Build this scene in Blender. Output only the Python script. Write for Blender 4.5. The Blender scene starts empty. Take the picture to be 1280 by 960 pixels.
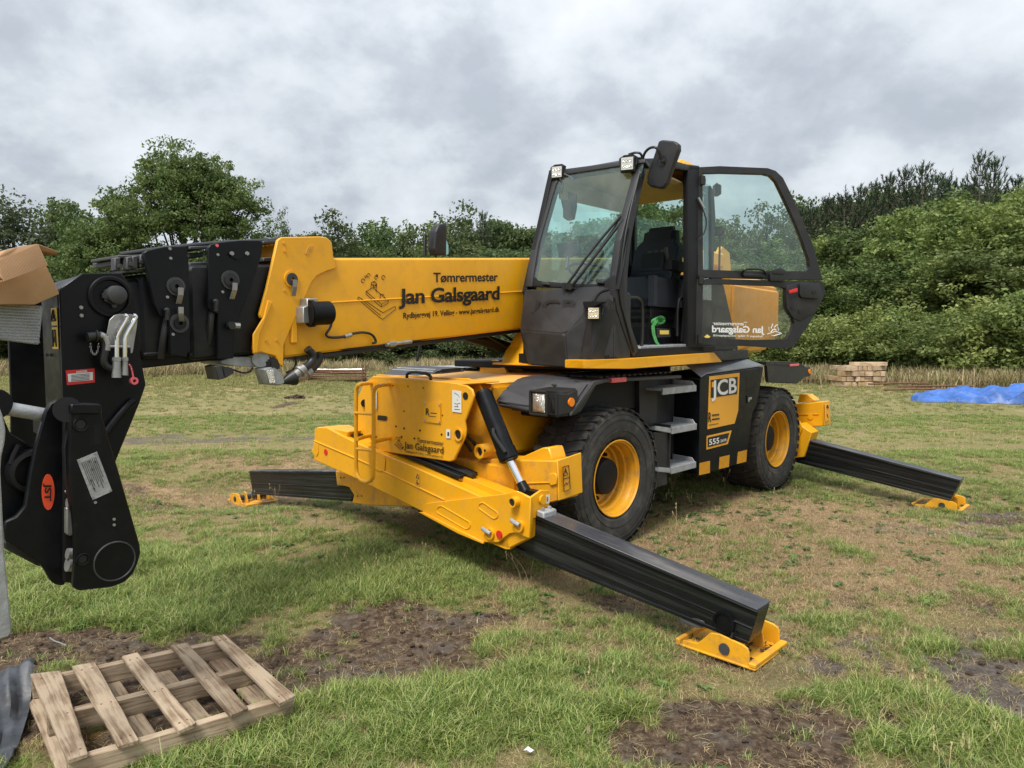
import bpy, bmesh, math, random
import numpy as np
from mathutils import Vector, Matrix
random.seed(7); rng = np.random.default_rng(7)
S = bpy.context.scene; COL = S.collection
R = math.radians
# ------------------------------------------------------------------ camera
FPX, CAMH = 887.0, 1.75
PITCH = math.atan(60/FPX)
cam = bpy.data.cameras.new('camera'); camo = bpy.data.objects.new('camera', cam); COL.objects.link(camo)
camo.location = (0, 0, CAMH); camo.rotation_euler = (math.pi/2-PITCH, 0, 0)
cam.sensor_width = 36; cam.lens = FPX/1280*36; cam.clip_end = 5000; cam.clip_start = 0.05
S.camera = camo
# ------------------------------------------------------------------ sky, sun, exposure
SUN_EL, SUN_AZ = R(58), R(-155)      # azimuth from +Y towards +X: behind the camera, to its left
w = bpy.data.worlds.new("World"); S.world = w; w.use_nodes = True
nt = w.node_tree; nd = nt.nodes; lk = nt.links; nd.clear()
def N(t, **k):
    n = nd.new(t)
    for a, b in k.items(): setattr(n, a, b)
    return n
sky = N('ShaderNodeTexSky', sky_type='NISHITA', sun_disc=False, sun_elevation=SUN_EL, sun_rotation=SUN_AZ)
tc = N('ShaderNodeTexCoord'); sep = N('ShaderNodeSeparateXYZ'); lk.new(tc.outputs['Generated'], sep.inputs[0])
zz = N('ShaderNodeMath', operation='MAXIMUM'); lk.new(sep.outputs['Z'], zz.inputs[0]); zz.inputs[1].default_value = 0.0
za = N('ShaderNodeMath', operation='ADD'); lk.new(zz.outputs[0], za.inputs[0]); za.inputs[1].default_value = 0.55
dx = N('ShaderNodeMath', operation='DIVIDE'); lk.new(sep.outputs['X'], dx.inputs[0]); lk.new(za.outputs[0], dx.inputs[1])
dy = N('ShaderNodeMath', operation='DIVIDE'); lk.new(sep.outputs['Y'], dy.inputs[0]); lk.new(za.outputs[0], dy.inputs[1])
cb = N('ShaderNodeCombineXYZ'); lk.new(dx.outputs[0], cb.inputs[0]); lk.new(dy.outputs[0], cb.inputs[1])
def noise(scale, det, rough, off, dist=0.0):
    mp = N('ShaderNodeMapping'); mp.inputs['Location'].default_value = off; mp.inputs['Scale'].default_value = (1, 1.0, 1)
    lk.new(cb.outputs[0], mp.inputs[0])
    n = N('ShaderNodeTexNoise'); n.inputs['Scale'].default_value = scale; n.inputs['Detail'].default_value = det
    n.inputs['Roughness'].default_value = rough; n.inputs['Distortion'].default_value = dist
    lk.new(mp.outputs[0], n.inputs['Vector']); return n
def ramp(src, stops):
    r = N('ShaderNodeValToRGB'); lk.new(src, r.inputs[0]); e = r.color_ramp.elements
    while len(e) < len(stops): e.new(0.5)
    for i, (p, c) in enumerate(stops): e[i].position = p; e[i].color = (*c, 1)
    return r
n1 = noise(2.7, 10, 0.54, (7.9, 1.3, 0), 0.12)
n2 = noise(8.5, 9, 0.6, (9.3, 4.2, 0), 0.1)
mx = N('ShaderNodeMath', operation='MULTIPLY_ADD'); lk.new(n2.outputs[0], mx.inputs[0]); mx.inputs[1].default_value = 0.35; 
lk.new(n1.outputs[0], mx.inputs[2])
cl = ramp(mx.outputs[0], [(0.53, (0.168, 0.184, 0.203)), (0.605, (0.196, 0.211, 0.230)), (0.66, (0.228, 0.243, 0.260)), (0.70, (0.250, 0.265, 0.280)), (0.84, (0.298, 0.311, 0.324))])
# overcast skies brighten towards the zenith (CIE overcast)
gz = N('ShaderNodeMath', operation='MULTIPLY_ADD'); lk.new(zz.outputs[0], gz.inputs[0]); gz.inputs[1].default_value = 1.1; gz.inputs[2].default_value = 1.0
clm = N('ShaderNodeVectorMath', operation='SCALE'); lk.new(cl.outputs[0], clm.inputs[0]); lk.new(gz.outputs[0], clm.inputs['Scale'])
b1 = N('ShaderNodeBackground'); lk.new(sky.outputs[0], b1.inputs[0]); b1.inputs[1].default_value = 0.05
b2 = N('ShaderNodeBackground'); lk.new(clm.outputs[0], b2.inputs[0]); b2.inputs[1].default_value = 0.96
mxs = N('ShaderNodeMixShader'); mxs.inputs[0].default_value = 0.90; lk.new(b1.outputs[0], mxs.inputs[1]); lk.new(b2.outputs[0], mxs.inputs[2])
wo = N('ShaderNodeOutputWorld'); lk.new(mxs.outputs[0], wo.inputs[0])
sun = bpy.data.lights.new('sun', 'SUN'); sun.energy = 1.5; sun.angle = R(20); sun.color = (1, .965, .91)
suno = bpy.data.objects.new('sun', sun); COL.objects.link(suno)
sd = Vector((math.sin(SUN_AZ)*math.cos(SUN_EL), math.cos(SUN_AZ)*math.cos(SUN_EL), math.sin(SUN_EL)))
suno.rotation_euler = sd.to_track_quat('Z', 'Y').to_euler(); suno.location = sd*60
S.view_settings.view_transform = 'Standard'; S.view_settings.look = 'None'; S.view_settings.exposure = 1.38; S.view_settings.gamma = 1.0
S.render.engine = 'CYCLES'; S.cycles.max_bounces = 8; S.cycles.transparent_max_bounces = 24
S.cycles.use_denoising = True

# ------------------------------------------------------------------ frames
def _ray(px, py):
    a = (px-640)/FPX; b = -(py-480)/FPX; c, s = math.cos(PITCH), math.sin(PITCH)
    return Vector((a, c+b*s, -s+b*c))
CAM = Vector((0, 0, CAMH))
def gnd(px, py, z=0.0):
    r = _ray(px, py); return CAM+r*((z-CAMH)/r.z)
class Frame:
    """A local frame standing on the ground: u points forward along the machine, v to its left, z up."""
    def __init__(s, C, deg):
        th = R(deg); s.C = Vector((C[0], C[1], 0)); s.d = Vector((-math.sin(th), -math.cos(th), 0)); s.n = Vector((math.cos(th), -math.sin(th), 0))
    def w(s, u, v, z): return s.C+s.d*u+s.n*v+Vector((0, 0, z))
    def U(s, px, py, u):
        r = _ray(px, py); return CAM+r*((u-(CAM-s.C).dot(s.d))/r.dot(s.d))
    def V(s, px, py, v):
        r = _ray(px, py); return CAM+r*((v-(CAM-s.C).dot(s.n))/r.dot(s.n))
    def loc(s, p): q = p-s.C; return Vector((q.dot(s.d), q.dot(s.n), p.z))
def hit(px, py, p0, nrm):
    r = _ray(px, py); return CAM+r*((p0-CAM).dot(nrm)/r.dot(nrm))
K = Frame((1.0942, 7.7315), 43.96)   # chassis
T = Frame((1.0942, 7.7315), 39.5)    # slewing upper structure (turned 4.5 degrees)
UP = Vector((0, 0, 1))

# ------------------------------------------------------------------ materials
def srgb(h):
    c = [int(h[i:i+2], 16)/255 for i in (0, 2, 4)]
    return tuple(x/12.92 if x <= .04045 else ((x+.055)/1.055)**2.4 for x in c)
def mat(name, col, rough=.5, metal=0, var=.12, vscale=3.0, bump=0.0, bscale=60, dirt=None, dirt_amt=.0, dscale=4, spec=.5, coat=0, emit=None):
    m = bpy.data.materials.new(name); m.use_nodes = True; t = m.node_tree; n = t.nodes; l = t.links
    b = n['Principled BSDF']; b.inputs['Roughness'].default_value = rough; b.inputs['Metallic'].default_value = metal
    b.inputs['Specular IOR Level'].default_value = spec; b.inputs['Coat Weight'].default_value = coat
    tcn = n.new('ShaderNodeTexCoord')
    nz = n.new('ShaderNodeTexNoise'); nz.inputs['Scale'].default_value = vscale; nz.inputs['Detail'].default_value = 6; l.new(tcn.outputs['Object'], nz.inputs['Vector'])
    mr = n.new('ShaderNodeMapRange'); l.new(nz.outputs[0], mr.inputs[0]); mr.inputs[1].default_value = .3; mr.inputs[2].default_value = .7
    mr.inputs[3].default_value = 1-var; mr.inputs[4].default_value = 1+var
    sc = n.new('ShaderNodeVectorMath'); sc.operation = 'SCALE'; sc.inputs[0].default_value = col[:3]; l.new(mr.outputs[0], sc.inputs['Scale'])
    out = sc.outputs[0]
    if dirt is not None:
        d = n.new('ShaderNodeTexNoise'); d.inputs['Scale'].default_value = dscale; d.inputs['Detail'].default_value = 9; d.inputs['Roughness'].default_value = .7
        l.new(tcn.outputs['Object'], d.inputs['Vector'])
        dr = n.new('ShaderNodeMapRange'); l.new(d.outputs[0], dr.inputs[0]); dr.inputs[1].default_value = .48; dr.inputs[2].default_value = .75
        dr.inputs[3].default_value = 0; dr.inputs[4].default_value = dirt_amt
        mm = n.new('ShaderNodeMix'); mm.data_type = 'RGBA'; l.new(dr.outputs[0], mm.inputs[0]); l.new(out, mm.inputs[6]); mm.inputs[7].default_value = (*dirt, 1)
        out = mm.outputs[2]
        rr = n.new('ShaderNodeMapRange'); l.new(d.outputs[0], rr.inputs[0]); rr.inputs[1].default_value = .35; rr.inputs[2].default_value = .75
        rr.inputs[3].default_value = rough; rr.inputs[4].default_value = min(1, rough+.3); l.new(rr.outputs[0], b.inputs['Roughness'])
    l.new(out, b.inputs['Base Color'])
    if bump:
        bn = n.new('ShaderNodeTexNoise'); bn.inputs['Scale'].default_value = bscale; bn.inputs['Detail'].default_value = 4; l.new(tcn.outputs['Object'], bn.inputs['Vector'])
        bb = n.new('ShaderNodeBump'); bb.inputs['Strength'].default_value = bump; bb.inputs['Distance'].default_value = .01; l.new(bn.outputs[0], bb.inputs['Height']); l.new(bb.outputs[0], b.inputs['Normal'])
    return m
YC = (0.80, 0.368, 0.006)
M = {}
SMALL = {'bolt_holes', 'rivet', 'plug', 'pictogram', 'line_print', 'label_text', 'plate_text', 'tread', 'tread_slats', 'walkway_slats', 'corrugation', 'tank_louvre', 'chain', 'diode', 'pressed_slot', 'extension_hose'}
M['yellow'] = mat('yellow_paint', YC, .30, var=.05, vscale=2, dirt=(.34, .20, .07), dirt_amt=.28, dscale=9, bump=.02, bscale=300)
M['yellow_low'] = mat('yellow_paint_dusty', (.76, .348, .010), .4, var=.08, vscale=3, dirt=(.26, .17, .08), dirt_amt=.8, dscale=8)
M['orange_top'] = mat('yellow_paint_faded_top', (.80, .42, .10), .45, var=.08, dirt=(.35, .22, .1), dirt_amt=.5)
M['black'] = mat('black_paint', (.0035, .0042, .0055), .30, var=.2, dirt=(.016, .0155, .015), dirt_amt=.35, dscale=9, spec=.22)
M['black_arm'] = mat('black_greased_steel', (.006, .007, .008), .20, var=.3, vscale=5, dirt=(.045, .045, .045), dirt_amt=.7, dscale=8, spec=.4)
M['arm_top'] = mat('worn_steel_top', (.06, .062, .07), .3, metal=.3, var=.3, vscale=9, dirt=(.18, .17, .15), dirt_amt=.6, dscale=9)
M['black_section'] = mat('greasy_black_section', (.006, .0065, .0075), .36, var=.3, dirt=(.035, .033, .03), dirt_amt=.7, dscale=5, spec=.3, bump=.1, bscale=8)
M['plastic'] = mat('charcoal_plastic', (.013, .013, .0145), .40, var=.12, dirt=(.07, .063, .055), dirt_amt=.35, dscale=3, bump=.08, bscale=500)
M['fender'] = mat('grey_black_fender', (.034, .035, .039), .42, var=.12, dirt=(.12, .11, .095), dirt_amt=.4, dscale=5, bump=.06, bscale=400)
M['cab_dark'] = mat('cab_interior_plastic', (.006, .006, .007), .6, var=.2, spec=.3)
M['seat'] = mat('seat_cloth', (.024, .026, .036), .9, var=.2, bump=.3, bscale=300)
M['liner'] = mat('cream_headliner', (.42, .33, .20), .8, var=.08)
M['rubber'] = mat('tyre_rubber', (.032, .031, .029), .8, var=.25, vscale=8, dirt=(.15, .13, .10), dirt_amt=.75, dscale=7, bump=.15, bscale=120)
M['tread_rubber'] = mat('muddy_tread_rubber', (.024, .023, .022), .85, var=.3, vscale=9, dirt=(.135, .10, .07), dirt_amt=.9, dscale=5, bump=.3, bscale=60)
M['yellow_foot'] = mat('yellow_paint_soiled', (.74, .35, .010), .45, var=.1, vscale=4, dirt=(.20, .13, .07), dirt_amt=.95, dscale=9)
M['hose'] = mat('rubber_hose', (.014, .014, .014), .45, var=.2)
M['chrome'] = mat('chrome_rod', (.8, .8, .82), .12, metal=1, var=.03)
M['steel'] = mat('zinc_plated_steel', (.34, .34, .33), .35, metal=.7, var=.15, vscale=20, dirt=(.2, .18, .15), dirt_amt=.4)
M['bolt'] = mat('dull_bolt', (.30, .30, .29), .5, metal=.4, var=.1)
M['galv'] = mat('galvanised_steel', (.36, .37, .38), .5, metal=.35, var=.2, vscale=14, dirt=(.22, .20, .17), dirt_amt=.6, dscale=12, bump=.2, bscale=80)
M['mesh_step'] = mat('grey_punched_step', (.30, .31, .32), .5, metal=.4, var=.15, vscale=10)
M['white'] = mat('white_decal', (.72, .72, .70), .5, var=.04)
M['red'] = mat('red_decal', (.62, .02, .02), .4, var=.05)
M['pink'] = mat('red_reflector', (.72, .12, .14), .35, var=.1, vscale=40)
M['orange'] = mat('orange_reflector', (.85, .22, .01), .25, var=.05)
M['jst'] = mat('orange_red_decal', (.80, .085, .03), .4, var=.03)
M['ink'] = mat('black_ink', (.008, .006, .005), .5, var=.05)
M['inkfaint'] = mat('brown_line_print', (.11, .055, .01), .6, var=.1)
M['decal_yellow'] = mat('yellow_decal', (.80, .37, .03), .4, var=.03)
M['stripe'] = mat('reflective_stripe', (.60, .27, .02), .3, var=.12, vscale=30)
M['ylabel'] = mat('yellow_warning_label', (.85, .60, .12), .5, var=.04)
M['lens'] = mat('lamp_lens', (.80, .80, .76), .08, metal=.85, var=.35, vscale=55, bump=.8, bscale=110)
M['led'] = mat('led_face', (.62, .62, .58), .25, metal=.3, var=.15, vscale=60)
M['cardboard'] = mat('cardboard', (.40, .235, .11), .85, var=.14, vscale=7, dirt=(.28, .16, .07), dirt_amt=.5)
M['cardboard_in'] = mat('corrugated_cardboard', (.36, .215, .115), .9, var=.12, vscale=7)
M['tarp'] = mat('blue_tarpaulin', (.028, .115, .40), .32, var=.3, vscale=2.0, dirt=(.22, .27, .45), dirt_amt=.5, dscale=5)
M['rust'] = mat('rusty_steel', (.16, .075, .045), .8, var=.3, vscale=10)
M['strapg'] = mat('green_webbing', (.10, .42, .12), .7, var=.2, vscale=20)
M['mat_black'] = mat('wet_black_rubber', (.022, .024, .028), .33, var=.4, vscale=6, dirt=(.13, .145, .17), dirt_amt=.75, dscale=5, bump=.3, bscale=14)
M['cladding'] = mat('bark', (.085, .072, .055), .9, var=.35, vscale=6, bump=.5, bscale=20)
M['stem'] = mat('grey_bark', (.13, .115, .09), .9, var=.3, vscale=8)
M['blind'] = mat('dark_screen', (.01, .012, .014), .15, var=.1)

def streak(name, base, light, amt, rough, spec=.4, tilt=7):
    m = mat(name, base, rough, var=.2, spec=spec); n = m.node_tree.nodes; l = m.node_tree.links; b = n['Principled BSDF']
    tcn = n.new('ShaderNodeTexCoord'); mp = n.new('ShaderNodeMapping'); mp.vector_type = 'TEXTURE'; mp.inputs['Rotation'].default_value = (0, R(tilt), R(-43.96)); mp.inputs['Scale'].default_value = (2.2, .22, .035); l.new(tcn.outputs['Object'], mp.inputs[0])
    nz = n.new('ShaderNodeTexNoise'); nz.inputs['Scale'].default_value = 1; nz.inputs['Detail'].default_value = 8; nz.inputs['Roughness'].default_value = .7; l.new(mp.outputs[0], nz.inputs[0])
    mr = n.new('ShaderNodeMapRange'); l.new(nz.outputs[0], mr.inputs[0]); mr.inputs[1].default_value = .5; mr.inputs[2].default_value = .72; mr.inputs[4].default_value = amt
    old = b.inputs['Base Color'].links[0].from_socket; mm = n.new('ShaderNodeMix'); mm.data_type = 'RGBA'; l.new(mr.outputs[0], mm.inputs[0]); l.new(old, mm.inputs[6]); mm.inputs[7].default_value = (*light, 1); l.new(mm.outputs[2], b.inputs['Base Color'])
    r2 = n.new('ShaderNodeMapRange'); l.new(nz.outputs[0], r2.inputs[0]); r2.inputs[1].default_value = .35; r2.inputs[2].default_value = .65; r2.inputs[3].default_value = rough*.6; r2.inputs[4].default_value = rough+.25; l.new(r2.outputs[0], b.inputs['Roughness']); return m
M['black_arm'] = streak('black_sliding_steel', (.007, .008, .009), (.085, .085, .082), .55, .22)
M['black_arm_far'] = streak('black_sliding_steel_far', (.007, .008, .009), (.085, .085, .082), .55, .22, .4, -7)
M['arm_top'] = streak('worn_sliding_face', (.05, .052, .06), (.26, .24, .21), .6, .3, .5)
def glass_mat(name, tint, refl=.10, rough=.02):
    m = bpy.data.materials.new(name); m.use_nodes = True; n = m.node_tree.nodes; l = m.node_tree.links; n.clear()
    tr = n.new('ShaderNodeBsdfTransparent'); tr.inputs[0].default_value = (*tint, 1)
    gl = n.new('ShaderNodeBsdfGlossy'); gl.inputs['Color'].default_value = (.9, .98, .96, 1); gl.inputs['Roughness'].default_value = rough
    fr = n.new('ShaderNodeLayerWeight'); fr.inputs[0].default_value = .5; pw = n.new('ShaderNodeMath'); pw.operation = 'POWER'; l.new(fr.outputs['Facing'], pw.inputs[0]); pw.inputs[1].default_value = 4.0
    ad = n.new('ShaderNodeMath'); ad.operation = 'ADD'; l.new(pw.outputs[0], ad.inputs[0]); ad.inputs[1].default_value = refl
    mx = n.new('ShaderNodeMixShader'); l.new(ad.outputs[0], mx.inputs[0]); l.new(tr.outputs[0], mx.inputs[1]); l.new(gl.outputs[0], mx.inputs[2])
    tcn = n.new('ShaderNodeTexCoord'); sm = n.new('ShaderNodeTexNoise'); sm.inputs['Scale'].default_value = 3.5; sm.inputs['Detail'].default_value = 8; sm.inputs['Distortion'].default_value = 1.2; l.new(tcn.outputs['Object'], sm.inputs[0])
    sr = n.new('ShaderNodeMapRange'); l.new(sm.outputs[0], sr.inputs[0]); sr.inputs[1].default_value = .42; sr.inputs[2].default_value = .75; sr.inputs[3].default_value = .004; sr.inputs[4].default_value = .06
    df = n.new('ShaderNodeBsdfDiffuse'); df.inputs[0].default_value = (.55, .54, .50, 1); m3 = n.new('ShaderNodeMixShader'); l.new(sr.outputs[0], m3.inputs[0]); l.new(mx.outputs[0], m3.inputs[1]); l.new(df.outputs[0], m3.inputs[2])
    o = n.new('ShaderNodeOutputMaterial'); l.new(m3.outputs[0], o.inputs[0]); return m
M['glass'] = glass_mat('tinted_cab_glass', (.84, .96, .93), .06)
M['glass_door'] = glass_mat('tinted_door_glass', (.84, .93, .90), .05)
M['glass_low'] = glass_mat('tinted_lower_glass', (.90, .87, .80), .03)
M['mirror'] = mat('mirror_glass', (.85, .87, .88), .04, metal=1, var=.02)

def wood_mat(name, c1, c2, scale=1.0, moss=None):
    m = bpy.data.materials.new(name); m.use_nodes = True; t = m.node_tree; n = t.nodes; l = t.links; b = n['Principled BSDF']; b.inputs['Roughness'].default_value = .85
    b.inputs['Specular IOR Level'].default_value = .25
    tcn = n.new('ShaderNodeTexCoord'); oi = n.new('ShaderNodeObjectInfo')
    ad = n.new('ShaderNodeVectorMath'); ad.operation = 'ADD'; l.new(tcn.outputs['Object'], ad.inputs[0])
    rs = n.new('ShaderNodeVectorMath'); rs.operation = 'SCALE'; rs.inputs[0].default_value = (13, 7, 5); l.new(oi.outputs['Random'], rs.inputs['Scale']); l.new(rs.outputs[0], ad.inputs[1])
    mp = n.new('ShaderNodeMapping'); mp.inputs['Scale'].default_value = (4*scale, 70*scale, 70*scale); l.new(ad.outputs[0], mp.inputs[0])
    nz = n.new('ShaderNodeTexNoise'); nz.inputs['Scale'].default_value = 1; nz.inputs['Detail'].default_value = 6; nz.inputs['Distortion'].default_value = .6; l.new(mp.outputs[0], nz.inputs[0])
    n2_ = n.new('ShaderNodeTexNoise'); n2_.inputs['Scale'].default_value = 7*scale; n2_.inputs['Detail'].default_value = 5; l.new(ad.outputs[0], n2_.inputs[0])
    ma = n.new('ShaderNodeMath'); ma.operation = 'MULTIPLY_ADD'; l.new(n2_.outputs[0], ma.inputs[0]); ma.inputs[1].default_value = .8; l.new(nz.outputs[0], ma.inputs[2])
    rp = n.new('ShaderNodeValToRGB'); l.new(ma.outputs[0], rp.inputs[0]); e = rp.color_ramp.elements
    e[0].position = .55; e[0].color = (*[x*.45 for x in c1], 1); e[1].position = 1.15 if False else 1.0; e[1].color = (*c2, 1)
    q = e.new(.75); q.color = (*c1, 1)
    hs = n.new('ShaderNodeHueSaturation'); l.new(rp.outputs[0], hs.inputs['Color'])
    mr = n.new('ShaderNodeMapRange'); l.new(oi.outputs['Random'], mr.inputs[0]); mr.inputs[3].default_value = .75; mr.inputs[4].default_value = 1.2; l.new(mr.outputs[0], hs.inputs['Value'])
    l.new(hs.outputs[0], b.inputs['Base Color'])
    bb = n.new('ShaderNodeBump'); bb.inputs['Strength'].default_value = .5; bb.inputs['Distance'].default_value = .006; l.new(nz.outputs[0], bb.inputs['Height']); l.new(bb.outputs[0], b.inputs['Normal'])
    return m
M['wood'] = wood_mat('weathered_pallet_wood', (.215, .150, .095), (.38, .295, .205))
M['timber'] = wood_mat('stacked_sawn_timber', (.36, .245, .15), (.60, .45, .30), .6)
M['timber_end'] = wood_mat('fresh_timber', (.40, .25, .11), (.55, .40, .23), .6)

def leaf_mat(name, cols, trans=.38):
    m = bpy.data.materials.new(name); m.use_nodes = True; t = m.node_tree; n = t.nodes; l = t.links
    b = n['Principled BSDF']; b.inputs['Roughness'].default_value = .6; b.inputs['Specular IOR Level'].default_value = .3
    at = n.new('ShaderNodeAttribute'); at.attribute_name = 'tone'
    rp = n.new('ShaderNodeValToRGB'); l.new(at.outputs['Fac'], rp.inputs[0]); e = rp.color_ramp.elements
    while len(e) < len(cols): e.new(.5)
    for i, c in enumerate(cols): e[i].position = i/(len(cols)-1); e[i].color = (*c, 1)
    oi = n.new('ShaderNodeObjectInfo'); hs = n.new('ShaderNodeHueSaturation'); l.new(rp.outputs[0], hs.inputs['Color'])
    mr = n.new('ShaderNodeMapRange'); l.new(oi.outputs['Random'], mr.inputs[0]); mr.inputs[3].default_value = .78; mr.inputs[4].default_value = 1.25; l.new(mr.outputs[0], hs.inputs['Value'])
    mh = n.new('ShaderNodeMath'); mh.operation = 'MULTIPLY'; l.new(oi.outputs['Random'], mh.inputs[0]); mh.inputs[1].default_value = 7.31; fr_ = n.new('ShaderNodeMath'); fr_.operation = 'FRACT'; l.new(mh.outputs[0], fr_.inputs[0]); m2 = n.new('ShaderNodeMapRange'); l.new(fr_.outputs[0], m2.inputs[0]); m2.inputs[3].default_value = .478; m2.inputs[4].default_value = .512; l.new(m2.outputs[0], hs.inputs['Hue'])
    l.new(hs.outputs[0], b.inputs['Base Color'])
    tl = n.new('ShaderNodeBsdfTranslucent'); l.new(hs.outputs[0], tl.inputs[0])
    ms = n.new('ShaderNodeMixShader'); ms.inputs[0].default_value = trans; l.new(b.outputs[0], ms.inputs[1]); l.new(tl.outputs[0], ms.inputs[2])
    l.new(ms.outputs[0], n['Material Output'].inputs[0]); return m
M['leaf_oak'] = leaf_mat('oak_leaves', [(.05, .085, .026), (.11, .16, .048), (.20, .255, .088)])
M['leaf_pale'] = leaf_mat('pale_grey_green_leaves', [(.06, .085, .04), (.10, .14, .065), (.17, .21, .11)])
M['leaf_bush'] = leaf_mat('bright_bush_leaves', [(.08, .12, .032), (.19, .255, .07), (.36, .41, .15)])
M['leaf_dark'] = leaf_mat('dark_hedge_leaves', [(.05, .078, .03), (.10, .14, .05), (.185, .23, .09)])
M['needle'] = leaf_mat('pine_needles', [(.022, .045, .022), (.04, .07, .032), (.07, .10, .045)], .1)
M['grass_green'] = leaf_mat('green_grass', [(.055, .105, .018), (.150, .235, .042), (.30, .38, .095), (.52, .53, .24)], .35)
M['grass_dry'] = leaf_mat('dry_grass', [(.14, .10, .045), (.34, .255, .125), (.50, .385, .20), (.70, .58, .35)], .3)
M['grass_mid'] = leaf_mat('mid_meadow_grass', [(.14, .175, .05), (.24, .275, .09), (.38, .38, .17)], .3)
M['lid'] = mat('sky_sheen_lid_paint', (.20, .21, .235), .38, var=.1, dirt=(.3, .29, .27), dirt_amt=.4, dscale=9)  # tank lid colour lightened to paint in the sky's reflection
M['grass_far'] = leaf_mat('far_meadow_grass', [(.15, .17, .05), (.26, .27, .09), (.42, .38, .17)], .3)

# ------------------------------------------------------------------ builders
def link(name, me, m=None, parent=None, smooth=None, label=None):
    if m is not None: me.materials.append(M[m] if isinstance(m, str) else m)
    o = bpy.data.objects.new(name, me); COL.objects.link(o)
    if parent is not None:
        o.parent = parent; o.matrix_parent_inverse = Matrix.Translation(-WL[parent.name]) if parent.name in WL else Matrix.Identity(4)
        WL[o.name] = WL.get(parent.name, Vector()) if False else Vector((0, 0, 0))
    else: WL[o.name] = Vector((0, 0, 0))
    if label: o['label'] = label
    if name in SMALL or name == 'lettering': o['kind'] = 'stuff'
    return o
WL = {}
def thing(name, label, cat, loc, group=None):
    o = bpy.data.objects.new(name, None); COL.objects.link(o); o.location = loc; o.empty_display_size = .2
    o['label'] = label; o['category'] = cat
    if group: o['group'] = group
    WL[o.name] = Vector(loc); return o
def tag(o, label, cat, group=None, kind=None):
    if label: o['label'] = label
    if cat: o['category'] = cat
    if group: o['group'] = group
    if kind: o['kind'] = kind
    return o
class B:
    """collects shapes (world coordinates) into one mesh"""
    def __init__(s): s.bm = bmesh.new()
    def prism(s, pts, vec, bevel=0, seg=1):
        bm = bmesh.new(); vec = Vector(vec); n = len(pts)
        a = [bm.verts.new(p) for p in pts]; b = [bm.verts.new(Vector(p)+vec) for p in pts]
        bm.faces.new(a); bm.faces.new(b[::-1])
        for i in range(n): bm.faces.new((a[i], b[i], b[(i+1) % n], a[(i+1) % n]))
        bmesh.ops.recalc_face_normals(bm, faces=bm.faces)
        if bevel: bmesh.ops.bevel(bm, geom=list(bm.edges), offset=bevel, segments=seg, affect='EDGES', clamp_overlap=True, profile=.6)
        s.add(bm); return s
    def add(s, bm):
        me = bpy.data.meshes.new('t'); bm.to_mesh(me); bm.free(); s.bm.from_mesh(me); bpy.data.meshes.remove(me)
    def box(s, F, u0, u1, v0, v1, z0, z1, bevel=.006, seg=1):
        return s.prism([F.w(u0, v0, z0), F.w(u1, v0, z0), F.w(u1, v1, z0), F.w(u0, v1, z0)], (0, 0, z1-z0), bevel, seg)
    def hull(s, pts, bevel=0):
        bm = bmesh.new()
        for p in pts: bm.verts.new(p)
        bmesh.ops.convex_hull(bm, input=bm.verts)
        for v in [v for v in bm.verts if not v.link_faces]: bm.verts.remove(v)
        bmesh.ops.dissolve_limit(bm, angle_limit=R(2), verts=bm.verts, edges=bm.edges)
        if bevel: bmesh.ops.bevel(bm, geom=list(bm.edges), offset=bevel, segments=2, affect='EDGES', clamp_overlap=True)
        s.add(bm); return s
    def cyl(s, p, q, r, r2=None, seg=24, bevel=0):
        p, q = Vector(p), Vector(q); d = q-p; bm = bmesh.new()
        bmesh.ops.create_cone(bm, cap_ends=True, segments=seg, radius1=r, radius2=r if r2 is None else r2, depth=d.length)
        if bevel: bmesh.ops.bevel(bm, geom=[e for e in bm.edges if e.calc_face_angle(0) > 1], offset=bevel, segments=2, affect='EDGES')
        bmesh.ops.transform(bm, matrix=Matrix.Translation((p+q)/2) @ d.to_track_quat('Z', 'Y').to_matrix().to_4x4(), verts=bm.verts)
        s.add(bm); return s
    def tube(s, pts, r, seg=10, smooth=3):
        P = [Vector(p) for p in pts]
        for _ in range(smooth if len(P) > 2 else 0):
            Q = [P[0]]
            for a, b in zip(P, P[1:]): Q += [a*.75+b*.25, a*.25+b*.75]
            Q.append(P[-1]); P = Q
            if len(P) > 60: break
        bm = bmesh.new(); rings = []; prev = None
        for i, p in enumerate(P):
            t = (P[min(i+1, len(P)-1)]-P[max(i-1, 0)]).normalized()
            if prev is None:
                a = t.cross(UP) if abs(t.z) < .9 else t.cross(Vector((1, 0, 0)))
            else: a = prev-t*prev.dot(t)
            a.normalize(); prev = a; b = t.cross(a)
            rings.append([bm.verts.new(p+(a*math.cos(k*2*math.pi/seg)+b*math.sin(k*2*math.pi/seg))*r) for k in range(seg)])
        for x, y in zip(rings, rings[1:]):
            for k in range(seg): bm.faces.new((x[k], x[(k+1) % seg], y[(k+1) % seg], y[k]))
        bm.faces.new(rings[0][::-1]); bm.faces.new(rings[-1]); bmesh.ops.recalc_face_normals(bm, faces=bm.faces)
        s.add(bm); return s
    def lathe(s, p, axis, prof, seg=48):
        """prof: list of (distance along axis, radius)"""
        axis = Vector(axis).normalized(); a = axis.cross(UP); a.normalize(); b = axis.cross(a); bm = bmesh.new(); rings = []
        for h, r in prof: rings.append([bm.verts.new(Vector(p)+axis*h+(a*math.cos(k*2*math.pi/seg)+b*math.sin(k*2*math.pi/seg))*r) for k in range(seg)])
        for x, y in zip(rings, rings[1:]):
            for k in range(seg): bm.faces.new((x[k], x[(k+1) % seg], y[(k+1) % seg], y[k]))
        bmesh.ops.recalc_face_normals(bm, faces=bm.faces); s.add(bm); return s
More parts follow.
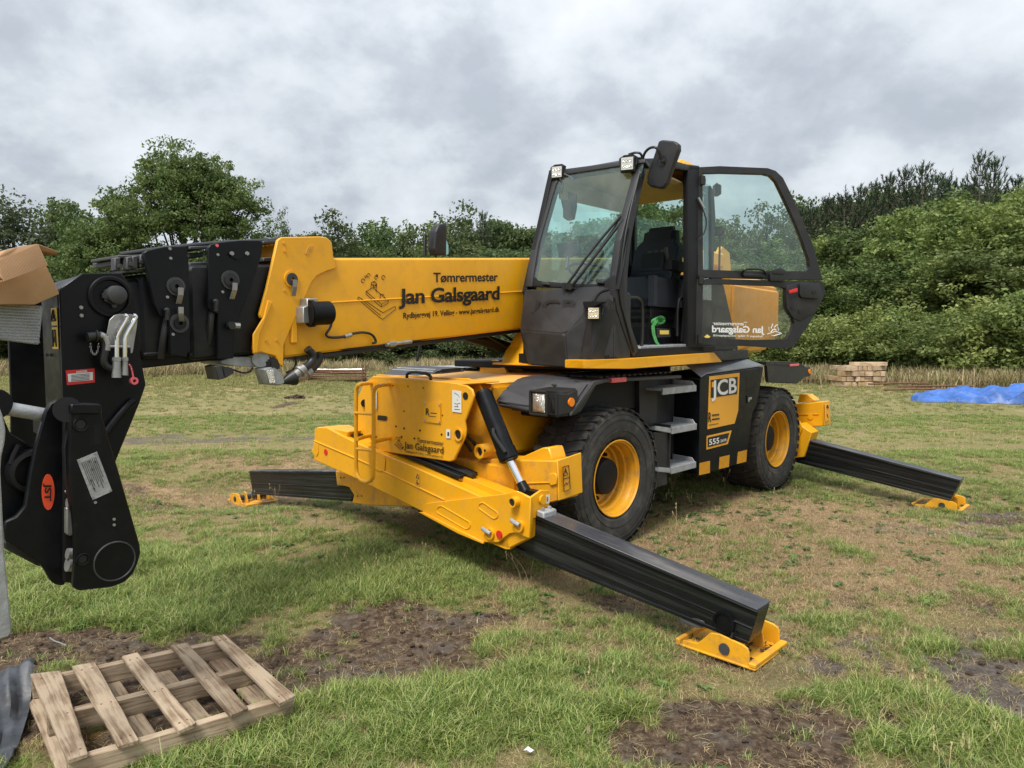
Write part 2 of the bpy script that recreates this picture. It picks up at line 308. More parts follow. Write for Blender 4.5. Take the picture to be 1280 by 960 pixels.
    def out(s, name, m, parent=None, label=None, sharp=35):
        me = bpy.data.meshes.new(name); s.bm.to_mesh(me); s.bm.free()
        for p in me.polygons: p.use_smooth = True
        me.set_sharp_from_angle(angle=R(sharp))
        return link(name, me, m, parent, label=label)
def slab(name, pts, vec, m, parent, bevel=.004, label=None, seg=1): return B().prism(pts, vec, bevel, seg).out(name, m, parent, label)
def plU(F, u, px, th, **k): return [F.U(x, y, u) for x, y in px], -F.d*th
def plV(F, v, px, th, **k): return [F.V(x, y, v) for x, y in px], -F.n*th
def sU(name, F, u, px, th, m, parent, bevel=.004, label=None): a, b = plU(F, u, px, th); return slab(name, a, b, m, parent, bevel, label)
def sV(name, F, v, px, th, m, parent, bevel=.004, label=None): a, b = plV(F, v, px, th); return slab(name, a, b, m, parent, bevel, label)
def lettering(body, p0, p1, ptop, nrm, m, parent, bold=0.0, name='lettering', space=1.0, proud=.003, shear=0.0):
    """flat lettering from p0 (baseline left) to p1 (baseline right); ptop marks the top of the capitals above p0"""
    cu = bpy.data.curves.new('t', 'FONT'); cu.body = body; cu.offset = bold; cu.space_character = space; cu.resolution_u = 3; cu.shear = shear
    o = bpy.data.objects.new('t', cu); me = bpy.data.meshes.new_from_object(o)
    co = np.array([v.co[:] for v in me.vertices]); mn, mxx = co.min(0), co.max(0)
    cu2 = bpy.data.curves.new('t', 'FONT'); cu2.body = 'H'; cu2.offset = bold; o2 = bpy.data.objects.new('t', cu2); m2 = bpy.data.meshes.new_from_object(o2)
    cap = max(v.co.y for v in m2.vertices)
    bpy.data.objects.remove(o); bpy.data.objects.remove(o2); bpy.data.meshes.remove(m2)
    ex = (Vector(p1)-Vector(p0))/(mxx[0]-mn[0]); ey = (Vector(ptop)-Vector(p0))/cap; nrm = Vector(nrm).normalized()
    for v in me.vertices: v.co = Vector(p0)+ex*(v.co.x-mn[0])+ey*v.co.y+nrm*proud
    me.name = name
    return link(name, me, m, parent)
def lettU(body, F, u, a, b, t, m, parent, **k): return lettering(body, F.U(*a, u), F.U(*b, u), F.U(*t, u), F.d, m, parent, **k)
def lettV(body, F, v, a, b, t, m, parent, **k): return lettering(body, F.V(*a, v), F.V(*b, v), F.V(*t, v), F.n, m, parent, **k)
def lines(name, segs, r, m, parent):
    b = B()
    for s_ in segs: b.tube(s_, r, 4, 0)
    return b.out(name, m, parent)

# ================================================================== THE TELEHANDLER
tele = thing('rotating_telehandler', 'yellow and black rotating telehandler standing on four spread outrigger legs', 'telehandler', K.w(0, 0, 0))
# ---- chassis
ch = B().box(K, -2.35, 2.45, -.5, .5, .62, 1.28, .02).out('chassis', 'yellow_low', tele)
B().hull([K.w(2.42, v, z) for v in (-.60, .585) for z in (.8, 1.365)]+[K.w(.9, v, z) for v in (-.62, .62) for z in (.74, 1.38)], .025).out('hood', 'yellow', ch)
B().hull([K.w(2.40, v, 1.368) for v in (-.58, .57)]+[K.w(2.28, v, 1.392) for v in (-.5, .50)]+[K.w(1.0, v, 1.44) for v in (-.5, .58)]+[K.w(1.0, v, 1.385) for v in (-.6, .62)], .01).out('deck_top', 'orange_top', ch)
B().box(K, -2.3, 2.3, -.28, .28, .42, .64, .01).box(K, -.9, .9, -.9, .9, .5, 1.3, .01).out('underframe', 'cab_dark', ch)
for u in (1.554, -1.554):
    B().cyl(K.w(u, -.95, .56), K.w(u, .95, .56), .12).hull([K.w(u+a, b, .56+c) for a in (-.22, .22) for b in (-.25, .25) for c in (-.2, .2)], .05).out('axle', 'cab_dark', ch)
# front plates around the ram (headstock)
front = tele
panel = sU('headstock_panel', K, 2.80, [(455, 488), (458, 477), (466, 470), (500, 472), (560, 477.5), (583, 482), (590, 487), (592, 495), (589, 505), (580.5, 527), (582, 538), (581, 546), (567, 575.5), (562, 577), (476, 564), (470, 560), (462, 548), (457, 545)], .022, 'yellow', tele, .006)
sU('panel_return', K, 2.70, [(446, 500), (455, 478), (464, 474), (464, 552), (448, 552), (446, 540)], .02, 'yellow', panel)
B().cyl(K.U(456, 504, 2.71), K.U(456, 504, 2.66), .035).out('panel_hole', 'cab_dark', panel)
sU('rear_plate', K, 2.56, [(470, 468), (585, 473), (598, 480), (604, 490), (604, 505), (628, 560), (600, 575), (470, 560)], .022, 'yellow_low', panel)
# shelf between the plates at the top
B().prism([K.w(2.80, -.50, 1.395), K.w(2.80, .62, 1.395), K.w(2.40, .66, 1.40), K.w(2.40, -.50, 1.40)], (0, 0, -.012), .003).out('top_flange', 'yellow', panel)
for (x, y, r) in ((582, 495, .028), (573.5, 543, .034)):
    p = K.U(x, y, 2.80); B().cyl(p-K.d*.02, p+K.d*.004, r).out('bore', 'ink', panel)
p = K.U(573.5, 543, 2.803); B().lathe(p, K.d, [(0, .036), (.012, .036), (.012, .050), (0, .052)]).out('bore_ring', 'yellow', panel)
B().prism([K.U(*q, 2.805) for q in ((472, 520.5), (473, 519), (483, 520), (484, 522), (483, 525.5), (481, 526), (472, 524.5))], K.d*.002, 0).out('slot', 'ink', panel)
b = B()
for (x, y) in ((495, 533), (505, 535.5), (525, 538), (502, 546), (518, 548), (505, 514), (553, 519), (491, 482), (529, 485), (510, 483), (552, 543), (470, 546), (503, 560)):
    q = K.U(x, y, 2.802); b.cyl(q-K.d*.01, q+K.d*.004, .008 if y > 530 else .005, seg=10)
b.out('bolt_holes', 'ink', panel)
b = B(); b.tube([K.U(508.5, 475, 2.76), K.U(509, 464, 2.76), K.U(538, 467, 2.76), K.U(538.5, 477, 2.76)], .013, 10, 2); b.out('grab_handle', 'hose', panel)
lettU('Tømrermester', K, 2.805, (521.5, 552.5), (554.5, 557), (521.5, 547.2), 'ink', panel, bold=.01)
lettU('Jan Galsgaard', K, 2.805, (505.5, 560), (554.5, 567), (505.5, 551.8), 'ink', panel, bold=.012)
lettU('Rydbjergvej 19. Velling - www.jangalsgaard.dk', K, 2.805, (507, 565.2), (554, 572.4), (507, 562.8), 'ink', panel, bold=.01)
def planemark(P, parent, r=.0035):   # generic carpentry mark: a planed board with shavings (the printed cartoon itself is left out)
    seg = [[(0, .46), (.60, .04), (.66, .02), (1, .24)], [(.02, .50), (.30, .36), (.66, .16), (.98, .30), (1, .24)], [(0, .46), (.02, .50)], [(.1, .44), (.6, .10)], [(.22, .62), (.62, .34), (.80, .42), (.40, .70), (.22, .62)],
           [(.22, .62), (.22, .56), (.62, .28), (.80, .37), (.80, .42)], [(.62, .34), (.62, .28)], [(.34, .66), (.36, .80), (.44, .84), (.50, .78), (.48, .60)], [(.40, .70), (.42, .76)], [(.58, .46), (.60, .56), (.68, .55), (.70, .44)]]
    rr_ = random.Random(5)
    for k in range(9):
        x, y = rr_.uniform(.12, .7), rr_.uniform(.72, .98); q = rr_.uniform(.03, .06)
        seg.append([(x+q*math.cos(t)*(1-t*.08), y+q*math.sin(t)*(1-t*.08)) for t in np.linspace(0, 5.5, 8)])
    return lines('line_print', [[P(*a) for a in s] for s in seg], r, 'ink', parent)
def pm(F, kind, c, x0, y0, x1, y1):
    f = F.U if kind == 'U' else F.V
    return lambda a, b_: f(x0+(x1-x0)*a, y1+(y0-y1)*b_, c)
planemark(pm(K, 'U', 2.806, 493, 546, 505, 563), panel, .0012)
def decalU(name, F, u, px, m, parent, th=.003): return B().prism([F.U(*q, u) for q in px], F.d*th, 0).out(name, m, parent)
def decalV(name, F, v, px, m, parent, th=.003): return B().prism([F.V(*q, v) for q in px], F.n*th, 0).out(name, m, parent)
pl = decalU('data_plate', K, 2.805, [(529, 501.5), (551, 503.5), (551, 529.5), (529, 527)], 'yellow', panel, .005)
b = B()
for q in ((531, 504), (549, 506), (531, 525), (549, 527)): b.cyl(K.U(*q, 2.81), K.U(*q, 2.816), .008, seg=8)
b.out('rivet', 'steel', pl)
lettU('R', K, 2.811, (532.5, 518.5), (537, 519), (532.5, 510), 'ink', pl, bold=.02)
lettU('RENTAL', K, 2.811, (538.5, 512.5), (546.5, 513.3), (538.5, 511), 'inkfaint', pl) if False else None
decalU('rule', K, 2.811, [(538, 515.6), (546, 516.4), (546, 517.3), (538, 516.5)], 'ink', pl, .001)
decalU('rule', K, 2.811, [(536, 519.8), (545, 520.6), (545, 521.2), (536, 520.4)], 'ink', pl, .001)
wl = decalU('warning_label', K, 2.805, [(565.5, 487.5), (577, 489), (577, 516), (565.5, 514.5)], 'white', panel, .002)
lines('pictogram', [[K.U(*q, 2.808) for q in s] for s in ([(568, 491), (573, 494), (574, 497)], [(571.5, 499), (571.5, 501)], [(568, 504), (571, 505), (575, 504)], [(568, 508), (573, 508.5)], [(568, 511.5), (575, 512)], [(571.5, 506), (571.5, 509)])], .0018, 'ink', wl)
w2 = decalU('service_label', K, 2.805, [(557.8, 536.5), (563, 537), (563, 548), (557.8, 547.5)], 'white', panel, .002)
decalU('mark', K, 2.808, [(559.3, 540), (561.5, 540.2), (561.5, 545), (559.3, 544.8)], 'fender', w2, .001)
decalU('reflective_strip', K, 2.705, [(461.5, 484), (463.6, 484), (463.6, 510), (461.5, 510)], 'white', panel, .002)
decalU('reflective_strip', K, 2.815, [(468.6, 486), (471, 486.2), (471, 511), (468.6, 511)], 'white', panel, .002)
# guard ladder
def rr(u, L): return [K.U(x, y, u) for x, y in L]
b = B()
b.tube([K.U(464, 479, 2.80)]+rr(3.02, [(450, 480), (445.5, 484), (445, 500), (445, 580), (446, 594)])+rr(3.05, [(452, 601), (460, 603), (466, 598), (467, 590), (467, 500), (467.5, 487), (472, 482)])+[K.U(487, 480.5, 2.80)], .0165, 10, 2)
b.tube([K.U(444, 516, 3.03), K.U(467, 518, 3.05)], .012)
b.tube([K.U(446, 549, 3.03), K.U(463, 544, 2.8)], .017); b.tube([K.U(467, 552, 3.05), K.U(487, 547.5, 2.8)], .017)
b.tube([K.U(446, 561, 3.03), K.U(467, 563, 3.05)], .012)
b.out('guard_rail', 'yellow', tele)

# ---- outrigger beams
def xbox(F, px, u, th, m, name, parent, bevel=.008): return sU(name, F, u, px, th, m, parent, bevel)
beam1 = xbox(K, [(393, 537), (396, 534), (408, 534), (425, 543), (446, 553.5), (476, 566), (520, 584.5), (600, 620), (662, 646), (661, 673), (636, 686), (607, 678), (528, 640), (446, 599), (392, 575)], 2.85, .25, 'yellow', 'front_outrigger_beam', tele)
B().tube([K.U(x, y, 2.853) for x, y in ((393, 551), (400, 554), (445, 573), (478, 588), (556, 625))], .007, 6, 0).out('weld_seam', 'yellow', beam1)
B().prism([K.U(*q, 2.83) for q in ((405, 548), (408, 534), (436, 539), (432, 553))], -K.d*.2, .01).out('top_cover', 'yellow', beam1)
B().prism([K.U(*q, 2.80) for q in ((433, 545), (442, 543), (443, 556), (433, 556))], -K.d*.1, .004).out('valve_pocket', 'ink', beam1)
B().prism([K.w(2.79, v, z) for v, z in ((-.28, .795), (.62, .672), (.62, .70), (-.28, .823))], -K.d*.19, .004).out('shaded_hose_trough', 'cab_dark', beam1)  # dark hose trough, doubling as the shade between panel and beam
B().tube([K.w(2.74, -.3, .84), K.w(2.74, .1, .785), K.w(2.72, .7, .70)], .018).tube([K.w(2.69, -.3, .84), K.w(2.69, .2, .78), K.w(2.70, .7, .70)], .018).out('hydraulic_hose', 'hose', beam1)
p = K.U(407.5, 565, 2.85); B().cyl(p-K.d*.01, p+K.d*.006, .028).out('red_reflector', 'red', beam1)
B().prism([K.U(*q, 2.855) for q in ((389.5, 561), (395, 562), (396, 567), (393, 568), (389.5, 566))], -K.d*.06, .006).out('lug', 'yellow', beam1)
B().prism([K.U(*q, 2.85) for q in ((392.5, 553), (398, 555), (398.5, 566), (396, 571), (392, 567))], K.d*.006, .002).out('end_boss', 'yellow', beam1)
B().prism([K.U(*q, 2.855) for q in ((463, 560), (480, 568), (482, 575), (481, 588), (476, 589.5), (462, 583))], K.d*.004, .002).out('gusset', 'yellow', beam1)
brk = xbox(K, [(530, 631), (533, 629), (633, 617), (643, 614), (648, 615), (663, 622), (662, 656), (661, 673), (647, 667.5), (643, 666), (637, 667), (630, 672), (623, 678), (607, 678), (590, 671), (528, 641)], 2.872, .02, 'yellow', 'end_plate', beam1, .004)
B().prism([K.U(*q, 2.875) for q in ((525.5, 640), (530, 639.5), (580, 664), (606, 676.5), (606, 679.5), (575, 666.5))], K.d*.02, .003).out('bottom_flange', 'yellow', beam1)
xbox(K, [(606, 676), (623, 677.5), (634, 669), (637, 687), (632, 687)], 2.85, .26, 'yellow', 'lower_lip', beam1, .004)
sV('side_plate', K, 1.405, [(662, 623), (677, 612.5), (687.5, 613), (686.5, 646), (667, 648), (664, 668), (662, 668)], .02, 'yellow', beam1)
B().prism([K.U(*q, 2.75) for q in ((572, 600), (576, 595), (633, 617), (620, 622), (600, 618), (571, 606))], -K.d*.12, .004).out('top_stiffener', 'yellow', beam1)
b = B()
for (x0, y0, x1, y1, r) in ((551, 637.5, 583, 656, 5.0), (603, 633, 618, 643.5, 4.6)):   # pressed slots
    a = math.atan2(y1-y0, x1-x0); q = []
    for k in range(9): t = a+math.pi/2+k*math.pi/8; q.append(K.U(x0+r*math.cos(t), y0+r*math.sin(t), 2.874))
    for k in range(9): t = a-math.pi/2+k*math.pi/8; q.append(K.U(x1+r*math.cos(t), y1+r*math.sin(t), 2.874))
    b.tube(q+[q[0]], .005, 6, 0)
b.out('pressed_slot', 'yellow', beam1)
def pin(px, py, u, r, m1, m2, parent, h=.04, F=K):
    p = F.U(px, py, u); o = B().lathe(p, F.d, [(0, r), (h, r), (h, r*.72), (h-.012, r*.72)]).out('boss', m1, parent)
    B().cyl(p, p+F.d*(h-.006), r*.72).out('pin', m2, o) if False else B().cyl(p+F.d*.001, p+F.d*(h-.006), r*.71).out('pin', m2, parent)
pin(646, 626.5, 2.872, .036, 'yellow', 'hose', beam1, .05)
pin(613.5, 666.5, 2.872, .042, 'yellow', 'yellow_low', beam1, .02)
pin(650, 657, 2.872, .042, 'yellow', 'yellow_low', beam1, .02)
for (x, y) in ((606, 663), (642, 652.5)):
    b = B(); b.tube([K.U(x-3, y-2.5, 2.90), K.U(x+1, y+.5, 2.905), K.U(x+7, y+4, 2.90)], .015, 8, 1); b.out('grease_elbow', 'galv', beam1)
p = K.U(624.5, 668, 2.874); B().cyl(p, p+K.d*.008, .028).out('red_reflector', 'red', beam1)
p = K.V(677, 624, 1.408); B().cyl(p, p+K.n*.02, .032).out('boss', 'yellow', beam1)
decalV('number_label', K, 1.409, [(682, 619), (687, 618), (686.5, 628.5), (682, 630)], 'white', beam1, .002)
decalV('figure', K, 1.412, [(684.3, 621), (685.2, 621), (685, 627), (684.1, 627)], 'ink', beam1, .001)
w3 = decalU('pictogram_label', K, 2.853, [(519, 590), (524.6, 592.5), (524.6, 608), (519, 605.5)], 'decal_yellow', beam1, .002)
lines('pictogram', [[K.U(*q, 2.857) for q in s] for s in ([(520, 597), (522, 592.5), (523.8, 598.5), (520, 597)], [(521, 600), (522, 606)], [(520, 603.5), (523.8, 605)])], .0028, 'ink', w3)
# second beam of the front pair slopes the other way
beam2 = xbox(K, [(419, 588), (434, 592), (470, 600), (560, 590), (600, 573), (640, 575), (696, 576), (697, 626), (690, 628), (600, 640), (520, 634), (459, 631.5), (440, 628.5), (442, 619), (436, 609), (430, 607.5), (421, 607)], 2.57, .24, 'yellow_low', 'front_outrigger_beam', tele)
B().prism([K.U(*q, 2.53) for q in ((645, 576), (648, 573), (678, 559.5), (686, 559.5), (690, 573), (690, 576))], -K.d*.16, .008).out('top_cover', 'yellow', beam2)
bx_ = B().prism([K.w(2.30, 1.385, .905), K.w(2.565, 1.385, .88), K.w(2.565, 1.40, .60), K.w(2.30, 1.40, .615)], K.n*.012, .003).out('end_plate', 'yellow', beam2)
w4 = decalV('warning_label', K, 1.415, [(703, 584), (711.5, 581), (713, 611), (705, 615)], 'decal_yellow', beam2, .002)
lines('pictogram', [[K.V(*q, 1.419) for q in s] for s in ([(704.5, 595), (706.8, 585.5), (710, 593), (704.5, 595)], [(707, 588), (707.6, 592)], [(704, 599), (712, 596.5)], [(705.5, 607), (708, 603), (709, 606), (711, 602)], [(703.5, 584), (711, 581.5), (712.8, 611), (705.3, 614.5), (703.5, 584)])], .003, 'ink', w4)
B().prism([K.U(*q, 2.575) for q in ((686, 592), (695, 591), (697, 594), (697, 605), (690, 607), (687, 603))], K.d*.012, .004).out('lug', 'yellow', beam2)
B().tube([K.U(x, y, 2.573) for x, y in ((620, 603), (650, 604.5), (690, 603))], .006, 6, 0).out('weld_seam', 'yellow', beam2)
b = B()
for (x, y) in ((426, 597), (430, 597), (447, 620), (452, 620), (692, 600), (690, 603)): q = K.U(x, y, 2.572); b.cyl(q, q+K.d*.004, .007, seg=8)
b.out('bolt_holes', 'ink', beam2)
# inner mechanism seen between the beams
b = B(); b.box(K, 2.32, 2.60, .1, 1.0, .60, .78, .01); b.box(K, 2.40, 2.56, .0, .66, .72, 1.0, .02)
b.out('cross_member', 'yellow_low', ch)
p = K.U(601, 564, 2.64); B().lathe(p-K.d*.1, K.d, [(0, .055), (.12, .055), (.12, .035), (.1, .035), (.1, 0)]).out('pivot_boss', 'yellow_low', ch)
p = K.U(601, 564, 2.66); B().cyl(p-K.d*.02, p-K.d*.002, .034).out('pivot_pin', 'cab_dark', ch)
b = B()
b.tube([K.w(2.6, .3, 1.15), K.w(2.66, .52, 1.0), K.w(2.6, .6, .92), K.w(2.5, .5, .8)], .012, 8); b.tube([K.w(2.6, .25, 1.05), K.w(2.64, .5, .95), K.w(2.6, .55, .85)], .012, 8)
b.out('hydraulic_hose', 'hose', ch)
# outrigger ram
A0, A1, A2, A3 = K.U(604, 492, 2.675), K.U(636.5, 574, 2.675), K.U(655, 611, 2.675), K.U(661, 620, 2.70)
ram = B().cyl(A0, A1, .068, .068, 28, .006).cyl(A0-(A1-A0)*.035, A0+(A1-A0)*.02, .055, .066, 24, .004).cyl(A1-(A1-A0).normalized()*.09, A1+(A1-A0).normalized()*.01, .074, .074, 28, .01).out('outrigger_ram', 'black', tele)
B().cyl(A1, A2, .0295).out('piston_rod', 'chrome', ram)
dd = (A2-A1).normalized(); B().cyl(A2-dd*.05, A2+dd*.04, .036, .045).hull([A2+dd*.02+K.n*a+K.d*c+UP*e for a in (-.04, .13) for c in (-.04, .04) for e in (-.045, .02)], .01).out('rod_eye', 'black', ram)
B().tube([A0+K.d*.07+dd*.3, A0+K.d*.085+dd*.35-K.n*.02, A0+K.d*.07+dd*.5], .014, 8).out('check_valve', 'hose', ram)
# ---- inner arms and feet, built once for the front left leg then for each corner by its own angle
def arm(name, F, u, top0, top1, bot1, bot0, th, extra=True):
    """four world-plane points (v,z) of the sloped inner beam; u front face"""
    P = [F.w(u, *q) for q in (top0, top1, bot1, bot0)]; ma_ = 'black_arm' if top1[0] > 0 else 'black_arm_far'
    a = B().prism([F.w(u-.012, *q) for q in (top0, top1, bot1, bot0)], -F.d*(th-.024), .004).out(name, ma_, tele)
    ax = (P[1]-P[0]).normalized(); h = (P[0]-P[3]).length; dn = -(ax.cross(F.d)).normalized()
    if dn.z > 0: dn = -dn
    b = B()
    for k, (o0, o1, pr) in enumerate(((0, .05, .014), (.5, .52, .008), (.9, 1.0, .012))):
        q0 = P[0].lerp(P[3], o0); q1 = P[0].lerp(P[3], o1); r0 = P[1].lerp(P[2], o0); r1 = P[1].lerp(P[2], o1)
        b.prism([q0, r0, r1, q1], -F.d*.03+F.d*0, .003) if k != 1 else b.prism([q0, r0, r1, q1], -F.d*.02, .002)
    b.out('rib', ma_, a)
    t = B().prism([P[0]+F.d*.0+UP*.004, P[1]+UP*.004, P[1]-F.d*th+UP*.004, P[0]-F.d*th+UP*.004], UP*.008, .002).out('wear_face', 'arm_top', a)
    return a, ax
a1, ax1 = arm('outrigger_arm', K, 2.80, (1.15, .565), (2.975, .300), (2.925, .105), (1.05, .262), .17)
b = B()
p = K.U(905, 778, 2.80); b.lathe(p-K.d*.01, K.d, [(0, .062), (.02, .062), (.02, .05), (.012, .05), (.012, 0)]); b.tube([K.U(916, 792, 2.81), K.U(914, 797, 2.83)], .01)
b.out('wear_pad_cap', 'black', a1)
b = B(); b.prism([K.U(*q, 2.792) for q in ((851, 772), (872, 773), (881, 777), (881, 784), (872, 785), (850, 777))], K.d*.004, .001); b.out('oil_patch', 'arm_top', a1)
b = B(); b.prism([K.w(2.80, 1.41, .53), K.w(2.80, 1.475, .522), K.w(2.66, 1.475, .522), K.w(2.66, 1.41, .53)], UP*.045, .008)
b.cyl(K.w(2.77, 1.44, .57), K.w(2.77, 1.44, .59), .012).cyl(K.w(2.70, 1.44, .57), K.w(2.70, 1.44, .588), .012); b.out('scraper_bracket', 'galv', a1)
def foot(F, u0, v0, z0, dirv, tilt=0.0):
    """foot with its front plate at u0, pin at v0; dirv = +1 when it points away on the near side"""
    f = thing_part('outrigger_foot')
    def W(u, v, z): return F.w(u0+u*.90, v0+dirv*v*.90, z0+z*.95)
    prof = [(-.31, .012), (-.30, .035), (-.19, .045), (-.13, .10), (-.10, .128), (-.04, .135), (.12, .118), (.155, .105), (.165, .08), (.165, .0), (-.26, 0)]
    b = B()
    for du in (0, -.42):
        b.prism([W(du, v*.94, z*1.06) for v, z in prof], -F.d*.014, .003)
    b.prism([W(-.29, v, z) for v, z in ((-.10, .02), (-.06, .13), (.0, .15), (.10, .12), (.12, .02))], -F.d*.014, .003)
    b.prism([W(-.12, v, z) for v, z in ((-.10, .02), (-.06, .13), (.0, .15), (.06, .10), (.08, .02))], -F.d*.014, .003)
    b.out('side_plate', 'yellow_foot', f)
    B().prism([W(.008, -.30, .0), W(.008, .20, .0), W(-.440, .20, .0), W(-.440, -.30, .0)], UP*.012, .003).out('base_plate', 'yellow_foot', f)
    B().prism([W(.010, .155, .013), W(.010, .20, .013), W(-.442, .20, .013), W(-.442, .155, .013)], UP*.024, .005).prism([W(.010, -.33, .0), W(.010, -.30, .0), W(-.442, -.30, .0), W(-.442, -.33, .0)], UP*.04, .005).out('edge_bar', 'yellow_foot', f)
    B().cyl(W(.008, -.0, .068), W(-.45, -.0, .068), .031).out('pivot_pin', 'fender', f)
    b = B()
    for _ in range(40):
        q = W(-.03-random.random()*.38, -.05+random.random()*.2, .016); b.hull([q+Vector((random.uniform(-.02, .02), random.uniform(-.02, .02), random.uniform(0, .016))) for _ in range(6)])
    b.out('soil_crumbs', 'mud', f)['kind'] = 'stuff'
    return f
def thing_part(name):
    o = bpy.data.objects.new(name, None); COL.objects.link(o); o.parent = tele; o.matrix_parent_inverse = Matrix.Translation(-WL[tele.name]); WL[o.name] = Vector((0, 0, 0)); o.empty_display_size = .1; return o
M['mud'] = mat('dark_soil', (.055, .036, .022), .95, var=.5, vscale=40)
foot(K, 2.83, 2.81, -.008, 1)
# far front leg
a2, ax2 = arm('outrigger_arm', K, 2.56, (-1.10, .46), (-3.33, .165), (-3.26, -.085), (-1.20, .165), .17)
foot(K, 2.64, -3.52, -.235, -1)
# rear pair
beam3 = B().prism([K.w(-2.46, v, z) for v, z in ((1.34, .955), (1.36, .66), (-.9, .30), (-1.3, .33), (-1.2, .55), (.3, .80))], -K.d*.24, .008).out('rear_outrigger_beam', 'yellow', tele)
B().prism([K.w(-2.50, v, z) for v, z in ((1.02, .92), (1.04, 1.03), (1.14, 1.03), (1.24, .96))], -K.d*.16, .006).out('top_cover', 'yellow', beam3)
B().cyl(K.w(-2.46, 1.2, .76), K.w(-2.45, 1.2, .76), .035).tube([K.w(-2.455, .7, .74), K.w(-2.455, 1.3, .80)], .006, 6, 0).out('boss', 'yellow', beam3)
w5 = B().prism([K.w(-2.50, 1.352, .92), K.w(-2.62, 1.352, .92), K.w(-2.62, 1.362, .72), K.w(-2.50, 1.362, .71)], K.n*.008, .002).out('warning_label', 'decal_yellow', beam3)
lines('pictogram', [[K.w(-2.53, 1.364, .88), K.w(-2.56, 1.364, .91), K.w(-2.59, 1.364, .87), K.w(-2.53, 1.364, .88)], [K.w(-2.54, 1.368, .80), K.w(-2.58, 1.368, .75)]], .006, 'ink', w5)
beam4 = B().prism([K.w(-2.20, v, z) for v, z in ((1.28, .62), (1.32, .60), (1.24, .30), (1.12, .27), (-1.3, .58), (-1.35, .86), (-1.0, .9), (.6, .62), (1.1, .56), (1.16, .70))], -K.d*.23, .006).out('rear_outrigger_beam', 'yellow', tele)
B().prism([K.w(-2.185, v, z) for v, z in ((1.08, .72), (1.13, .745), (1.19, .73), (1.22, .66), (1.17, .52), (1.14, .25), (1.08, .24), (1.0, .45))], K.d*.02, .005).out('end_plate', 'yellow', beam4)
a3, ax3 = arm('outrigger_arm', K, -2.22, (1.05, .53), (2.86, .235), (2.77, .005), (1.0, .235), .17)
b = B(); b.cyl(K.w(-2.26, 1.24, .50), K.w(-2.26, 1.24, .56), .03); b.out('scraper_bracket', 'steel', a3)
foot(K, -2.22, 2.70, -.115, 1)
a4, ax4 = arm('outrigger_arm', K, -2.48, (-1.05, .53), (-2.86, .235), (-2.77, .005), (-1.0, .235), .17)
foot(K, -2.46, -2.70, -.10, -1)

# ---- wheels
def wheel(u, side):
    root = thing_part('wheel'); ax = K.n*side; c = K.w(u, side*.965, .578)
    Ro, Wd = .598, .24
    tyre = B().lathe(c, ax, [(-Wd*.55, .31), (-Wd*.85, .35), (-Wd, .46), (-Wd*.97, .54), (-Wd*.86, .574), (-Wd*.5, .584), (0, .587), (Wd*.5, .584), (Wd*.80, .577), (Wd*.93, .554), (Wd*1.0, .52), (Wd*1.03, .44), (Wd*1.0, .385), (Wd*.95, .345), (Wd*.85, .325), (Wd*.6, .312)], 96)
    for (h, r) in ((.2415, .535), (.2475, .49), (.2445, .40), (.232, .36)): tyre.tube([c+ax*h+(ax.cross(UP).normalized()*math.cos(t)+UP*math.sin(t))*r for t in np.linspace(0, 2*math.pi, 73)], .0026, 4, 0)
    tyre.out('tyre', 'rubber', root, sharp=25)
    b = B(); e1 = ax.cross(UP).normalized()
    nl = 38
    for k in range(nl):
        for j, (h0, h1, off) in enumerate(((-.238, -.07, 0), (-.062, .062, .5), (.07, .238, 0))):
            t = (k+off)/nl*2*math.pi; dtt = 2*math.pi/nl*(.30 if j != 1 else .36); sk = .09 if j != 1 else -.05
            P = []
            for (h, tt) in ((h0, t-dtt), (h1, t-dtt+sk*(1 if j == 2 else -1)), (h1, t+dtt+sk*(1 if j == 2 else -1)), (h0, t+dtt)):
                for r in (.572, Ro-(.012 if abs(h) > .22 else 0)): P.append(c+ax*h+(e1*math.cos(tt)+UP*math.sin(tt))*r)
            bm = bmesh.new(); vs = [bm.verts.new(q) for q in P]
            for f in ((0, 2, 3, 1), (2, 4, 5, 3), (4, 6, 7, 5), (6, 0, 1, 7), (1, 3, 5, 7)): bm.faces.new([vs[i] for i in f])
            bmesh.ops.recalc_face_normals(bm, faces=bm.faces); b.add(bm)
    b.out('tread', 'tread_rubber', root, sharp=10)
    B().lathe(c, ax, [(-.2, .29), (.14, .288), (.205, .296), (.215, .318), (.225, .322), (.228, .314), (.195, .302), (.175, .288), (.115, .284), (.105, .270), (.045, .266), (.035, .250), (.0, .243), (-.012, .225), (-.015, .10)], 72).out('rim', 'yellow_low', root)
    hub = B().lathe(c, ax, [(-.015, .165), (.03, .158), (.10, .152), (.12, .145), (.128, .12), (.130, .06), (.130, .001)], 48).out('hub', 'cab_dark', root)
    for k in range(10):
        b = B(); t = k/10*2*math.pi+.3; q = c+ax*(-.02)+(e1*math.cos(t)+UP*math.sin(t))*.198; b.cyl(q, q+ax*.045, .017, seg=6); b.out('wheel_nut', 'cab_dark', root)
for u in (1.554, -1.554):
    for s_ in (1, -1): wheel(u, s_)

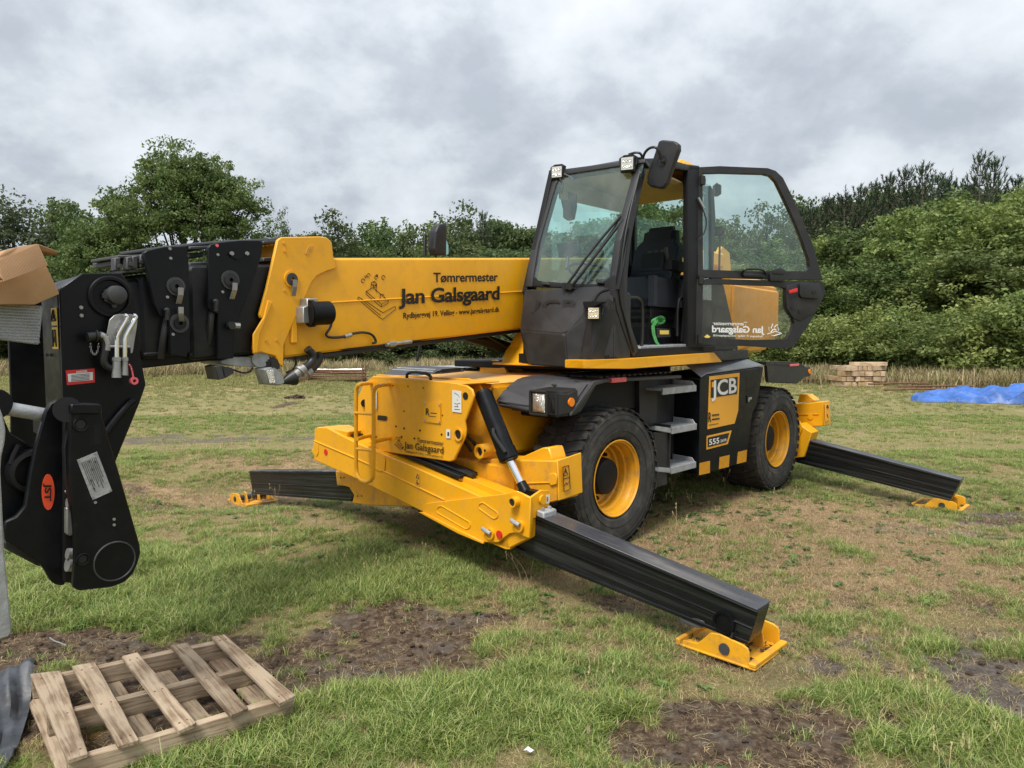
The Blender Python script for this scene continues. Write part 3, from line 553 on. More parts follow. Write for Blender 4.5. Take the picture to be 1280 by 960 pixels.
# ---- fenders
def fender_front(s):
    def W(u, v, z): return K.w(u, s*v, z)
    prof = [(.62, 1.395), (1.78, 1.412), (1.93, 1.398), (2.21, 1.168), (2.20, 1.145), (1.90, 1.365), (1.76, 1.382), (.62, 1.365)]
    f = B().prism([W(u, 1.22, z) for u, z in prof], -K.n*s*.62, .006)
    # curved nose face falling towards the chassis
    def WU(px, py, u): q = K.loc(K.U(px, py, u)); return W(q.x, q.y, q.z)
    nose = [WU(616, 502, 2.38), WU(621, 507.5, 2.36), WU(630, 485, 2.27), WU(647, 472, 2.13), WU(672, 467.5, 1.98), W(1.95, 1.21, 1.40), W(2.20, 1.21, 1.15), W(2.22, 1.21, 1.175), WU(670, 515, 2.28), W(2.27, 1.0, 1.14)]
    f.hull(nose+[W(1.75, .62, 1.40), W(1.75, 1.15, 1.40), W(2.0, 1.15, 1.15), W(2.05, .62, 1.15)], .02)
    f = f.out('front_fender', 'fender', tele)
    tr = B()
    for k in range(14):
        u0 = .66+k*.08
        for j in range(3): tr.box(K, u0, u0+.045, s*(.66+j*.17), s*(.80+j*.17), 1.412-.0, 1.427, .003) if s > 0 else tr.box(K, u0, u0+.045, s*(.80+j*.17), s*(.66+j*.17), 1.412, 1.427, .003)
    tr.out('tread_slats', 'fender', f)
    rf = B().box(K, 1.50, 1.70, min(s*1.19, s*1.232), max(s*1.19, s*1.232), 1.376, 1.415, .004).out('edge_reflector', 'pink', f) if s > 0 else None
    v0 = .90; LU = .09; hl = thing_part('head_lamp')
    bb = B().hull([W(2.31, v, z) for v in (v0, v0+.27) for z in (1.145, 1.335)]+[W(2.10, v, z) for v in (v0+.02, v0+.31) for z in (1.15, 1.355)]+[W(2.24, v0+.315, 1.16), W(2.24, v0+.315, 1.325)], .015)
    for (a, c) in (((v0+.008, 1.152), (v0+.008, 1.328)), ((v0+.008, 1.328), (v0+.175, 1.328)), ((v0+.175, 1.328), (v0+.175, 1.152)), ((v0+.175, 1.152), (v0+.008, 1.152))): bb.tube([W(2.315, *a), W(2.315, *c)], .011, 8)
    bb.out('lamp_housing', 'hose', hl)
    B().hull([W(2.313+x, v, z) for (x, v, z) in ((0, v0+.03, 1.17), (0, v0+.155, 1.17), (0, v0+.155, 1.312), (0, v0+.03, 1.312), (.014, v0+.05, 1.19), (.014, v0+.135, 1.19), (.014, v0+.135, 1.29), (.014, v0+.05, 1.29))]).out('lens', 'lens', hl)
    B().hull([W(2.31, v, z) for v in (v0+.20, v0+.255) for z in (1.17, 1.305)]+[W(2.318, v, z) for v in (v0+.215, v0+.24) for z in (1.19, 1.29)]).out('indicator_lens', 'blind', hl)
    p = W(2.20, v0+.312, 1.255); B().cyl(p, p+K.n*s*.014, .033).out('side_reflector', 'orange', hl)
fender_front(1); fender_front(-1)
# grey ribbed walkway on the far fender
b = B()
for k in range(26): b.box(K, -.2+k*.088, -.2+k*.088+.05, -1.14, -.55, 1.425, 1.44, .003)
b.out('walkway_slats', 'galv', tele)
B().box(K, -.25, 2.1, -1.16, -.52, 1.39, 1.424, .01).out('walkway', 'galv', tele)
B().hull([K.w(u, v, z) for u, z in ((2.25, 1.25), (2.22, 1.36), (2.05, 1.44), (1.75, 1.45), (1.7, 1.2)) for v in (-1.2, -.45)], .03).out('tank_cover', 'fender', tele)
for s in (1, -1):
    f = B().hull([K.w(u, s*v, z) for v in (.55, 1.21) for (u, z) in ((-1.15, 1.47), (-1.9, 1.45), (-2.2, 1.40), (-1.15, 1.44), (-2.24, 1.385))], .01).hull([K.w(u, s*v, z) for v in (1.18, 1.215) for (u, z) in ((-1.15, 1.44), (-1.2, 1.24), (-2.0, 1.19), (-2.2, 1.24), (-2.25, 1.36), (-2.24, 1.39))], .012).out('rear_fender', 'plastic', tele)
    B().box(K, -2.02, -1.78, min(s*1.2, s*1.222), max(s*1.2, s*1.222), 1.40, 1.425, .003).out('edge_reflector', 'pink', f)
    B().box(K, -2.42, -2.22, min(s*.98, s*1.2), max(s*.98, s*1.2), 1.26, 1.38, .01).out('tail_lamp', 'plastic', f)
    p = K.w(-2.38, s*1.2, 1.32); B().cyl(p, p+K.n*s*.01, .03).out('side_reflector', 'orange', f)
# mud shield behind the front wheel
B().prism([K.w(u, 1.02, z) for u, z in ((1.9, 1.37), (1.0, 1.37), (.98, .7), (1.05, .42), (1.0, .38), (.72, .38), (.70, 1.37), (.62, 1.37), (.62, 1.38), (1.9, 1.39))], -K.n*.3, .004).out('mud_shield', 'plastic', tele)
b = B().box(K, 1.0, 2.1, .6, .98, 1.1, 1.37, .01).out('inner_arch', 'cab_dark', tele)
# ---- steps
st = thing_part('access_steps')
for (z, u0, u1) in ((.545, .30, .74), (.91, .30, .74), (1.275, .32, .90)):
    b = B().box(K, u0, u1, .95, 1.20, z-.012, z+.012, .003)
    b.box(K, u0, u1, 1.185, 1.203, z-.045, z+.014, .003)
    b.prism([K.w(u0, .95, z), K.w(u0, 1.20, z), K.w(u0, 1.16, z+.05), K.w(u0, .95, z+.06)], K.d*.01, .002)
    for i in range(7):
        for j in range(3): q = K.w(u0+.05+i*(u1-u0-.1)/6, 1.0+j*.075, z+.012); b.lathe(q, UP, [(0, .018), (.008, .016), (.008, .009), (-.001, .008)], 10)
    b.out('step_tread', 'galv', st)
for z in (.545, .91):
    B().hull([K.w(.75, 1.20, z+.012), K.w(.75, 1.20, z-.035), K.w(.97, 1.17, z+.05), K.w(.97, 1.17, z+.01), K.w(.75, .98, z), K.w(.97, .98, z)], .004).out('step_tread', 'galv', st)
B().box(K, .742, .752, .93, 1.19, .50, .95, .002).box(K, .27, 1.0, .90, .94, .42, 1.34, .004).box(K, .75, .98, 1.0, 1.17, .40, .90, .01).out('step_frame', 'plastic', st)
# ---- side tank
def W(u, z, v=1.2): return K.w(u, v, z)
tank = B().prism([W(.235, .42), W(.235, 1.345), W(.135, 1.375), W(-1.12, 1.415), W(-.98, 1.02), (W(-.87, .92)), W(-.76, .42)], -K.n*.55, .008).out('side_tank', 'black', tele)
B().prism([K.w(.225, 1.195, 1.352), K.w(.12, 1.195, 1.382), K.w(-1.13, 1.195, 1.422), K.w(-1.06, 1.02, 1.492), K.w(.20, 1.02, 1.465)], UP*.012, .003).out('tank_lid', 'lid', tank)
p = K.w(.237, 1.12, 1.265); B().lathe(p, K.d, [(0, .032), (.012, .03), (.014, 0.001)], 20).out('side_reflector', 'orange', tank)
decalV('decal_panel', K, 1.2, [(886.5, 470.5), (924.2, 466), (922.5, 513), (918, 529.3), (884.3, 536.5)], 'decal_yellow', tank)
decalV('decal_field', K, 1.204, [(888.5, 475), (922, 471), (921.3, 492.5), (888.3, 497.3)], 'ink', tank, .002)
decalV('logo_tab', K, 1.207, [(889.8, 477.5), (893, 477.1), (892.8, 483.7), (889.6, 484.2)], 'decal_yellow', tank, .001)
lettV('JCB', K, 1.207, (889, 495.2), (920.6, 490.2), (889, 476.0), 'white', tank, bold=.022, space=.98)
lettV('R', K, 1.205, (885, 527.5), (889, 527), (885.2, 515.5), 'ink', tank, bold=.02)
decalV('rule', K, 1.205, [(890, 518), (899, 517), (899, 519.3), (890, 520.5)], 'inkfaint', tank, .001)
decalV('rule', K, 1.205, [(890, 523.5), (899.5, 522.3), (899.5, 524), (890, 525.4)], 'ink', tank, .001)
decalV('rule', K, 1.205, [(886, 531), (898, 529), (898, 529.8), (886, 531.9)], 'inkfaint', tank, .001)
decalV('model_plate', K, 1.2, [(883.3, 545), (914.3, 538), (909.5, 555), (883, 562)], 'decal_yellow', tank)
decalV('model_field', K, 1.204, [(884.8, 547), (911.5, 541), (908, 553), (884.6, 559)], 'ink', tank, .002)
lettV('555', K, 1.207, (886, 556.5), (898.8, 553.6), (886, 549.5), 'white', tank, bold=.02)
lettV('260R', K, 1.207, (900, 553), (908, 551.2), (900, 549.5), 'white', tank, bold=.005)
for q in ([(874.3, 579), (887.3, 576), (887, 591), (873.8, 594)], [(899.5, 571.5), (911.8, 568.7), (910.8, 583.5), (898.6, 586.3)], [(922.5, 565), (933.5, 562.3), (932.5, 577), (921, 579.8)]): decalV('reflective_square', K, 1.2, q, 'stripe', tank)
b = B().prism([K.V(*q, 1.201) for q in ((933, 494), (941, 492.5), (941, 502.5), (933, 504))], K.n*.006, .002).out('tank_latch', 'black', tank)
B().prism([K.V(*q, 1.208) for q in ((935.5, 497), (939.5, 496.2), (939.5, 499), (937, 499.5), (936.7, 502), (935.3, 502.3))], K.n*.003, .001).out('latch_lever', 'galv', tank)
b = B()
for k in range(7): b.prism([K.V(*q, 1.2) for q in ((932+k*.2, 473+k*2.6), (944, 471+k*2.6), (944, 471.6+k*2.6), (932+k*.2, 473.8+k*2.6))], K.n*.004, 0)
b.out('tank_louvre', 'black', tank)
# yellow bracket on the deck
b = B()
for u in (1.7, 1.5): b.prism([K.w(u, v, z) for v, z in ((-.32, 1.40), (-.28, 1.50), (-.10, 1.53), (.0, 1.50), (.06, 1.40))], -K.d*.03, .004)
b.box(K, 1.48, 1.70, -.26, -.06, 1.49, 1.52, .004); b.out('deck_bracket', 'yellow', tele)

# ================================================================== upper structure (turret frame T)
base = B().cyl(T.w(0, 0, 1.29), T.w(0, 0, 1.47), .62, seg=64, bevel=.01).box(T, -1.5, 1.7, -.75, .9, 1.455, 1.52, .01).out('slewing_platform', 'cab_dark', tele)
# yellow turret casting left of the cab
B().hull([T.w(1.85, v, z) for v, z in ((-.02, 1.50), (.62, 1.50))]+[T.w(1.72, v, z) for v, z in ((-.06, 1.66), (.40, 1.66), (-.1, 1.5))]+[T.w(.8, v, z) for v in (-.3, .3) for z in (1.5, 1.8)]+[T.w(1.78, .5, 1.52)], .012)\
 .hull([T.w(1.68, v, 1.79) for v in (.02, .34)]+[T.w(1.74, v, 1.62) for v in (-.05, .40)]+[T.w(1.0, v, z) for v in (0, .34) for z in (1.6, 1.8)], .012)\
 .prism([T.w(1.90, -.08, 1.497), T.w(1.90, .66, 1.497), T.w(1.0, .66, 1.497), T.w(1.0, -.08, 1.497)], UP*.016, .004).out('turret_casting', 'yellow', base)
B().box(T, 1.45, 1.72, -.08, .24, 1.80, 1.86, .006).box(T, 1.45, 1.74, .10, .22, 1.80, 1.98, .008).out('hinge_block', 'cab_dark', base)
p = T.w(1.745, .19, 1.92); B().cyl(p, p+T.d*.006, .012, seg=8).out('bolt', 'steel', base)
# yellow side sill under the cab
sill = B().prism([T.w(1.72, 1.22, 1.487), T.w(1.80, 1.19, 1.487), T.w(2.17, .98, 1.50), T.w(2.17, .8, 1.50), T.w(-.07, .8, 1.495), T.w(-.07, 1.22, 1.495)], UP*.002, 0)
sill = B().hull([T.w(1.74, 1.22, 1.49), T.w(2.10, 1.03, 1.50), T.w(2.12, 1.02, 1.565), T.w(1.78, 1.215, 1.572), T.w(-.07, 1.22, 1.495), T.w(.13, 1.22, 1.59), T.w(.13, .85, 1.59), T.w(-.07, .85, 1.495), T.w(2.10, .85, 1.50), T.w(2.10, .85, 1.565)], .004).out('side_sill', 'yellow', base)
B().hull([T.w(.0, 1.17, 1.56), T.w(-.05, 1.17, 1.505), T.w(-1.0, 1.12, 1.505), T.w(-1.0, 1.12, 1.60), T.w(.1, 1.17, 1.60), T.w(.1, .6, 1.60), T.w(-1.0, .6, 1.6), T.w(-1.0, .6, 1.5), T.w(0, .6, 1.5)], .006).out('rear_skirt', 'plastic', base)
# ---- rear cowl, boom pivot tower
cowl = B().hull([T.w(-.55, v, z) for v in (.3, 1.12) for z in (1.56, 2.30)]+[T.w(-2.05, v, z) for v in (.3, 1.08) for z in (1.75, 2.30)]+[T.w(-1.8, v, 1.56) for v in (.3, 1.0)]+[T.w(-1.9, v, 2.42) for v in (.3, .95)]+[T.w(-.60, v, 2.42) for v in (.3, .98)], .03).out('rear_cowl', 'yellow', base)
B().hull([T.w(u, v, z) for u, v, z in ((-.02, 1.10, 1.6), (-.70, 1.13, 1.6), (-.55, 1.13, 1.8), (-.25, 1.12, 2.35), (-.02, 1.1, 2.35), (-.02, .3, 1.6), (-.6, .3, 1.6), (-.1, .3, 2.4))], .01).out('cowl_infill', 'plastic', base)
B().hull([T.w(u, v, z) for v in (-.75, -.25) for (u, z) in ((-.4, 1.5), (-2.3, 1.6), (-2.3, 2.3), (-.4, 2.2))], .04).out('engine_cover', 'yellow', base)
B().prism([T.w(u, .24, z) for u, z in ((-1.5, 1.5), (-2.35, 1.7), (-2.62, 2.6), (-2.55, 2.86), (-2.30, 2.92), (-1.7, 2.35), (-.9, 1.9), (-.8, 1.5))], -T.n*.06, .01).prism([T.w(u, -.50, z) for u, z in ((-1.5, 1.5), (-2.35, 1.7), (-2.62, 2.6), (-2.55, 2.86), (-2.30, 2.92), (-1.7, 2.35), (-.9, 1.9), (-.8, 1.5))], -T.n*.06, .01).out('boom_tower', 'yellow', base)
B().box(T, -2.25, -1.75, .0, .3, 2.62, 2.82, .03).out('hose_cover', 'yellow', base)
# ---- boom
VB = .15
SL = math.tan(R(4.8))
def bz(u, z0): return z0-(u-1.725)*SL          # height of a line of the boom at u
def bseg(name, u0, u1, v0, v1, zt, zb, m, parent, bev=.03):
    o = B().prism([T.w(u0, v1, bz(u0, zt)), T.w(u1, v1, bz(u1, zt)), T.w(u1, v1, bz(u1, zb)), T.w(u0, v1, bz(u0, zb))], T.n*(v0-v1), bev, 3).out(name, m, parent); return o
boom = bseg('boom', -2.45, 4.15, -.36, VB, 2.438, 1.815, 'yellow', tele, .035)
B().tube([T.V(x, y, VB+.001) for x, y in ((655, 364.2), (420, 377.8), (398, 379.5))], .0065, 6, 0).out('weld_seam', 'yellow', boom)
# dark plate added as shadow along the boom's underside, and lower edge weld
B().prism([T.w(1.2, VB-.03, bz(1.2, 1.812)), T.w(3.95, VB-.03, bz(3.95, 1.812)), T.w(3.95, -.3, bz(3.95, 1.812)), T.w(1.2, -.3, bz(1.2, 1.812))], -UP*.03, .004).out('shadow_strip', 'hose', boom)
head = sV('boom_head', T, VB+.022, [(347, 300), (352, 296.5), (400, 295.5), (409, 297), (415, 302.5), (417, 320), (421, 335), (408, 339), (396, 345), (389, 354), (384, 366), (366, 405), (355, 431), (354.5, 459), (349, 456), (344, 445), (326, 440), (318, 443), (317, 436), (318, 418), (330, 397), (326, 398), (324.5, 393), (333, 362)], .024, 'yellow', boom, .005)
B().prism([T.w(4.10, v, z) for v, z in ((.17, 1.70), (.17, 2.36), (-.40, 2.36), (-.40, 1.70))], -T.d*.05, .01).out('head_collar', 'yellow', boom)
B().prism([T.V(*q, VB-.46) for q in ((347, 300), (352, 296.5), (400, 295.5), (409, 297), (415, 330), (385, 366), (355, 431), (326, 440), (318, 418), (333, 362))], -T.n*.024, .004).out('boom_head_plate', 'yellow', boom)
sV('head_rib', T, VB+.034, [(335, 375), (341, 378), (325, 418), (322.5, 441), (317, 442), (316.5, 418), (330, 396)], .014, 'yellow', boom, .005)
def roundplate(px, py, v, r1, r2, parent, mats=('yellow', 'fender')):
    p = T.V(px, py, v); B().lathe(p, T.n, [(0, r1), (.008, r1), (.008, r2), (0, r2)], 28).out('boss', mats[0], parent); B().lathe(p, T.n, [(0, r2), (.016, r2), (.016, .012), (.003, .012)], 24).out('pin', mats[1], parent)
def keeper(px, py, v, dx_, dy_, parent, L=20):
    a = T.V(px, py, v); b_ = T.V(px+dx_*.05, py+L*.45, v); c = T.V(px+dx_, py+L, v)
    w_ = T.d*.024
    B().prism([a-w_*.6+T.n*.03, a+w_*.6+T.n*.03, b_+w_*.6+T.n*.028, b_-w_*.6+T.n*.028], T.n*.007, .001).prism([b_-w_*.6+T.n*.028, b_+w_*.6+T.n*.028, c+w_*.6+T.n*.004, c-w_*.6+T.n*.004], T.n*.007, .001).out('keeper_plate', 'steel', parent)
roundplate(364, 349, VB+.022, .052, .038, boom); keeper(365, 350, VB+.022, 1, 18, boom)
B().prism([T.V(*q, VB+.024) for q in ((381, 317), (386, 307), (391, 306), (389, 312), (384, 319))], T.n*.003, .001).out('decal', 'yellow_low', boom)
b = B()
for q in ((355, 304), (356, 314), (333, 426), (346, 425), (356, 363), (373, 404)): p = T.V(*q, VB+.023); b.cyl(p, p+T.n*.006, .009, seg=8)
b.out('plug', 'yellow_low', boom)
# lettering on the boom
lettV('Tømrermester', T, VB+.001, (541.5, 352.5), (622, 351.2), (541.5, 340.8), 'ink', boom, bold=.020, space=.98)
lettV('Jan Galsgaard', T, VB+.001, (497.5, 380), (623.5, 374), (497.5, 361), 'ink', boom, bold=.026, space=.95, proud=.009)
lettV('Rydbjergvej 19. Velling - www.jangalsgaard.dk', T, VB+.001, (504, 398), (624, 389.5), (504, 391), 'ink', boom, bold=.02)
planemark(pm(T, 'V', VB+.002, 447, 342, 495, 400), boom, .0020)
# motor with its bracket and lead
B().prism([T.V(*q, VB+.10) for q in ((384, 373), (397, 373), (397, 382), (392, 404), (379, 404), (379, 384), (384, 382))], -T.n*.1, .004).out('motor_bracket', 'steel', boom)
p0, p1 = T.V(389, 392, VB+.10), T.V(414, 391, VB+.12); ax_ = (p1-p0)
B().cyl(p0-ax_*.1, p1, .075, seg=24, bevel=.012).cyl(p0-ax_*.15, p0+ax_*.12, .085, seg=24, bevel=.006).out('motor', 'black', boom)
B().tube([T.V(*q, VB+.03) for q in ((415, 400), (413, 410), (406, 419), (414, 422.5), (432, 421), (440, 417), (455, 415), (466, 418), (471, 428), (466, 429))], .009, 8).out('motor_lead', 'hose', boom)
B().cyl(T.V(431, 421, VB+.03), T.V(439, 418.5, VB+.03), .014).out('lead_connector', 'steel', boom)
B().tube([T.V(*q, VB-.02) for q in ((400, 434), (430, 436), (480, 431), (520, 424), (600, 414), (655, 408))], .016, 8).out('boom_hose', 'hose', boom)
B().cyl(T.V(483, 431, VB+.01), T.V(514, 427, VB+.01), .014).cyl(T.V(486, 430.6, VB+.01), T.V(494, 429.6, VB+.01), .022, seg=6).out('pipe_fitting', 'steel', boom)
B().cyl(T.w(1.0, -.1, 1.50), T.w(2.4, -.1, 1.80), .055).out('lift_ram', 'black', boom)
B().tube([T.V(*q, VB-.2) for q in ((595, 414), (612, 422), (636, 436))], .012).tube([T.V(*q, VB-.2) for q in ((620, 412), (640, 425))], .012).out('lift_hose', 'hose', boom)
# inner sections
s2 = bseg('boom_section', 3.9, 4.72, -.34, .13, 2.40, 1.86, 'black_section', boom, .04)
s3 = bseg('boom_section', 4.3, 4.98, -.32, .11, 2.355, 1.89, 'black_section', boom, .04)
s4 = bseg('boom_section', 4.6, 5.30, -.30, .09, 2.33, 1.92, 'black_section', boom, .04)
bseg('section_base', 4.2, 5.25, -.28, .07, 1.93, 1.845, 'cab_dark', boom, .02)
c1 = sV('collar_plate', T, VB+.03, [(260.5, 310), (263, 306), (272, 303.5), (300, 300.5), (325, 300.5), (329, 304), (327, 320), (311, 367), (292.5, 410), (292, 448), (272.5, 449), (272.5, 392), (263, 389), (260.5, 384)], .025, 'black', boom, .003)
c2 = sV('collar_plate', T, VB+.03, [(179, 316), (185, 313), (205, 308.5), (233.5, 308), (236, 332), (238, 420), (234, 446), (213, 443.5), (211, 398), (199, 394.5), (193, 380), (184, 340)], .025, 'black', boom, .003)
for q in ((VB-.50), ):
    sV('collar_plate', T, q, [(262, 306), (325, 300), (327, 320), (300, 400), (270, 400)], .02, 'black', boom); sV('collar_plate', T, q, [(182, 313), (233, 308), (236, 400), (200, 395)], .02, 'black', boom)
roundplate(287.5, 350, VB+.03, .055, .04, boom, ('fender', 'plastic')); keeper(290, 354, VB+.035, -1, 18, boom, 20)
roundplate(219.5, 358, VB+.03, .05, .036, boom, ('fender', 'plastic')); keeper(222.5, 360, VB+.035, 0, 18, boom, 20)
roundplate(224, 404, VB+.03, .052, .034, boom, ('fender', 'cab_dark')); keeper(222.5, 384, VB+.035, 4, 17, boom, 18)
b = B()
for q in ((212, 311), (213, 323), (209, 371.5), (216, 418), (272, 318.5), (278, 365)): p = T.V(*q, VB+.03); b.cyl(p, p+T.n*.008, .0085, seg=8, bevel=.002)
for q in ((289, 317), (308, 317)): p = T.V(*q, VB+.035); b.cyl(p, p+T.n*.014, .012, seg=6)
b.out('bolt', 'bolt', boom)
p = T.V(298.5, 317, VB+.03); B().hull([T.V(*q, VB+.03)+T.n*h for q in ((285, 317), (291, 311.5), (304, 310.5), (312, 315), (308, 321), (296, 325), (288, 322)) for h in (0, .008)], .003).out('sensor_plate', 'black', boom)
p = T.V(271, 307, VB+.03); B().cyl(p, p+T.n*.006, .009, seg=10).out('red_cap', 'pink', boom)
b = B()
for (x, y) in ((207, 392), (268, 381)): b.tube([T.V(x, y-4, VB+.05), T.V(x+3, y-6, VB+.06), T.V(x+2, y+8, VB+.055)], .012)
b.out('hose_guide', 'hose', boom)
p = T.V(287, 407, VB+.04); B().cyl(p, p+T.n*.03, .022).out('rubber_stop', 'hose', boom); B().cyl(T.V(292, 407, VB+.04), T.V(300, 407.5, VB+.05), .018, seg=8).out('valve', 'steel', boom)
b = B()
for (x0, x1, y0, y1, v) in ((146, 196, 319, 323, .10), (148, 196, 324, 331, .05), (237, 262, 308, 312, .08), (237, 255, 316, 322, .02), (237, 262, 328, 333, .10), (160, 188, 337, 341, .12), (329, 350, 301, 305, .08), (329, 346, 322, 327, .1)):
    P = [T.V(*q, v) for q in ((x0, y0), (x1, y0-1), (x1, y1-1), (x0, y1))]; b.prism(P, -T.n*.35, .004)
for (x, y) in ((146, 331), (161, 330), (168, 329), (178, 327)): P = [T.V(*q, .13) for q in ((x-3, y-9), (x+5, y-10), (x+5, y+7), (x-3, y+8))]; b.prism(P, -T.n*.05, .006)
b.out('chain_anchor', 'fender', boom)
b = B()
for q in ((149, 333), (163, 330.5), (176, 327)): p = T.V(*q, .132); b.cyl(p, p+T.n*.02, .012, seg=6)
for v in (.05, 0, -.05, -.1): b.tube([T.V(150, 318, v), T.V(200, 311, v), T.V(262, 304, v), T.V(345, 300, v)], .012, 8, 1)
b.out('extension_hose', 'fender', boom)
for (L_, r_) in (((140, 385, 141, 427), .016), ((210, 392, 201, 448), .018), ((267, 375, 262, 430), .018)):
    B().tube([T.V(L_[0], L_[1], .14), T.V((L_[0]+L_[2])/2-1, (L_[1]+L_[3])/2, .15), T.V(L_[2], L_[3], .12)], r_).out('section_hose', 'hose', boom)
b = B()
for (x, y, w_, h) in ((181, 441, 20, 5), (237, 441, 20, 6), (152, 432, 20, 5)): P = [T.V(*q, .12) for q in ((x, y), (x+w_, y-1), (x+w_, y+h-1), (x, y+h))]; b.prism(P, -T.n*.3, .005)
b.out('slide_pad', 'cab_dark', boom)
# underside fittings of the head
b = B(); b.prism([T.V(*q, .10) for q in ((292, 446), (330, 446), (331, 459), (295, 458), (276, 455), (276, 451))], -T.n*.25, .004)
b.cyl(T.V(326, 449, .14), T.V(326, 449, .11), .05); b.out('guide_bracket', 'galv', boom)
wlp = B().prism([T.V(*q, .17) for q in ((269, 458), (277, 456), (281, 473), (273, 475))], -T.n*.13, .004).prism([T.V(*q, .15) for q in ((277, 457), (291, 460), (293, 466), (282, 473))], -T.n*.1, .004).out('head_work_lamp', 'fender', boom)
b = B(); b.tube([T.V(*q, .12) for q in ((291, 462), (305, 467), (314, 464), (316, 459))], .006, 6); b.out('lamp_lead', 'hose', boom)
B().prism([T.V(*q, .20) for q in ((330, 461), (343, 458), (353, 466), (357, 479), (350, 482), (336, 481))], -T.n*.12, .008).out('head_lamp_body', 'galv', boom)
decalV('head_lamp_lens', T, .205, [(332, 463), (341, 461), (344, 478), (337, 479)], 'lens', boom, .004)
B().hull([T.V(*q, .20)+T.n*h for q in ((337, 450), (347, 447), (352, 458), (350, 463), (338, 461)) for h in (0, -.1)], .01).out('lamp_bracket', 'hose', boom)
B().cyl(T.V(352, 478, .18), T.V(367, 472, .18), .012, .05).cyl(T.V(366, 473, .18), T.V(369, 479, .18), .04, .025).out('cone_plug', 'hose', boom)
for dx_, dy_, vv in ((0, 0, .18), (8, 3, .12)):
    B().tube([T.V(384+dx_, 436+dy_*.2, vv), T.V(392+dx_, 444, vv), T.V(390+dx_, 453, vv), T.V(378+dx_, 462+dy_, vv)], .026, 12).out('hydraulic_hose', 'hose', boom)
    B().cyl(T.V(380+dx_, 461+dy_, vv), T.V(366+dx_*.6, 471+dy_, vv), .034, .026).cyl(T.V(376+dx_, 463+dy_, vv), T.V(374+dx_, 465+dy_, vv), .04).out('hose_fitting', 'steel', boom)
B().tube([T.V(*q, .10) for q in ((356, 437), (366, 441), (371, 452), (368, 462), (358, 466))], .008).out('small_hose', 'hose', boom)

# ---- boom tip carriage (black twin plates) --------------------------------------------------
VC = .40
tip = thing_part('boom_tip')
cpx = [(74.5, 363), (77, 359), (103, 341.5), (152, 341), (158, 350), (166, 361), (171, 393), (175.5, 443), (182.5, 481), (175, 503), (141, 586), (100, 600), (80, 600), (79, 500)]
tp = sV('side_plate', T, VC, cpx, .022, 'black', tip, .004)
B().prism([T.V(*q, VC)-T.n*.75 for q in cpx], -T.n*.022, .004).out('side_plate', 'black', tip)
B().prism([T.w(5.46, v, z) for v, z in ((VC-.02, 1.96), (VC-.02, 1.35), (VC-.24, 1.35), (VC-.24, 1.99))], -T.d*.03, .006).hull([T.w(u, v, z) for v in (VC-.24, VC-.02) for (u, z) in ((5.46, 1.96), (5.40, 2.01), (5.30, 2.045), (5.28, 2.02), (5.42, 1.94))], .005).out('front_channel', 'black', tip)
wlb = B().prism([T.w(5.462, v, z) for v, z in ((VC-.03, 1.88), (VC-.10, 1.88), (VC-.10, 1.69), (VC-.03, 1.69))], T.d*.002, 0).out('warning_label', 'ylabel', tip)
lines('pictogram', [[T.w(5.467, VC-.065+v, z) for v, z in s] for s in ([(-.025, 1.82), (0, 1.87), (.025, 1.82), (-.025, 1.82)], [(0, 1.85), (0, 1.83)], [(-.033, 1.795), (.033, 1.795)], [(-.02, 1.70), (-.015, 1.78)], [(.02, 1.70), (.012, 1.78)], [(-.01, 1.72), (.015, 1.75)])], .004, 'ink', wlb)
p = T.V(137.5, 371, VC); B().lathe(p, T.n, [(0, .10), (.012, .10), (.016, .095), (.016, .082), (.008, .078)], 36).out('pin_boss', 'black', tip)
p = T.V(139, 370, VC)
B().hull([p+T.d*a+UP*c+T.n*h for (a, c) in ((.045, .02), (.045, -.02), (-.05, .035), (-.05, -.035), (0, .045), (0, -.045)) for h in (.0, .03)], .01).lathe(T.V(142, 369, VC)+T.n*.02, T.n, [(0, .045), (.03, .043), (.034, .036), (.034, .001)], 28).cyl(T.V(141, 382, VC), T.V(141, 382, VC)+T.n*.02, .012, seg=8).out('pivot_pin', 'fender', tip)
b = B()
for q in ((101, 384.5), (101.5, 394.5), (59, 433), (46, 505)): pz = T.V(*q, VC) if q[0] > 80 else T.w(5.47, VC-.16, 1.66); b.cyl(pz, pz+T.n*.008, .009, seg=8, bevel=.002)
b.out('bolt', 'bolt', tip)
rl = decalV('safety_label', T, VC, [(82, 463), (118, 460.5), (118.5, 478), (83.5, 481.5)], 'red', tip, .002)
decalV('label_field', T, VC+.003, [(84.5, 467.5), (116, 465), (116.2, 475), (85.5, 477.5)], 'white', rl, .001)
b = B()
for k in range(5):
    y = 468.8+k*1.75; b.prism([T.V(*q, VC+.0045) for q in ((89, y), (112, y-1.9), (112, y-1.2), (89, y+.7))], T.n*.0008, 0)
b.out('label_text', 'fender', rl)
lettV('DANGER', T, VC+.0035, (95, 466.2), (109, 465), (95, 463.6), 'white', rl, bold=.02)
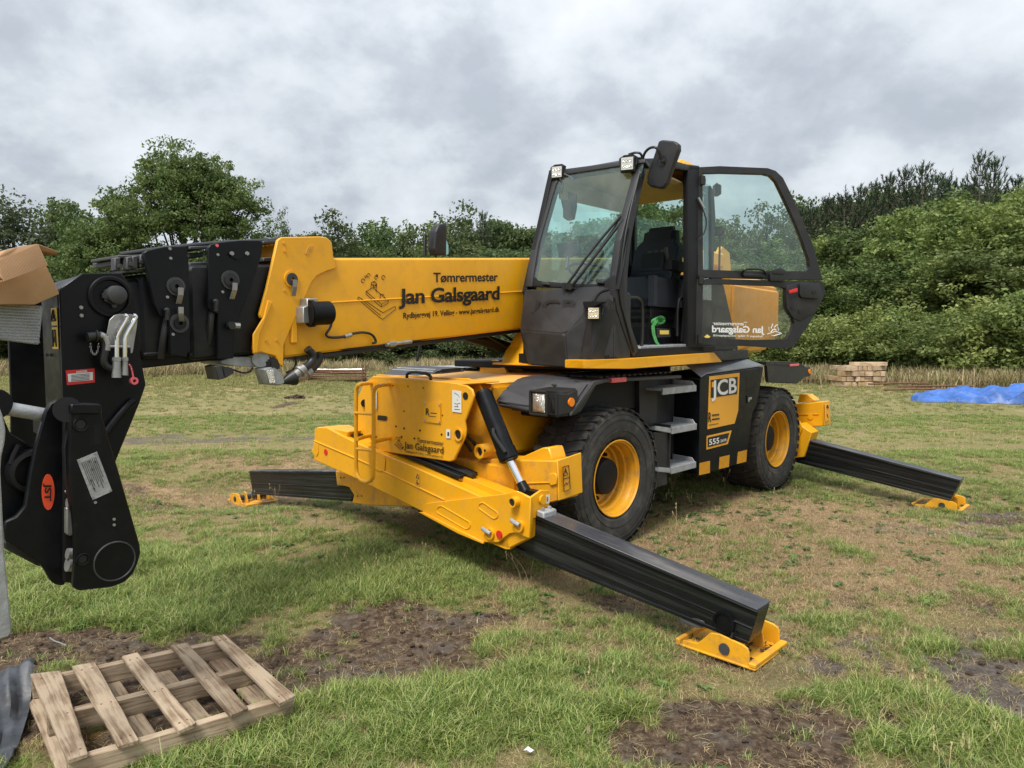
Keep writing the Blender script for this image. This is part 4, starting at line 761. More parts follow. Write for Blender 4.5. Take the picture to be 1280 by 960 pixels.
# coupler bracket
cb_ = sV('coupler_bracket', T, VC+.05, [(137, 400), (143, 394), (150, 392.5), (168, 393), (172.5, 396), (171, 410), (166, 441), (163.5, 442), (162.5, 432), (140, 431), (133, 441), (132, 428), (134, 424), (135, 418), (133, 420)], .006, 'steel', tip, .002)
B().tube([T.V(*q, VC+.07) for q in ((134, 433), (162, 433.5))], .007, 6, 0).out('bracket_rod', 'steel', tip)
for i, (a_, x2, yb, r2) in enumerate(((160, 146, 472, .021), (171, 156, 469, .017))):
    B().tube([T.V(*q, VC+.075) for q in ((a_-5, 394.5), (a_-1, 395), (a_-2, 399), (a_-14, 419), (x2, 425), (x2, 449))], .0105, 10, 2).out('coupler_pipe', 'chrome', tip)
    b = B().cyl(T.V(x2, 446, VC+.075), T.V(x2-.4, yb, VC+.075), r2*.75, r2).cyl(T.V(x2, 447, VC+.075), T.V(x2, 451, VC+.075), r2, seg=6).lathe(T.V(x2-.2, 458, VC+.075), -UP, [(0, r2*.8), (.0, r2*1.05), (.03, r2*1.05), (.03, r2*.8)], 20)
    b.out('quick_coupler', 'steel', tip)
B().tube([T.V(*q, VC+.08) for q in ((161, 455), (164, 459), (166, 468), (167, 474))], .004, 6).lathe(T.V(167, 476, VC+.08), T.n, [(-.01, .018), (.012, .018), (.012, .008), (-.01, .008)], 18).out('dust_cap', 'pink', tip)
B().tube([T.V(*q, VC+.06) for q in ((112, 421), (122, 420), (129, 422), (132, 430), (131, 440), (129, 452), (134, 459), (140, 461))], .017, 12).out('elbow_hose', 'hose', tip)
B().cyl(T.V(109, 421.5, VC+.06), T.V(121, 420, VC+.06), .023, .021).cyl(T.V(119, 420, VC+.06), T.V(121, 420, VC+.06), .03).out('coupling_socket', 'hose', tip)
B().tube([T.V(*q, VC+.06) for q in ((124, 419), (130, 421), (133.5, 430), (132.5, 438))], .0185, 12).out('elbow_pipe', 'steel', tip)
b = B()
for k in range(13):
    t = k/12*math.pi; cx_, cy_ = 118-5.0*math.cos(t), 430+13*math.sin(t)
    q = T.V(cx_, cy_, VC+.07); b.lathe(q, (T.n if k % 2 else T.d), [(-.0015, .005), (.0015, .005), (.0015, .003), (-.0015, .003), (-.0015, .005)], 8)
b.out('chain', 'steel', tip)
B().tube([T.V(*q, VC+.02) for q in ((168, 501), (163, 504), (145, 524), (129, 546))], .018, 10, 2).out('weld_rib', 'black', tip)

# ================================================================== grab attachment held at the boom tip
att = thing('black_crane_attachment', 'black steel tilting attachment with an orange oval badge, held at the boom tip', 'crane attachment', T.w(5.5, .9, 0))
VD, VE = .95, .80
dpl = sV('front_plate', T, VD, [(87, 512), (88, 509), (90.5, 506), (126, 506), (128, 509), (127.5, 519), (140, 560), (175, 681), (176, 691), (172, 706), (166, 718), (156, 728), (140, 734), (101, 738.5), (94, 736.5), (91.5, 731), (94, 700), (93, 661), (89.5, 625), (87, 597), (87.5, 550)], .03, 'black', att, .005)
B().prism([T.V(*q, VD+.02) for q in ((89, 505.5), (92, 505), (125, 505), (127.5, 507), (127.5, 515), (126, 517.5), (89, 517.5))], -T.n*.09, .006).out('top_rail', 'black', att)
for (x, y, r) in ((101, 530.5, .030), (103.5, 699, .026)):
    p = T.V(x, y, VD); B().lathe(p, T.n, [(-.005, r), (.006, r), (.008, r*.9), (.006, r*.66), (-.02, r*.62), (-.02, .001)], 28).out('pin_bush', 'black', att)
    B().cyl(p+T.n*.0005, p+T.n*.002, r*.6).out('bore', 'ink', att)
b = B(); c = T.V(143.5, 701.5, VD); b.lathe(c, T.n, [(0, .084), (.0045, .082), (.0045, .079), (0, .077)], 40); b.out('weld_ring', 'fender', att)
dp = decalV('data_plate', T, VD, [(96, 575), (121, 564.5), (140, 614), (115.5, 625)], 'galv', att, .002)
def dpp(a, b_):
    A_, B_, C_ = Vector((96, 575)), Vector((121, 564.5)), Vector((115.5, 625)); q = A_+(B_-A_)*a+(C_-A_)*b_; return T.V(q.x, q.y, VD+.0035)
b = B()
for k in range(9):
    a0 = .86-k*.085; b.prism([dpp(a0, .1), dpp(a0, .1+.5+.3*((k*37) % 5)/5), dpp(a0-.022, .1+.5+.3*((k*37) % 5)/5), dpp(a0-.022, .1)], T.n*.0008, 0)
for (a0, b0) in ((.8, .18), (.55, .12), (.55, .32), (.3, .75), (.3, .55)): b.prism([dpp(a0, b0), dpp(a0, b0+.05), dpp(a0-.07, b0+.05), dpp(a0-.07, b0)], T.n*.0012, 0)
b.out('plate_text', 'fender', dp)
b = B()
for (x, y) in ((.06, .04), (.94, .04), (.06, .96), (.94, .96)): b.cyl(dpp(x, y), dpp(x, y)+T.n*.003, .005, seg=8)
for q in ((142.5, 649), (142.5, 656), (119, 628)): p = T.V(*q, VD); b.cyl(p, p+T.n*.004, .006, seg=8)
b.out('rivet', 'steel', dp)
epl = sV('badge_plate', T, VE, [(57, 514), (63, 504), (72, 499), (80, 498), (92, 500), (101, 505), (90, 520), (86, 540), (82, 560), (82.5, 640), (81.5, 720), (82, 731), (77, 732.5), (69.5, 731), (63, 725), (57, 714), (50, 704), (7, 676), (5, 660), (6, 652), (20, 646), (31, 633), (38, 590), (44, 560), (50, 538)], .03, 'black', att, .006)
ov = B(); c = Vector((60, 615)); pts = [T.V(c.x+7.9*math.cos(t), c.y+22.5*math.sin(t), VE) for t in np.linspace(0, 2*math.pi, 37)[:-1]]
ov.prism(pts, T.n*.003, 0); ov = ov.out('oval_badge', 'jst', att)
# letters run down the badge
lettering('JST', T.V(63.8, 603.5, VE+.004), T.V(63.2, 626.5, VE+.004), T.V(56.2, 603.5, VE+.004), T.n, 'ink', ov, bold=.03, space=.95) if False else lettering('JST', T.V(56.2, 604, VE+.004), T.V(55.6, 626.5, VE+.004), T.V(64.2, 604, VE+.004), T.n, 'ink', ov, bold=.03, space=.95)
B().cyl(T.V(58, 519, .74), T.V(-70, 497, .74), .0275, seg=24).out('cross_shaft', 'chrome' if False else 'galv', att)
B().lathe(T.V(-6, 505, .76), T.n, [(-.06, .06), (.0, .06), (.01, .055), (.01, .0)], 32).out('shaft_boss', 'black', att)
B().prism([T.V(*q, .70) for q in ((-60, 500), (-6, 500), (4, 520), (13, 541), (27, 549), (43, 561), (40, 600), (28, 660), (0, 664), (-60, 660))], -T.n*.03, .006).out('back_plate', 'black', att)
p = T.V(38, 588, .70); B().lathe(p, T.n, [(0, .09), (.05, .085), (.055, .07), (.02, .06), (.02, .001)], 36).tube([T.V(*q, .73) for q in ((24, 556), (17, 570), (14, 580))], .012).out('rotator_housing', 'cab_dark', att)
B().prism([T.V(*q, .74) for q in ((5, 676), (15, 679), (40, 692), (55, 708), (48, 708), (6, 686))], -T.n*.12, .006).out('lower_bar', 'plastic', att)
b = B(); b.prism([T.V(*q, .84) for q in ((83, 634), (94, 636), (94, 664), (89, 671), (83, 668))], -T.n*.08, .006).cyl(T.V(83, 617, .86), T.V(92, 611, .86), .014).cyl(T.V(84, 628, .85), T.V(93, 628, .85), .02).cyl(T.V(84, 692, .85), T.V(92, 692, .85), .022).cyl(T.V(84, 705, .85), T.V(92, 705, .85), .03)
b.out('latch_mechanism', 'steel', att)
B().prism([T.V(*q, .82) for q in ((80, 525), (92, 525), (95, 730), (80, 728))], -T.n*.10, .006).out('spine', 'cab_dark', att)
B().prism([T.V(*q, .90) for q in ((80, 560), (87, 520), (90, 600), (90, 640), (82, 600))], -T.n*.03, .004).cyl(T.V(84, 512, .86), T.V(84, 512, .94), .05).out('spacer', 'cab_dark', att)
B().box(T, 5.50, 5.56, .30, .95, 1.30, 1.40, .01).out('coupling_bar', 'cab_dark', att)
# fork arm at the very edge
fk = B().prism([T.V(*q, 1.15) for q in ((-40, 500), (-2, 505), (4, 520), (7.5, 538), (6.5, 552), (2, 572), (1, 590), (6, 690), (13, 765), (15.5, 788), (12, 796), (0, 800), (-40, 803))], -T.n*.05, .006).out('steel_fork_arm', 'galv')
tag(fk, 'bare grey steel arm hanging at the left edge of the photo before the black plates', 'steel arm')
# step plate and the cardboard box
stp = thing('punched_step_plate', 'grey punched metal step plate under the cardboard box', 'step plate', T.V(25, 400, .42))
B().prism([T.V(*q, .42) for q in ((-60, 377), (54.5, 382), (49, 431), (-60, 417))], -T.n*.03, .004).out('plate', 'mesh_step', stp)
b = B()
for r_ in range(13):
    for k in range(30):
        x = -58+k*3.8+(1.9 if r_ % 2 else 0); y = 380+r_*3.6+(x+60)*.045-(0 if x < 49 else 99)
        if x > 48.5 or y > 417+(x+60)*.12-1.5: continue
        q = T.V(x, y, .42); b.hull([q+T.d*a+UP*c+T.n*h for a, c, h in ((-.005, -.0035, 0), (.005, -.0035, 0), (.005, .0035, 0), (-.005, .0035, 0), (-.002, 0, .004), (.002, 0, .004))])
b.out('punched_studs', 'galv', stp)['kind'] = 'stuff'
cbx = thing('cardboard_box', 'crumpled brown cardboard box with open corrugated flap at the left edge', 'cardboard box', T.V(30, 378, .40))
def CV(px, py, v): return T.V(px, py, v)
B().prism([CV(-60, 352, .52), CV(-1, 352, .52), CV(30, 341, .52), CV(58, 331, .52), CV(67, 350, .52), CV(75, 367.5, .52), CV(62, 373, .52), CV(44, 381, .52), CV(20, 380.5, .52), CV(-60, 381, .52)], -T.n*.32, .008, 2).out('body', 'cardboard', cbx)
fl = B().prism([CV(-60, 330, .54), CV(-4, 322, .55), CV(8, 313, .56), CV(22, 308.5, .56), CV(46, 305, .56), CV(53, 318, .57), CV(59.5, 332, .58), CV(35, 341, .58), CV(6, 352.5, .58), CV(0, 347, .58), CV(-60, 352, .57)], -T.n*.012, .002).out('flap', 'cardboard_in', cbx)
b = B()
for k in range(34):
    t = k/33; a_ = Vector((-2, 326)).lerp(Vector((47, 305.5)), t); c_ = Vector((5, 352)).lerp(Vector((59, 332)), t)
    b.tube([CV(a_.x, a_.y, .563), CV((a_.x+c_.x)/2, (a_.y+c_.y)/2, .576), CV(c_.x, c_.y, .583)], .0028, 5, 0)
b.out('corrugation', 'cardboard_in', cbx)
B().prism([CV(46, 304.5, .56), CV(56, 308, .55), CV(73.5, 314.5, .53), CV(71, 318, .52), CV(62, 315.5, .53), CV(53, 314, .55)], -T.n*.10, .002).out('end_flap', 'cardboard', cbx)
B().prism([CV(20, 309, .50), CV(46, 305, .50), CV(58, 332, .50), CV(0, 350, .50), CV(4, 316, .5)], -T.n*.22, .006).out('inner_flap', 'cardboard', cbx)

# ================================================================== CAB
cab = thing_part('cab')
VL, VR = 1.16, .22            # door side, boom side
WN = (T.d*1.08+UP*.41).normalized(); WP = T.w(1.86, .7, 2.12)
def WS(px, py, off=0.0): return hit(px, py, WP+WN*off, WN)
def wstrip(name, px, m, th=.05, off=0.0, bev=.006, parent=None): return B().prism([WS(*q, off) for q in px], -WN*th, bev, 2).out(name, m, parent or cab)
# windscreen and its frame
ws = B().prism([WS(*q) for q in ((661, 355), (662, 340), (668, 308), (691, 226), (704, 213), (790, 200), (806, 200), (784, 285), (775, 352), (771, 362))], -WN*.005, 0).out('windscreen', 'glass', cab)
wstrip('far_pillar', [(657, 358), (659, 340), (665, 306), (688, 227), (693, 222), (697, 226), (694, 232), (673, 305), (667, 340), (665, 358)], 'plastic', .07, .01)
wstrip('screen_head_rail', [(703, 217), (706, 211), (775, 202), (806, 198), (806, 203), (775, 207), (712, 217)], 'plastic', .09, .012)
wstrip('screen_border', [(660, 349), (684, 352), (720, 354.5), (750, 355), (764, 345), (770, 325), (776, 300), (781, 280), (786, 285), (780, 330), (774, 362), (760, 361), (661, 358)], 'cab_dark', .02, .002)
wstrip('screen_border', [(690, 232), (696, 232), (690, 248), (684, 268), (676, 300), (671, 330), (668, 345), (673, 351), (661, 350), (667, 306)], 'cab_dark', .012, .002)
# wipers
b = B()
b.tube([WS(706, 358, .05), WS(712, 352, .07), WS(738, 314, .07), WS(776, 270, .05)], .011, 8, 1).tube([WS(711, 360, .05), WS(718, 354, .07), WS(748, 314, .07), WS(779, 274, .05)], .013, 8, 1)
b.tube([WS(725, 345, .03), WS(768, 284, .03), WS(778, 268, .03)], .006, 6, 0).tube([WS(778, 268, .04), WS(770, 300, .03), WS(767, 345, .03)], .006, 6, 0)
b.cyl(WS(706, 358, .0), WS(706, 358, .07), .028).cyl(WS(712, 358, .0), WS(712, 358, .075), .028)
b.prism([WS(771, 268, .05), WS(781, 266, .05), WS(782, 275, .05), WS(773, 276, .05)], -WN*.02, .004)
b.out('windscreen_wiper', 'hose', cab)
B().prism([WS(676, 351, .03), WS(684, 352, .03), (WS(686, 356, .03)), WS(677, 356, .03)], -WN*.03, .006).prism([WS(744, 348, .03), WS(753, 349, .03), WS(754, 354, .03), WS(745, 354, .03)], -WN*.03, .006).out('washer_nozzle', 'hose', cab)
# side frame on the door side
def VV(px, py, v=VL): return T.V(px, py, v)
A_out = [(806, 198), (812, 199), (806, 222), (796, 262), (789, 300), (785, 340), (784, 375), (790, 410), (799, 437), (797, 444), (792, 446), (782, 420), (772, 390), (769, 372), (770, 345), (776, 300), (786, 262), (797, 222)]
B().prism([VV(*q) for q in A_out], -T.n*.06, .008, 2).out('front_pillar', 'plastic', cab)
B().tube([VV(x, y, VL+.006) for x, y in ((800, 214), (788, 262), (780, 302), (775, 345), (774, 372), (783, 405), (793, 440))], .008, 8, 1).out('door_seal', 'hose', cab)
B().prism([VV(*q) for q in ((860, 207), (866, 206), (875, 208), (880, 440), (866, 440), (860, 438))], -T.n*.05, .008, 2).out('rear_pillar', 'cab_dark', cab)
B().prism([VV(*q) for q in ((807, 198), (830, 197), (858, 205), (874, 207), (874, 213), (858, 213), (832, 208), (806, 212))], -T.n*.08, .008, 2).out('roof_rail', 'plastic', cab)
B().prism([VV(*q) for q in ((792, 446), (797, 436), (862, 433), (895, 432), (893, 441), (860, 443))], -T.n*.10, .006).out('door_sill', 'cab_dark', cab)
B().prism([VV(*q, VL-.02) for q in ((801, 433), (860, 430), (868, 434), (800, 438))], -T.n*.25, .003).out('sill_tread', 'galv', cab)
# roof
rz = lambda u: 3.19+(1.45-u)*.075
B().hull([T.w(u, v, rz(u)+h) for u, v, h in ((1.47, .26, 0), (1.47, 1.12, 0), (1.40, .28, .03), (1.40, 1.10, .03), (.42, .22, 0), (.42, 1.16, 0), (.45, .26, .03), (.45, 1.10, .03))], .012).out('roof', 'plastic', cab)
B().hull([T.w(u, v, z) for u, v, z in ((.72, .25, 3.275), (.72, 1.13, 3.275), (.60, .25, 3.36), (.60, 1.10, 3.36), (.10, .28, 3.28), (.10, 1.10, 3.28), (.02, .3, 3.14), (.02, 1.05, 3.14), (.3, .28, 3.35), (.3, 1.08, 3.35), (.40, .25, 3.275), (.40, 1.15, 3.275))], .02).out('roof_cover', 'yellow', cab)
B().prism([T.w(1.42, .27, rz(1.42)-.006), T.w(1.42, 1.09, rz(1.42)-.006), T.w(.04, 1.09, 3.13), T.w(.04, .27, 3.13)], -UP*.02, .004).out('headliner', 'liner', cab)
# boom side wall: frame round a window
def farbox(pts, m='cab_dark', th=.05, name='side_frame'): return B().prism([T.w(u, VR, z) for u, z in pts], T.n*th, .006).out(name, m, cab)
farbox([(1.86, 2.12), (1.80, 2.12), (1.42, 3.04), (.12, 3.02), (.12, 2.1), (.02, 2.1), (.02, 3.2), (1.47, 3.23)], 'liner' if False else 'cab_dark')
farbox([(1.84, 2.14), (-.0, 2.14), (-.0, 1.52), (1.84, 1.52)], name='side_panel')
B().prism([T.w(u, VR+.03, z) for u, z in ((1.80, 2.13), (1.40, 3.02), (.1, 3.05), (.1, 2.13))], T.n*.004, 0).out('side_window', 'glass', cab)
B().prism([T.w(u, VR+.06, z) for u, z in ((1.40, 2.98), (.12, 3.0), (.12, 3.24), (1.44, 3.22))], T.n*.03, .004).out('liner_edge', 'liner', cab)
# back wall
B().box(T, .0, .06, VR, 1.10, 1.52, 2.35, .006).out('back_panel', 'cab_dark', cab)
B().prism([T.w(.03, VR+.02, 2.35), T.w(.03, 1.08, 2.35), T.w(.05, 1.08, 3.15), T.w(.05, VR+.02, 3.15)], T.d*.004, 0).out('rear_window', 'glass', cab)
B().prism([T.w(.0, 1.14, 2.3), T.w(.05, 1.14, 2.3), T.w(.10, 1.14, 3.2), T.w(.02, 1.14, 3.15), T.w(-.03, 1.14, 2.9)], -T.n*.08, .01).box(T, -.02, .06, VR, VR+.07, 2.3, 3.2, .01).out('corner_post', 'plastic', cab)
B().prism([T.w(.40, VL-.03, 1.62), T.w(.40, VL-.03, 2.1), T.w(-.02, VL-.03, 2.1), T.w(-.02, VL-.03, 1.62)], -T.n*.03, .004).out('rear_quarter_panel', 'cab_dark', cab)
B().prism([T.w(.40, VL-.035, 2.1), T.w(.42, VL-.035, 3.2), T.w(.06, VL-.035, 3.2), T.w(0, VL-.035, 2.1)], -T.n*.004, 0).out('quarter_window', 'glass', cab)
B().box(T, .0, 1.9, VR, 1.12, 1.52, 1.60, .004).out('cab_floor', 'cab_dark', cab)
# front cowl in facets
P = dict(tl=T.w(1.86, .24, 2.15), tm=T.U(749, 360, 1.90), tr=T.w(1.90, 1.15, 2.05), tr2=T.V(786, 418, 1.16), br=T.V(791, 446, 1.16))
cw = B().hull([T.w(1.86, .25, 2.145), T.w(1.89, 1.05, 2.14), T.w(1.86, 1.15, 2.06), T.w(1.98, .30, 1.80), T.w(1.80, .25, 1.52), T.w(2.05, .84, 1.50), T.w(2.03, .46, 1.51), T.w(1.95, .36, 1.52), T.w(2.06, .82, 1.765), T.w(1.99, .42, 1.78), T.w(1.6, .24, 2.14), T.w(1.6, 1.15, 2.1), T.w(1.6, .24, 1.52), T.w(1.6, 1.15, 1.52), T.w(1.98, .92, 1.89), T.w(1.86, 1.155, 1.58)], .012)
cw.hull([T.w(1.91, 1.15, 2.03), T.w(1.99, 1.05, 2.0), T.w(2.02, 1.02, 1.56), T.w(1.74, 1.165, 1.565), T.w(1.80, 1.165, 1.85), T.w(1.7, 1.1, 2.0), T.w(1.7, 1.0, 1.56), T.w(1.94, .95, 1.98), T.w(2.0, .9, 1.53)], .008)
cw = cw.out('front_cowl', 'plastic', cab, sharp=12)
lettering('JCB', T.w(1.935, .395, 1.955), T.w(1.955, .86, 1.945), T.w(1.92, .395, 2.045), (T.d+UP*.3), 'plastic', cw, bold=.03, space=1.1, proud=.012)
B().box(T, 1.83, 1.86, .25, .36, 1.86, 1.98, .006).out('cowl_catch', 'cab_dark', cab)
# work lamps
def work_lamp(c, fw, sz=.105, warm=False):
    fw = Vector(fw).normalized(); r = fw.cross(UP).normalized()*-1; u_ = r.cross(fw)*-1
    if u_.z < 0: u_ = -u_
    L = thing_part('work_lamp'); h = sz/2
    b = B().prism([c+r*a*h+u_*d_*h for a, d_ in ((-1, -1), (1, -1), (1, 1), (-1, 1))], -fw*.06, .01, 2)
    for k in range(5): b.prism([c-fw*(.015+k*.011)+r*a*h*1.08+u_*d_*h*1.08 for a, d_ in ((-1, -1), (1, -1), (1, 1), (-1, 1))], -fw*.004, 0)
    b.out('housing', 'hose', L)
    B().prism([c+fw*.001+r*a*h*.88+u_*d_*h*.88 for a, d_ in ((-1, -1), (1, -1), (1, 1), (-1, 1))], fw*.004, .001).out('face', 'led' if not warm else 'led_warm', L)
    b = B()
    for i in range(3):
        for j in range(2): q = c+fw*.005+r*(i-1)*h*.5+u_*(j-.5)*h*.8; b.lathe(q, fw, [(0, h*.22), (.004, h*.2), (.002, h*.08), (.005, .001)], 12)
    b.out('diode', 'lens', L)
    B().tube([c-fw*.03+r*h*1.2-u_*h*.2, c-fw*.04+r*h*1.3+u_*h*1.3, c-fw*.04-r*h*1.3+u_*h*1.3, c-fw*.03-r*h*1.2-u_*h*.2], .008, 6, 1).out('bracket', 'hose', L)
M['led_warm'] = mat('led_face_warm', (.66, .55, .36), .25, metal=.2, var=.15, vscale=60)
fwd = (T.d*.9+T.n*.25)
work_lamp(T.U(696, 215, 1.50), fwd, .105); work_lamp(T.U(784, 204.5, 1.55), fwd, .112); work_lamp(T.U(742, 391.5, 2.06), fwd+UP*.05, .095, True)
work_lamp(T.V(900, 238, 1.02)+T.n*.0, (T.n*.8-T.d*.6), .10)
b = B(); b.tube([T.U(742, 377, 2.03), T.U(746, 369, 2.0), T.U(752, 364, 1.97), T.U(760, 362, 1.93)], .014, 8).hull([T.U(x, y, 2.07) for x, y in ((728, 377), (731, 386), (755, 378), (752, 376), (742, 384))]+[T.U(x, y, 1.95) for x, y in ((728, 378), (760, 378))], .006).out('lamp_bracket', 'cab_dark', cab)
b = B(); b.tube([T.U(700, 222, 1.48), T.U(704, 232, 1.48), T.U(702, 240, 1.48)], .012, 8); b.tube([T.U(705, 218, 1.48), T.U(714, 222, 1.45), T.U(716, 226, 1.45)], .014, 8); b.tube([T.U(789, 214, 1.5), T.U(794, 222, 1.45), T.U(800, 216, 1.45)], .014, 8)
b.hull([T.U(x, y, u) for (x, y) in ((792, 198), (804, 196), (806, 222), (796, 226)) for u in (1.47, 1.40)], .01); b.out('lamp_mount', 'hose', cab)
# mirrors
b = B(); b.tube([T.U(803, 200, 1.45), T.U(806, 190, 1.47), T.U(813, 184, 1.5), T.U(822, 184, 1.5), T.U(827, 200, 1.45)], .011, 8).tube([T.U(786, 193, 1.5), T.U(796, 190, 1.5), T.U(803, 193, 1.47), T.U(804, 215, 1.42)], .010, 8).out('mirror_arm', 'hose', cab)
mu = 1.42
mr_ = B().prism([T.U(*q, mu) for q in ((823, 176), (828, 174.5), (843, 176), (848, 180), (848, 187), (833, 229), (829, 234.5), (824, 235.5), (812, 233), (808, 229), (808.5, 220))], -T.d*.06, .022, 4).out('door_mirror', 'plastic', cab)
p = T.U(827, 201, mu); B().lathe(p, T.d, [(-.01, .045), (.004, .045), (.004, .034), (-.006, .03), (-.006, .001)], 24).tube([p-T.d*.0, p+T.d*.02+T.n*.03-UP*.02], .012).out('ball_joint', 'hose', mr_)
# small mirror on the boom side, seen through the screen
mb = B().prism([T.U(*q, 1.30) for q in ((703, 242), (708, 239), (719, 242), (719, 258), (716, 274), (709, 276), (703, 272))], -T.d*.04, .015, 3).tube([T.U(702, 236, 1.42), T.U(702, 250, 1.35), T.U(705, 262, 1.3)], .008).out('inner_mirror', 'plastic', cab)
# rear mirror on a stalk
B().hull([T.w(-.90, .80, 2.9)+T.n*a+UP*c+T.d*e for a in (-.09, .07) for c in (-.05, .05) for e in (0, .04)], .02).tube([T.w(-.92, .80, 2.9), T.w(-.92, .80, 2.3)], .012).out('rear_mirror', 'hose', cab)
# seat
seat = thing_part('driver_seat')
def rb(u0, u1, v0, v1, z0, z1, r, name, m='seat', par=None, tilt=0):
    bm = bmesh.new(); bmesh.ops.create_cube(bm, size=1)
    bmesh.ops.bevel(bm, geom=list(bm.edges), offset=r, segments=4, affect='EDGES', clamp_overlap=True) if False else None
    c = T.w((u0+u1)/2, (v0+v1)/2, (z0+z1)/2)
    for v in bm.verts: x, y, z = v.co; zz_ = z*(z1-z0); v.co = c+T.d*(x*(u1-u0)-tilt*zz_)+T.n*(y*(v1-v0))+UP*zz_
    bmesh.ops.bevel(bm, geom=list(bm.edges), offset=r, segments=4, affect='EDGES', clamp_overlap=True)
    q = B(); q.add(bm); return q.out(name, m, par or seat)
rb(.36, .88, .46, .94, 2.08, 2.23, .06, 'seat_cushion')
def pad(pts, name, m='seat', bev=.045):
    q = B().hull([T.w(*p) for p in pts]); bm = q.bm
    bmesh.ops.bevel(bm, geom=list(bm.edges), offset=bev, segments=4, affect='EDGES', clamp_overlap=True); return q.out(name, m, seat, sharp=60)
pad([(u, v, z) for u0_, u1_, hw, z in ((.30, .44, .20, 2.18), (.28, .44, .25, 2.38), (.22, .36, .235, 2.62), (.20, .33, .16, 2.70)) for u, v in ((u0_, .70-hw), (u1_, .70-hw), (u0_, .70+hw), (u1_, .70+hw))], 'backrest')
pad([(u, v, z) for u0_, u1_, hw, z in ((.19, .34, .19, 2.62), (.16, .31, .17, 2.82)) for u, v in ((u0_, .70-hw), (u1_, .70-hw), (u0_, .70+hw), (u1_, .70+hw))], 'headrest')
pad([(u, v, z) for u0_, u1_, hw, z in ((.42, .455, .13, 2.26), (.37, .405, .13, 2.56)) for u, v in ((u0_, .70-hw), (u1_, .70-hw), (u0_, .70+hw), (u1_, .70+hw))], 'back_insert', 'cab_dark', .01)
for k in range(3): B().box(T, .372-.012*k*0, .38, .62+.07*k, .67+.07*k, 2.555, 2.585, .002).out('seat_print', 'fender', seat)
for v in (.42, .98): rb(.34, .66, v-.03, v+.03, 2.38, 2.43, .022, 'armrest', 'cab_dark')
for i, z in enumerate((1.86, 1.92, 1.98, 2.04)): rb(.40-.01*i, .88, .50, .92, z-.026, z+.026, .024, 'bellows_fold', 'hose')
rb(.36, .92, .46, .94, 1.62, 1.82, .01, 'seat_base', 'cab_dark')
for v in (.42, .98): B().tube([T.w(.64, v, 2.42), T.w(.68, v, 2.50), T.w(.69, v, 2.56)], .018, 8).out('joystick', 'hose', seat)
b = B(); b.tube([T.w(.46, 1.04, 1.70), T.w(.46, 1.06, 2.05), T.w(.52, 1.06, 2.12), T.w(.58, 1.05, 2.06), T.w(.58, 1.05, 1.75)], .014).tube([T.w(.42, 1.05, 2.3), T.w(.44, 1.07, 2.62), T.w(.52, 1.06, 2.66)], .014).tube([T.w(1.60, 1.10, 2.06), T.w(1.42, 1.12, 2.07), T.w(1.36, 1.12, 2.0), T.w(1.36, 1.12, 1.68), T.w(1.40, 1.12, 1.62)], .014); b.out('grab_rail', 'hose', cab)
B().hull([T.w(1.68, v, 1.62) for v in (.5, .85)]+[T.w(1.55, v, 2.2) for v in (.58, .78)]+[T.w(1.82, v, 2.2) for v in (.58, .78)], .02).out('steering_column', 'cab_dark', cab)
sc_ = T.w(1.50, .68, 2.30); ax2 = (T.d*-.35+UP).normalized()
B().tube([sc_+(ax2.cross(T.n).normalized()*math.cos(t)+T.n*math.sin(t))*.18 for t in np.linspace(0, 2*math.pi, 37)], .014, 8, 0).cyl(sc_-ax2*.12, sc_, .03).tube([sc_-T.n*.17, sc_+T.n*.17], .012).out('steering_wheel', 'hose', cab)
mon = B().prism([T.U(*q, 1.45) for q in ((695, 304), (722, 301), (724, 318), (711, 321), (698, 322))], -T.d*.04, .006).tube([T.U(710, 320, 1.43), T.U(708, 336, 1.5)], .015).out('monitor', 'plastic', cab)
B().hull([T.w(u, v, z) for v in (.27, 1.05) for (u, z) in ((1.80, 2.0), (1.80, 2.15), (1.55, 2.13), (1.50, 2.0))], .02).out('dashboard', 'plastic', cab)
p = T.w(.20, .98, 2.93); B().cyl(p-UP*.03, p+UP*.03, .045, bevel=.01).tube([p, p-UP*.5], .008).out('red_knob', 'red', cab)
B().box(T, .02, .28, .3, 1.0, 1.62, 2.3, .02).out('rear_console', 'cab_dark', cab)
# ---- the door, swung wide open
H0 = T.V(876, 330, 1.18); DR = Frame((H0.x, H0.y), -17)       # n axis runs along the door away from its hinge, d faces the camera
door = thing_part('cab_door')
def DP(px, py, off=0.0): return DR.U(px, py, off)
def dpoly(name, px, th, m, off=0.0, bev=.005): return B().prism([DP(*q, off) for q in px], -DR.d*th, bev, 2).out(name, m, door)
def dring(name, outer, inner, th, m, off=0.0):
    """frame between two outlines with the same number of points"""
    bm = bmesh.new(); n = len(outer); L = [[bm.verts.new(DP(*q, off)-DR.d*h) for q in ring] for h in (0, th) for ring in (outer, inner)]
    for i in range(n):
        j = (i+1) % n
        bm.faces.new((L[0][i], L[0][j], L[1][j], L[1][i])); bm.faces.new((L[2][i], L[3][i], L[3][j], L[2][j]))
        bm.faces.new((L[0][i], L[2][i], L[2][j], L[0][j])); bm.faces.new((L[1][i], L[1][j], L[3][j], L[3][i]))
    bmesh.ops.recalc_face_normals(bm, faces=bm.faces)
    bmesh.ops.bevel(bm, geom=[e for e in bm.edges if e.calc_face_angle(0) > .9], offset=.004, segments=2, affect='EDGES', clamp_overlap=True)
    b = B(); b.add(bm); return b.out(name, m, door)
UO = [(871, 209), (900, 207.5), (960, 210), (970, 213.5), (979, 222), (990, 244), (1003, 274), (1018, 310), (1026, 340), (1029, 350), (980, 349.5), (940, 348.5), (872, 347)]
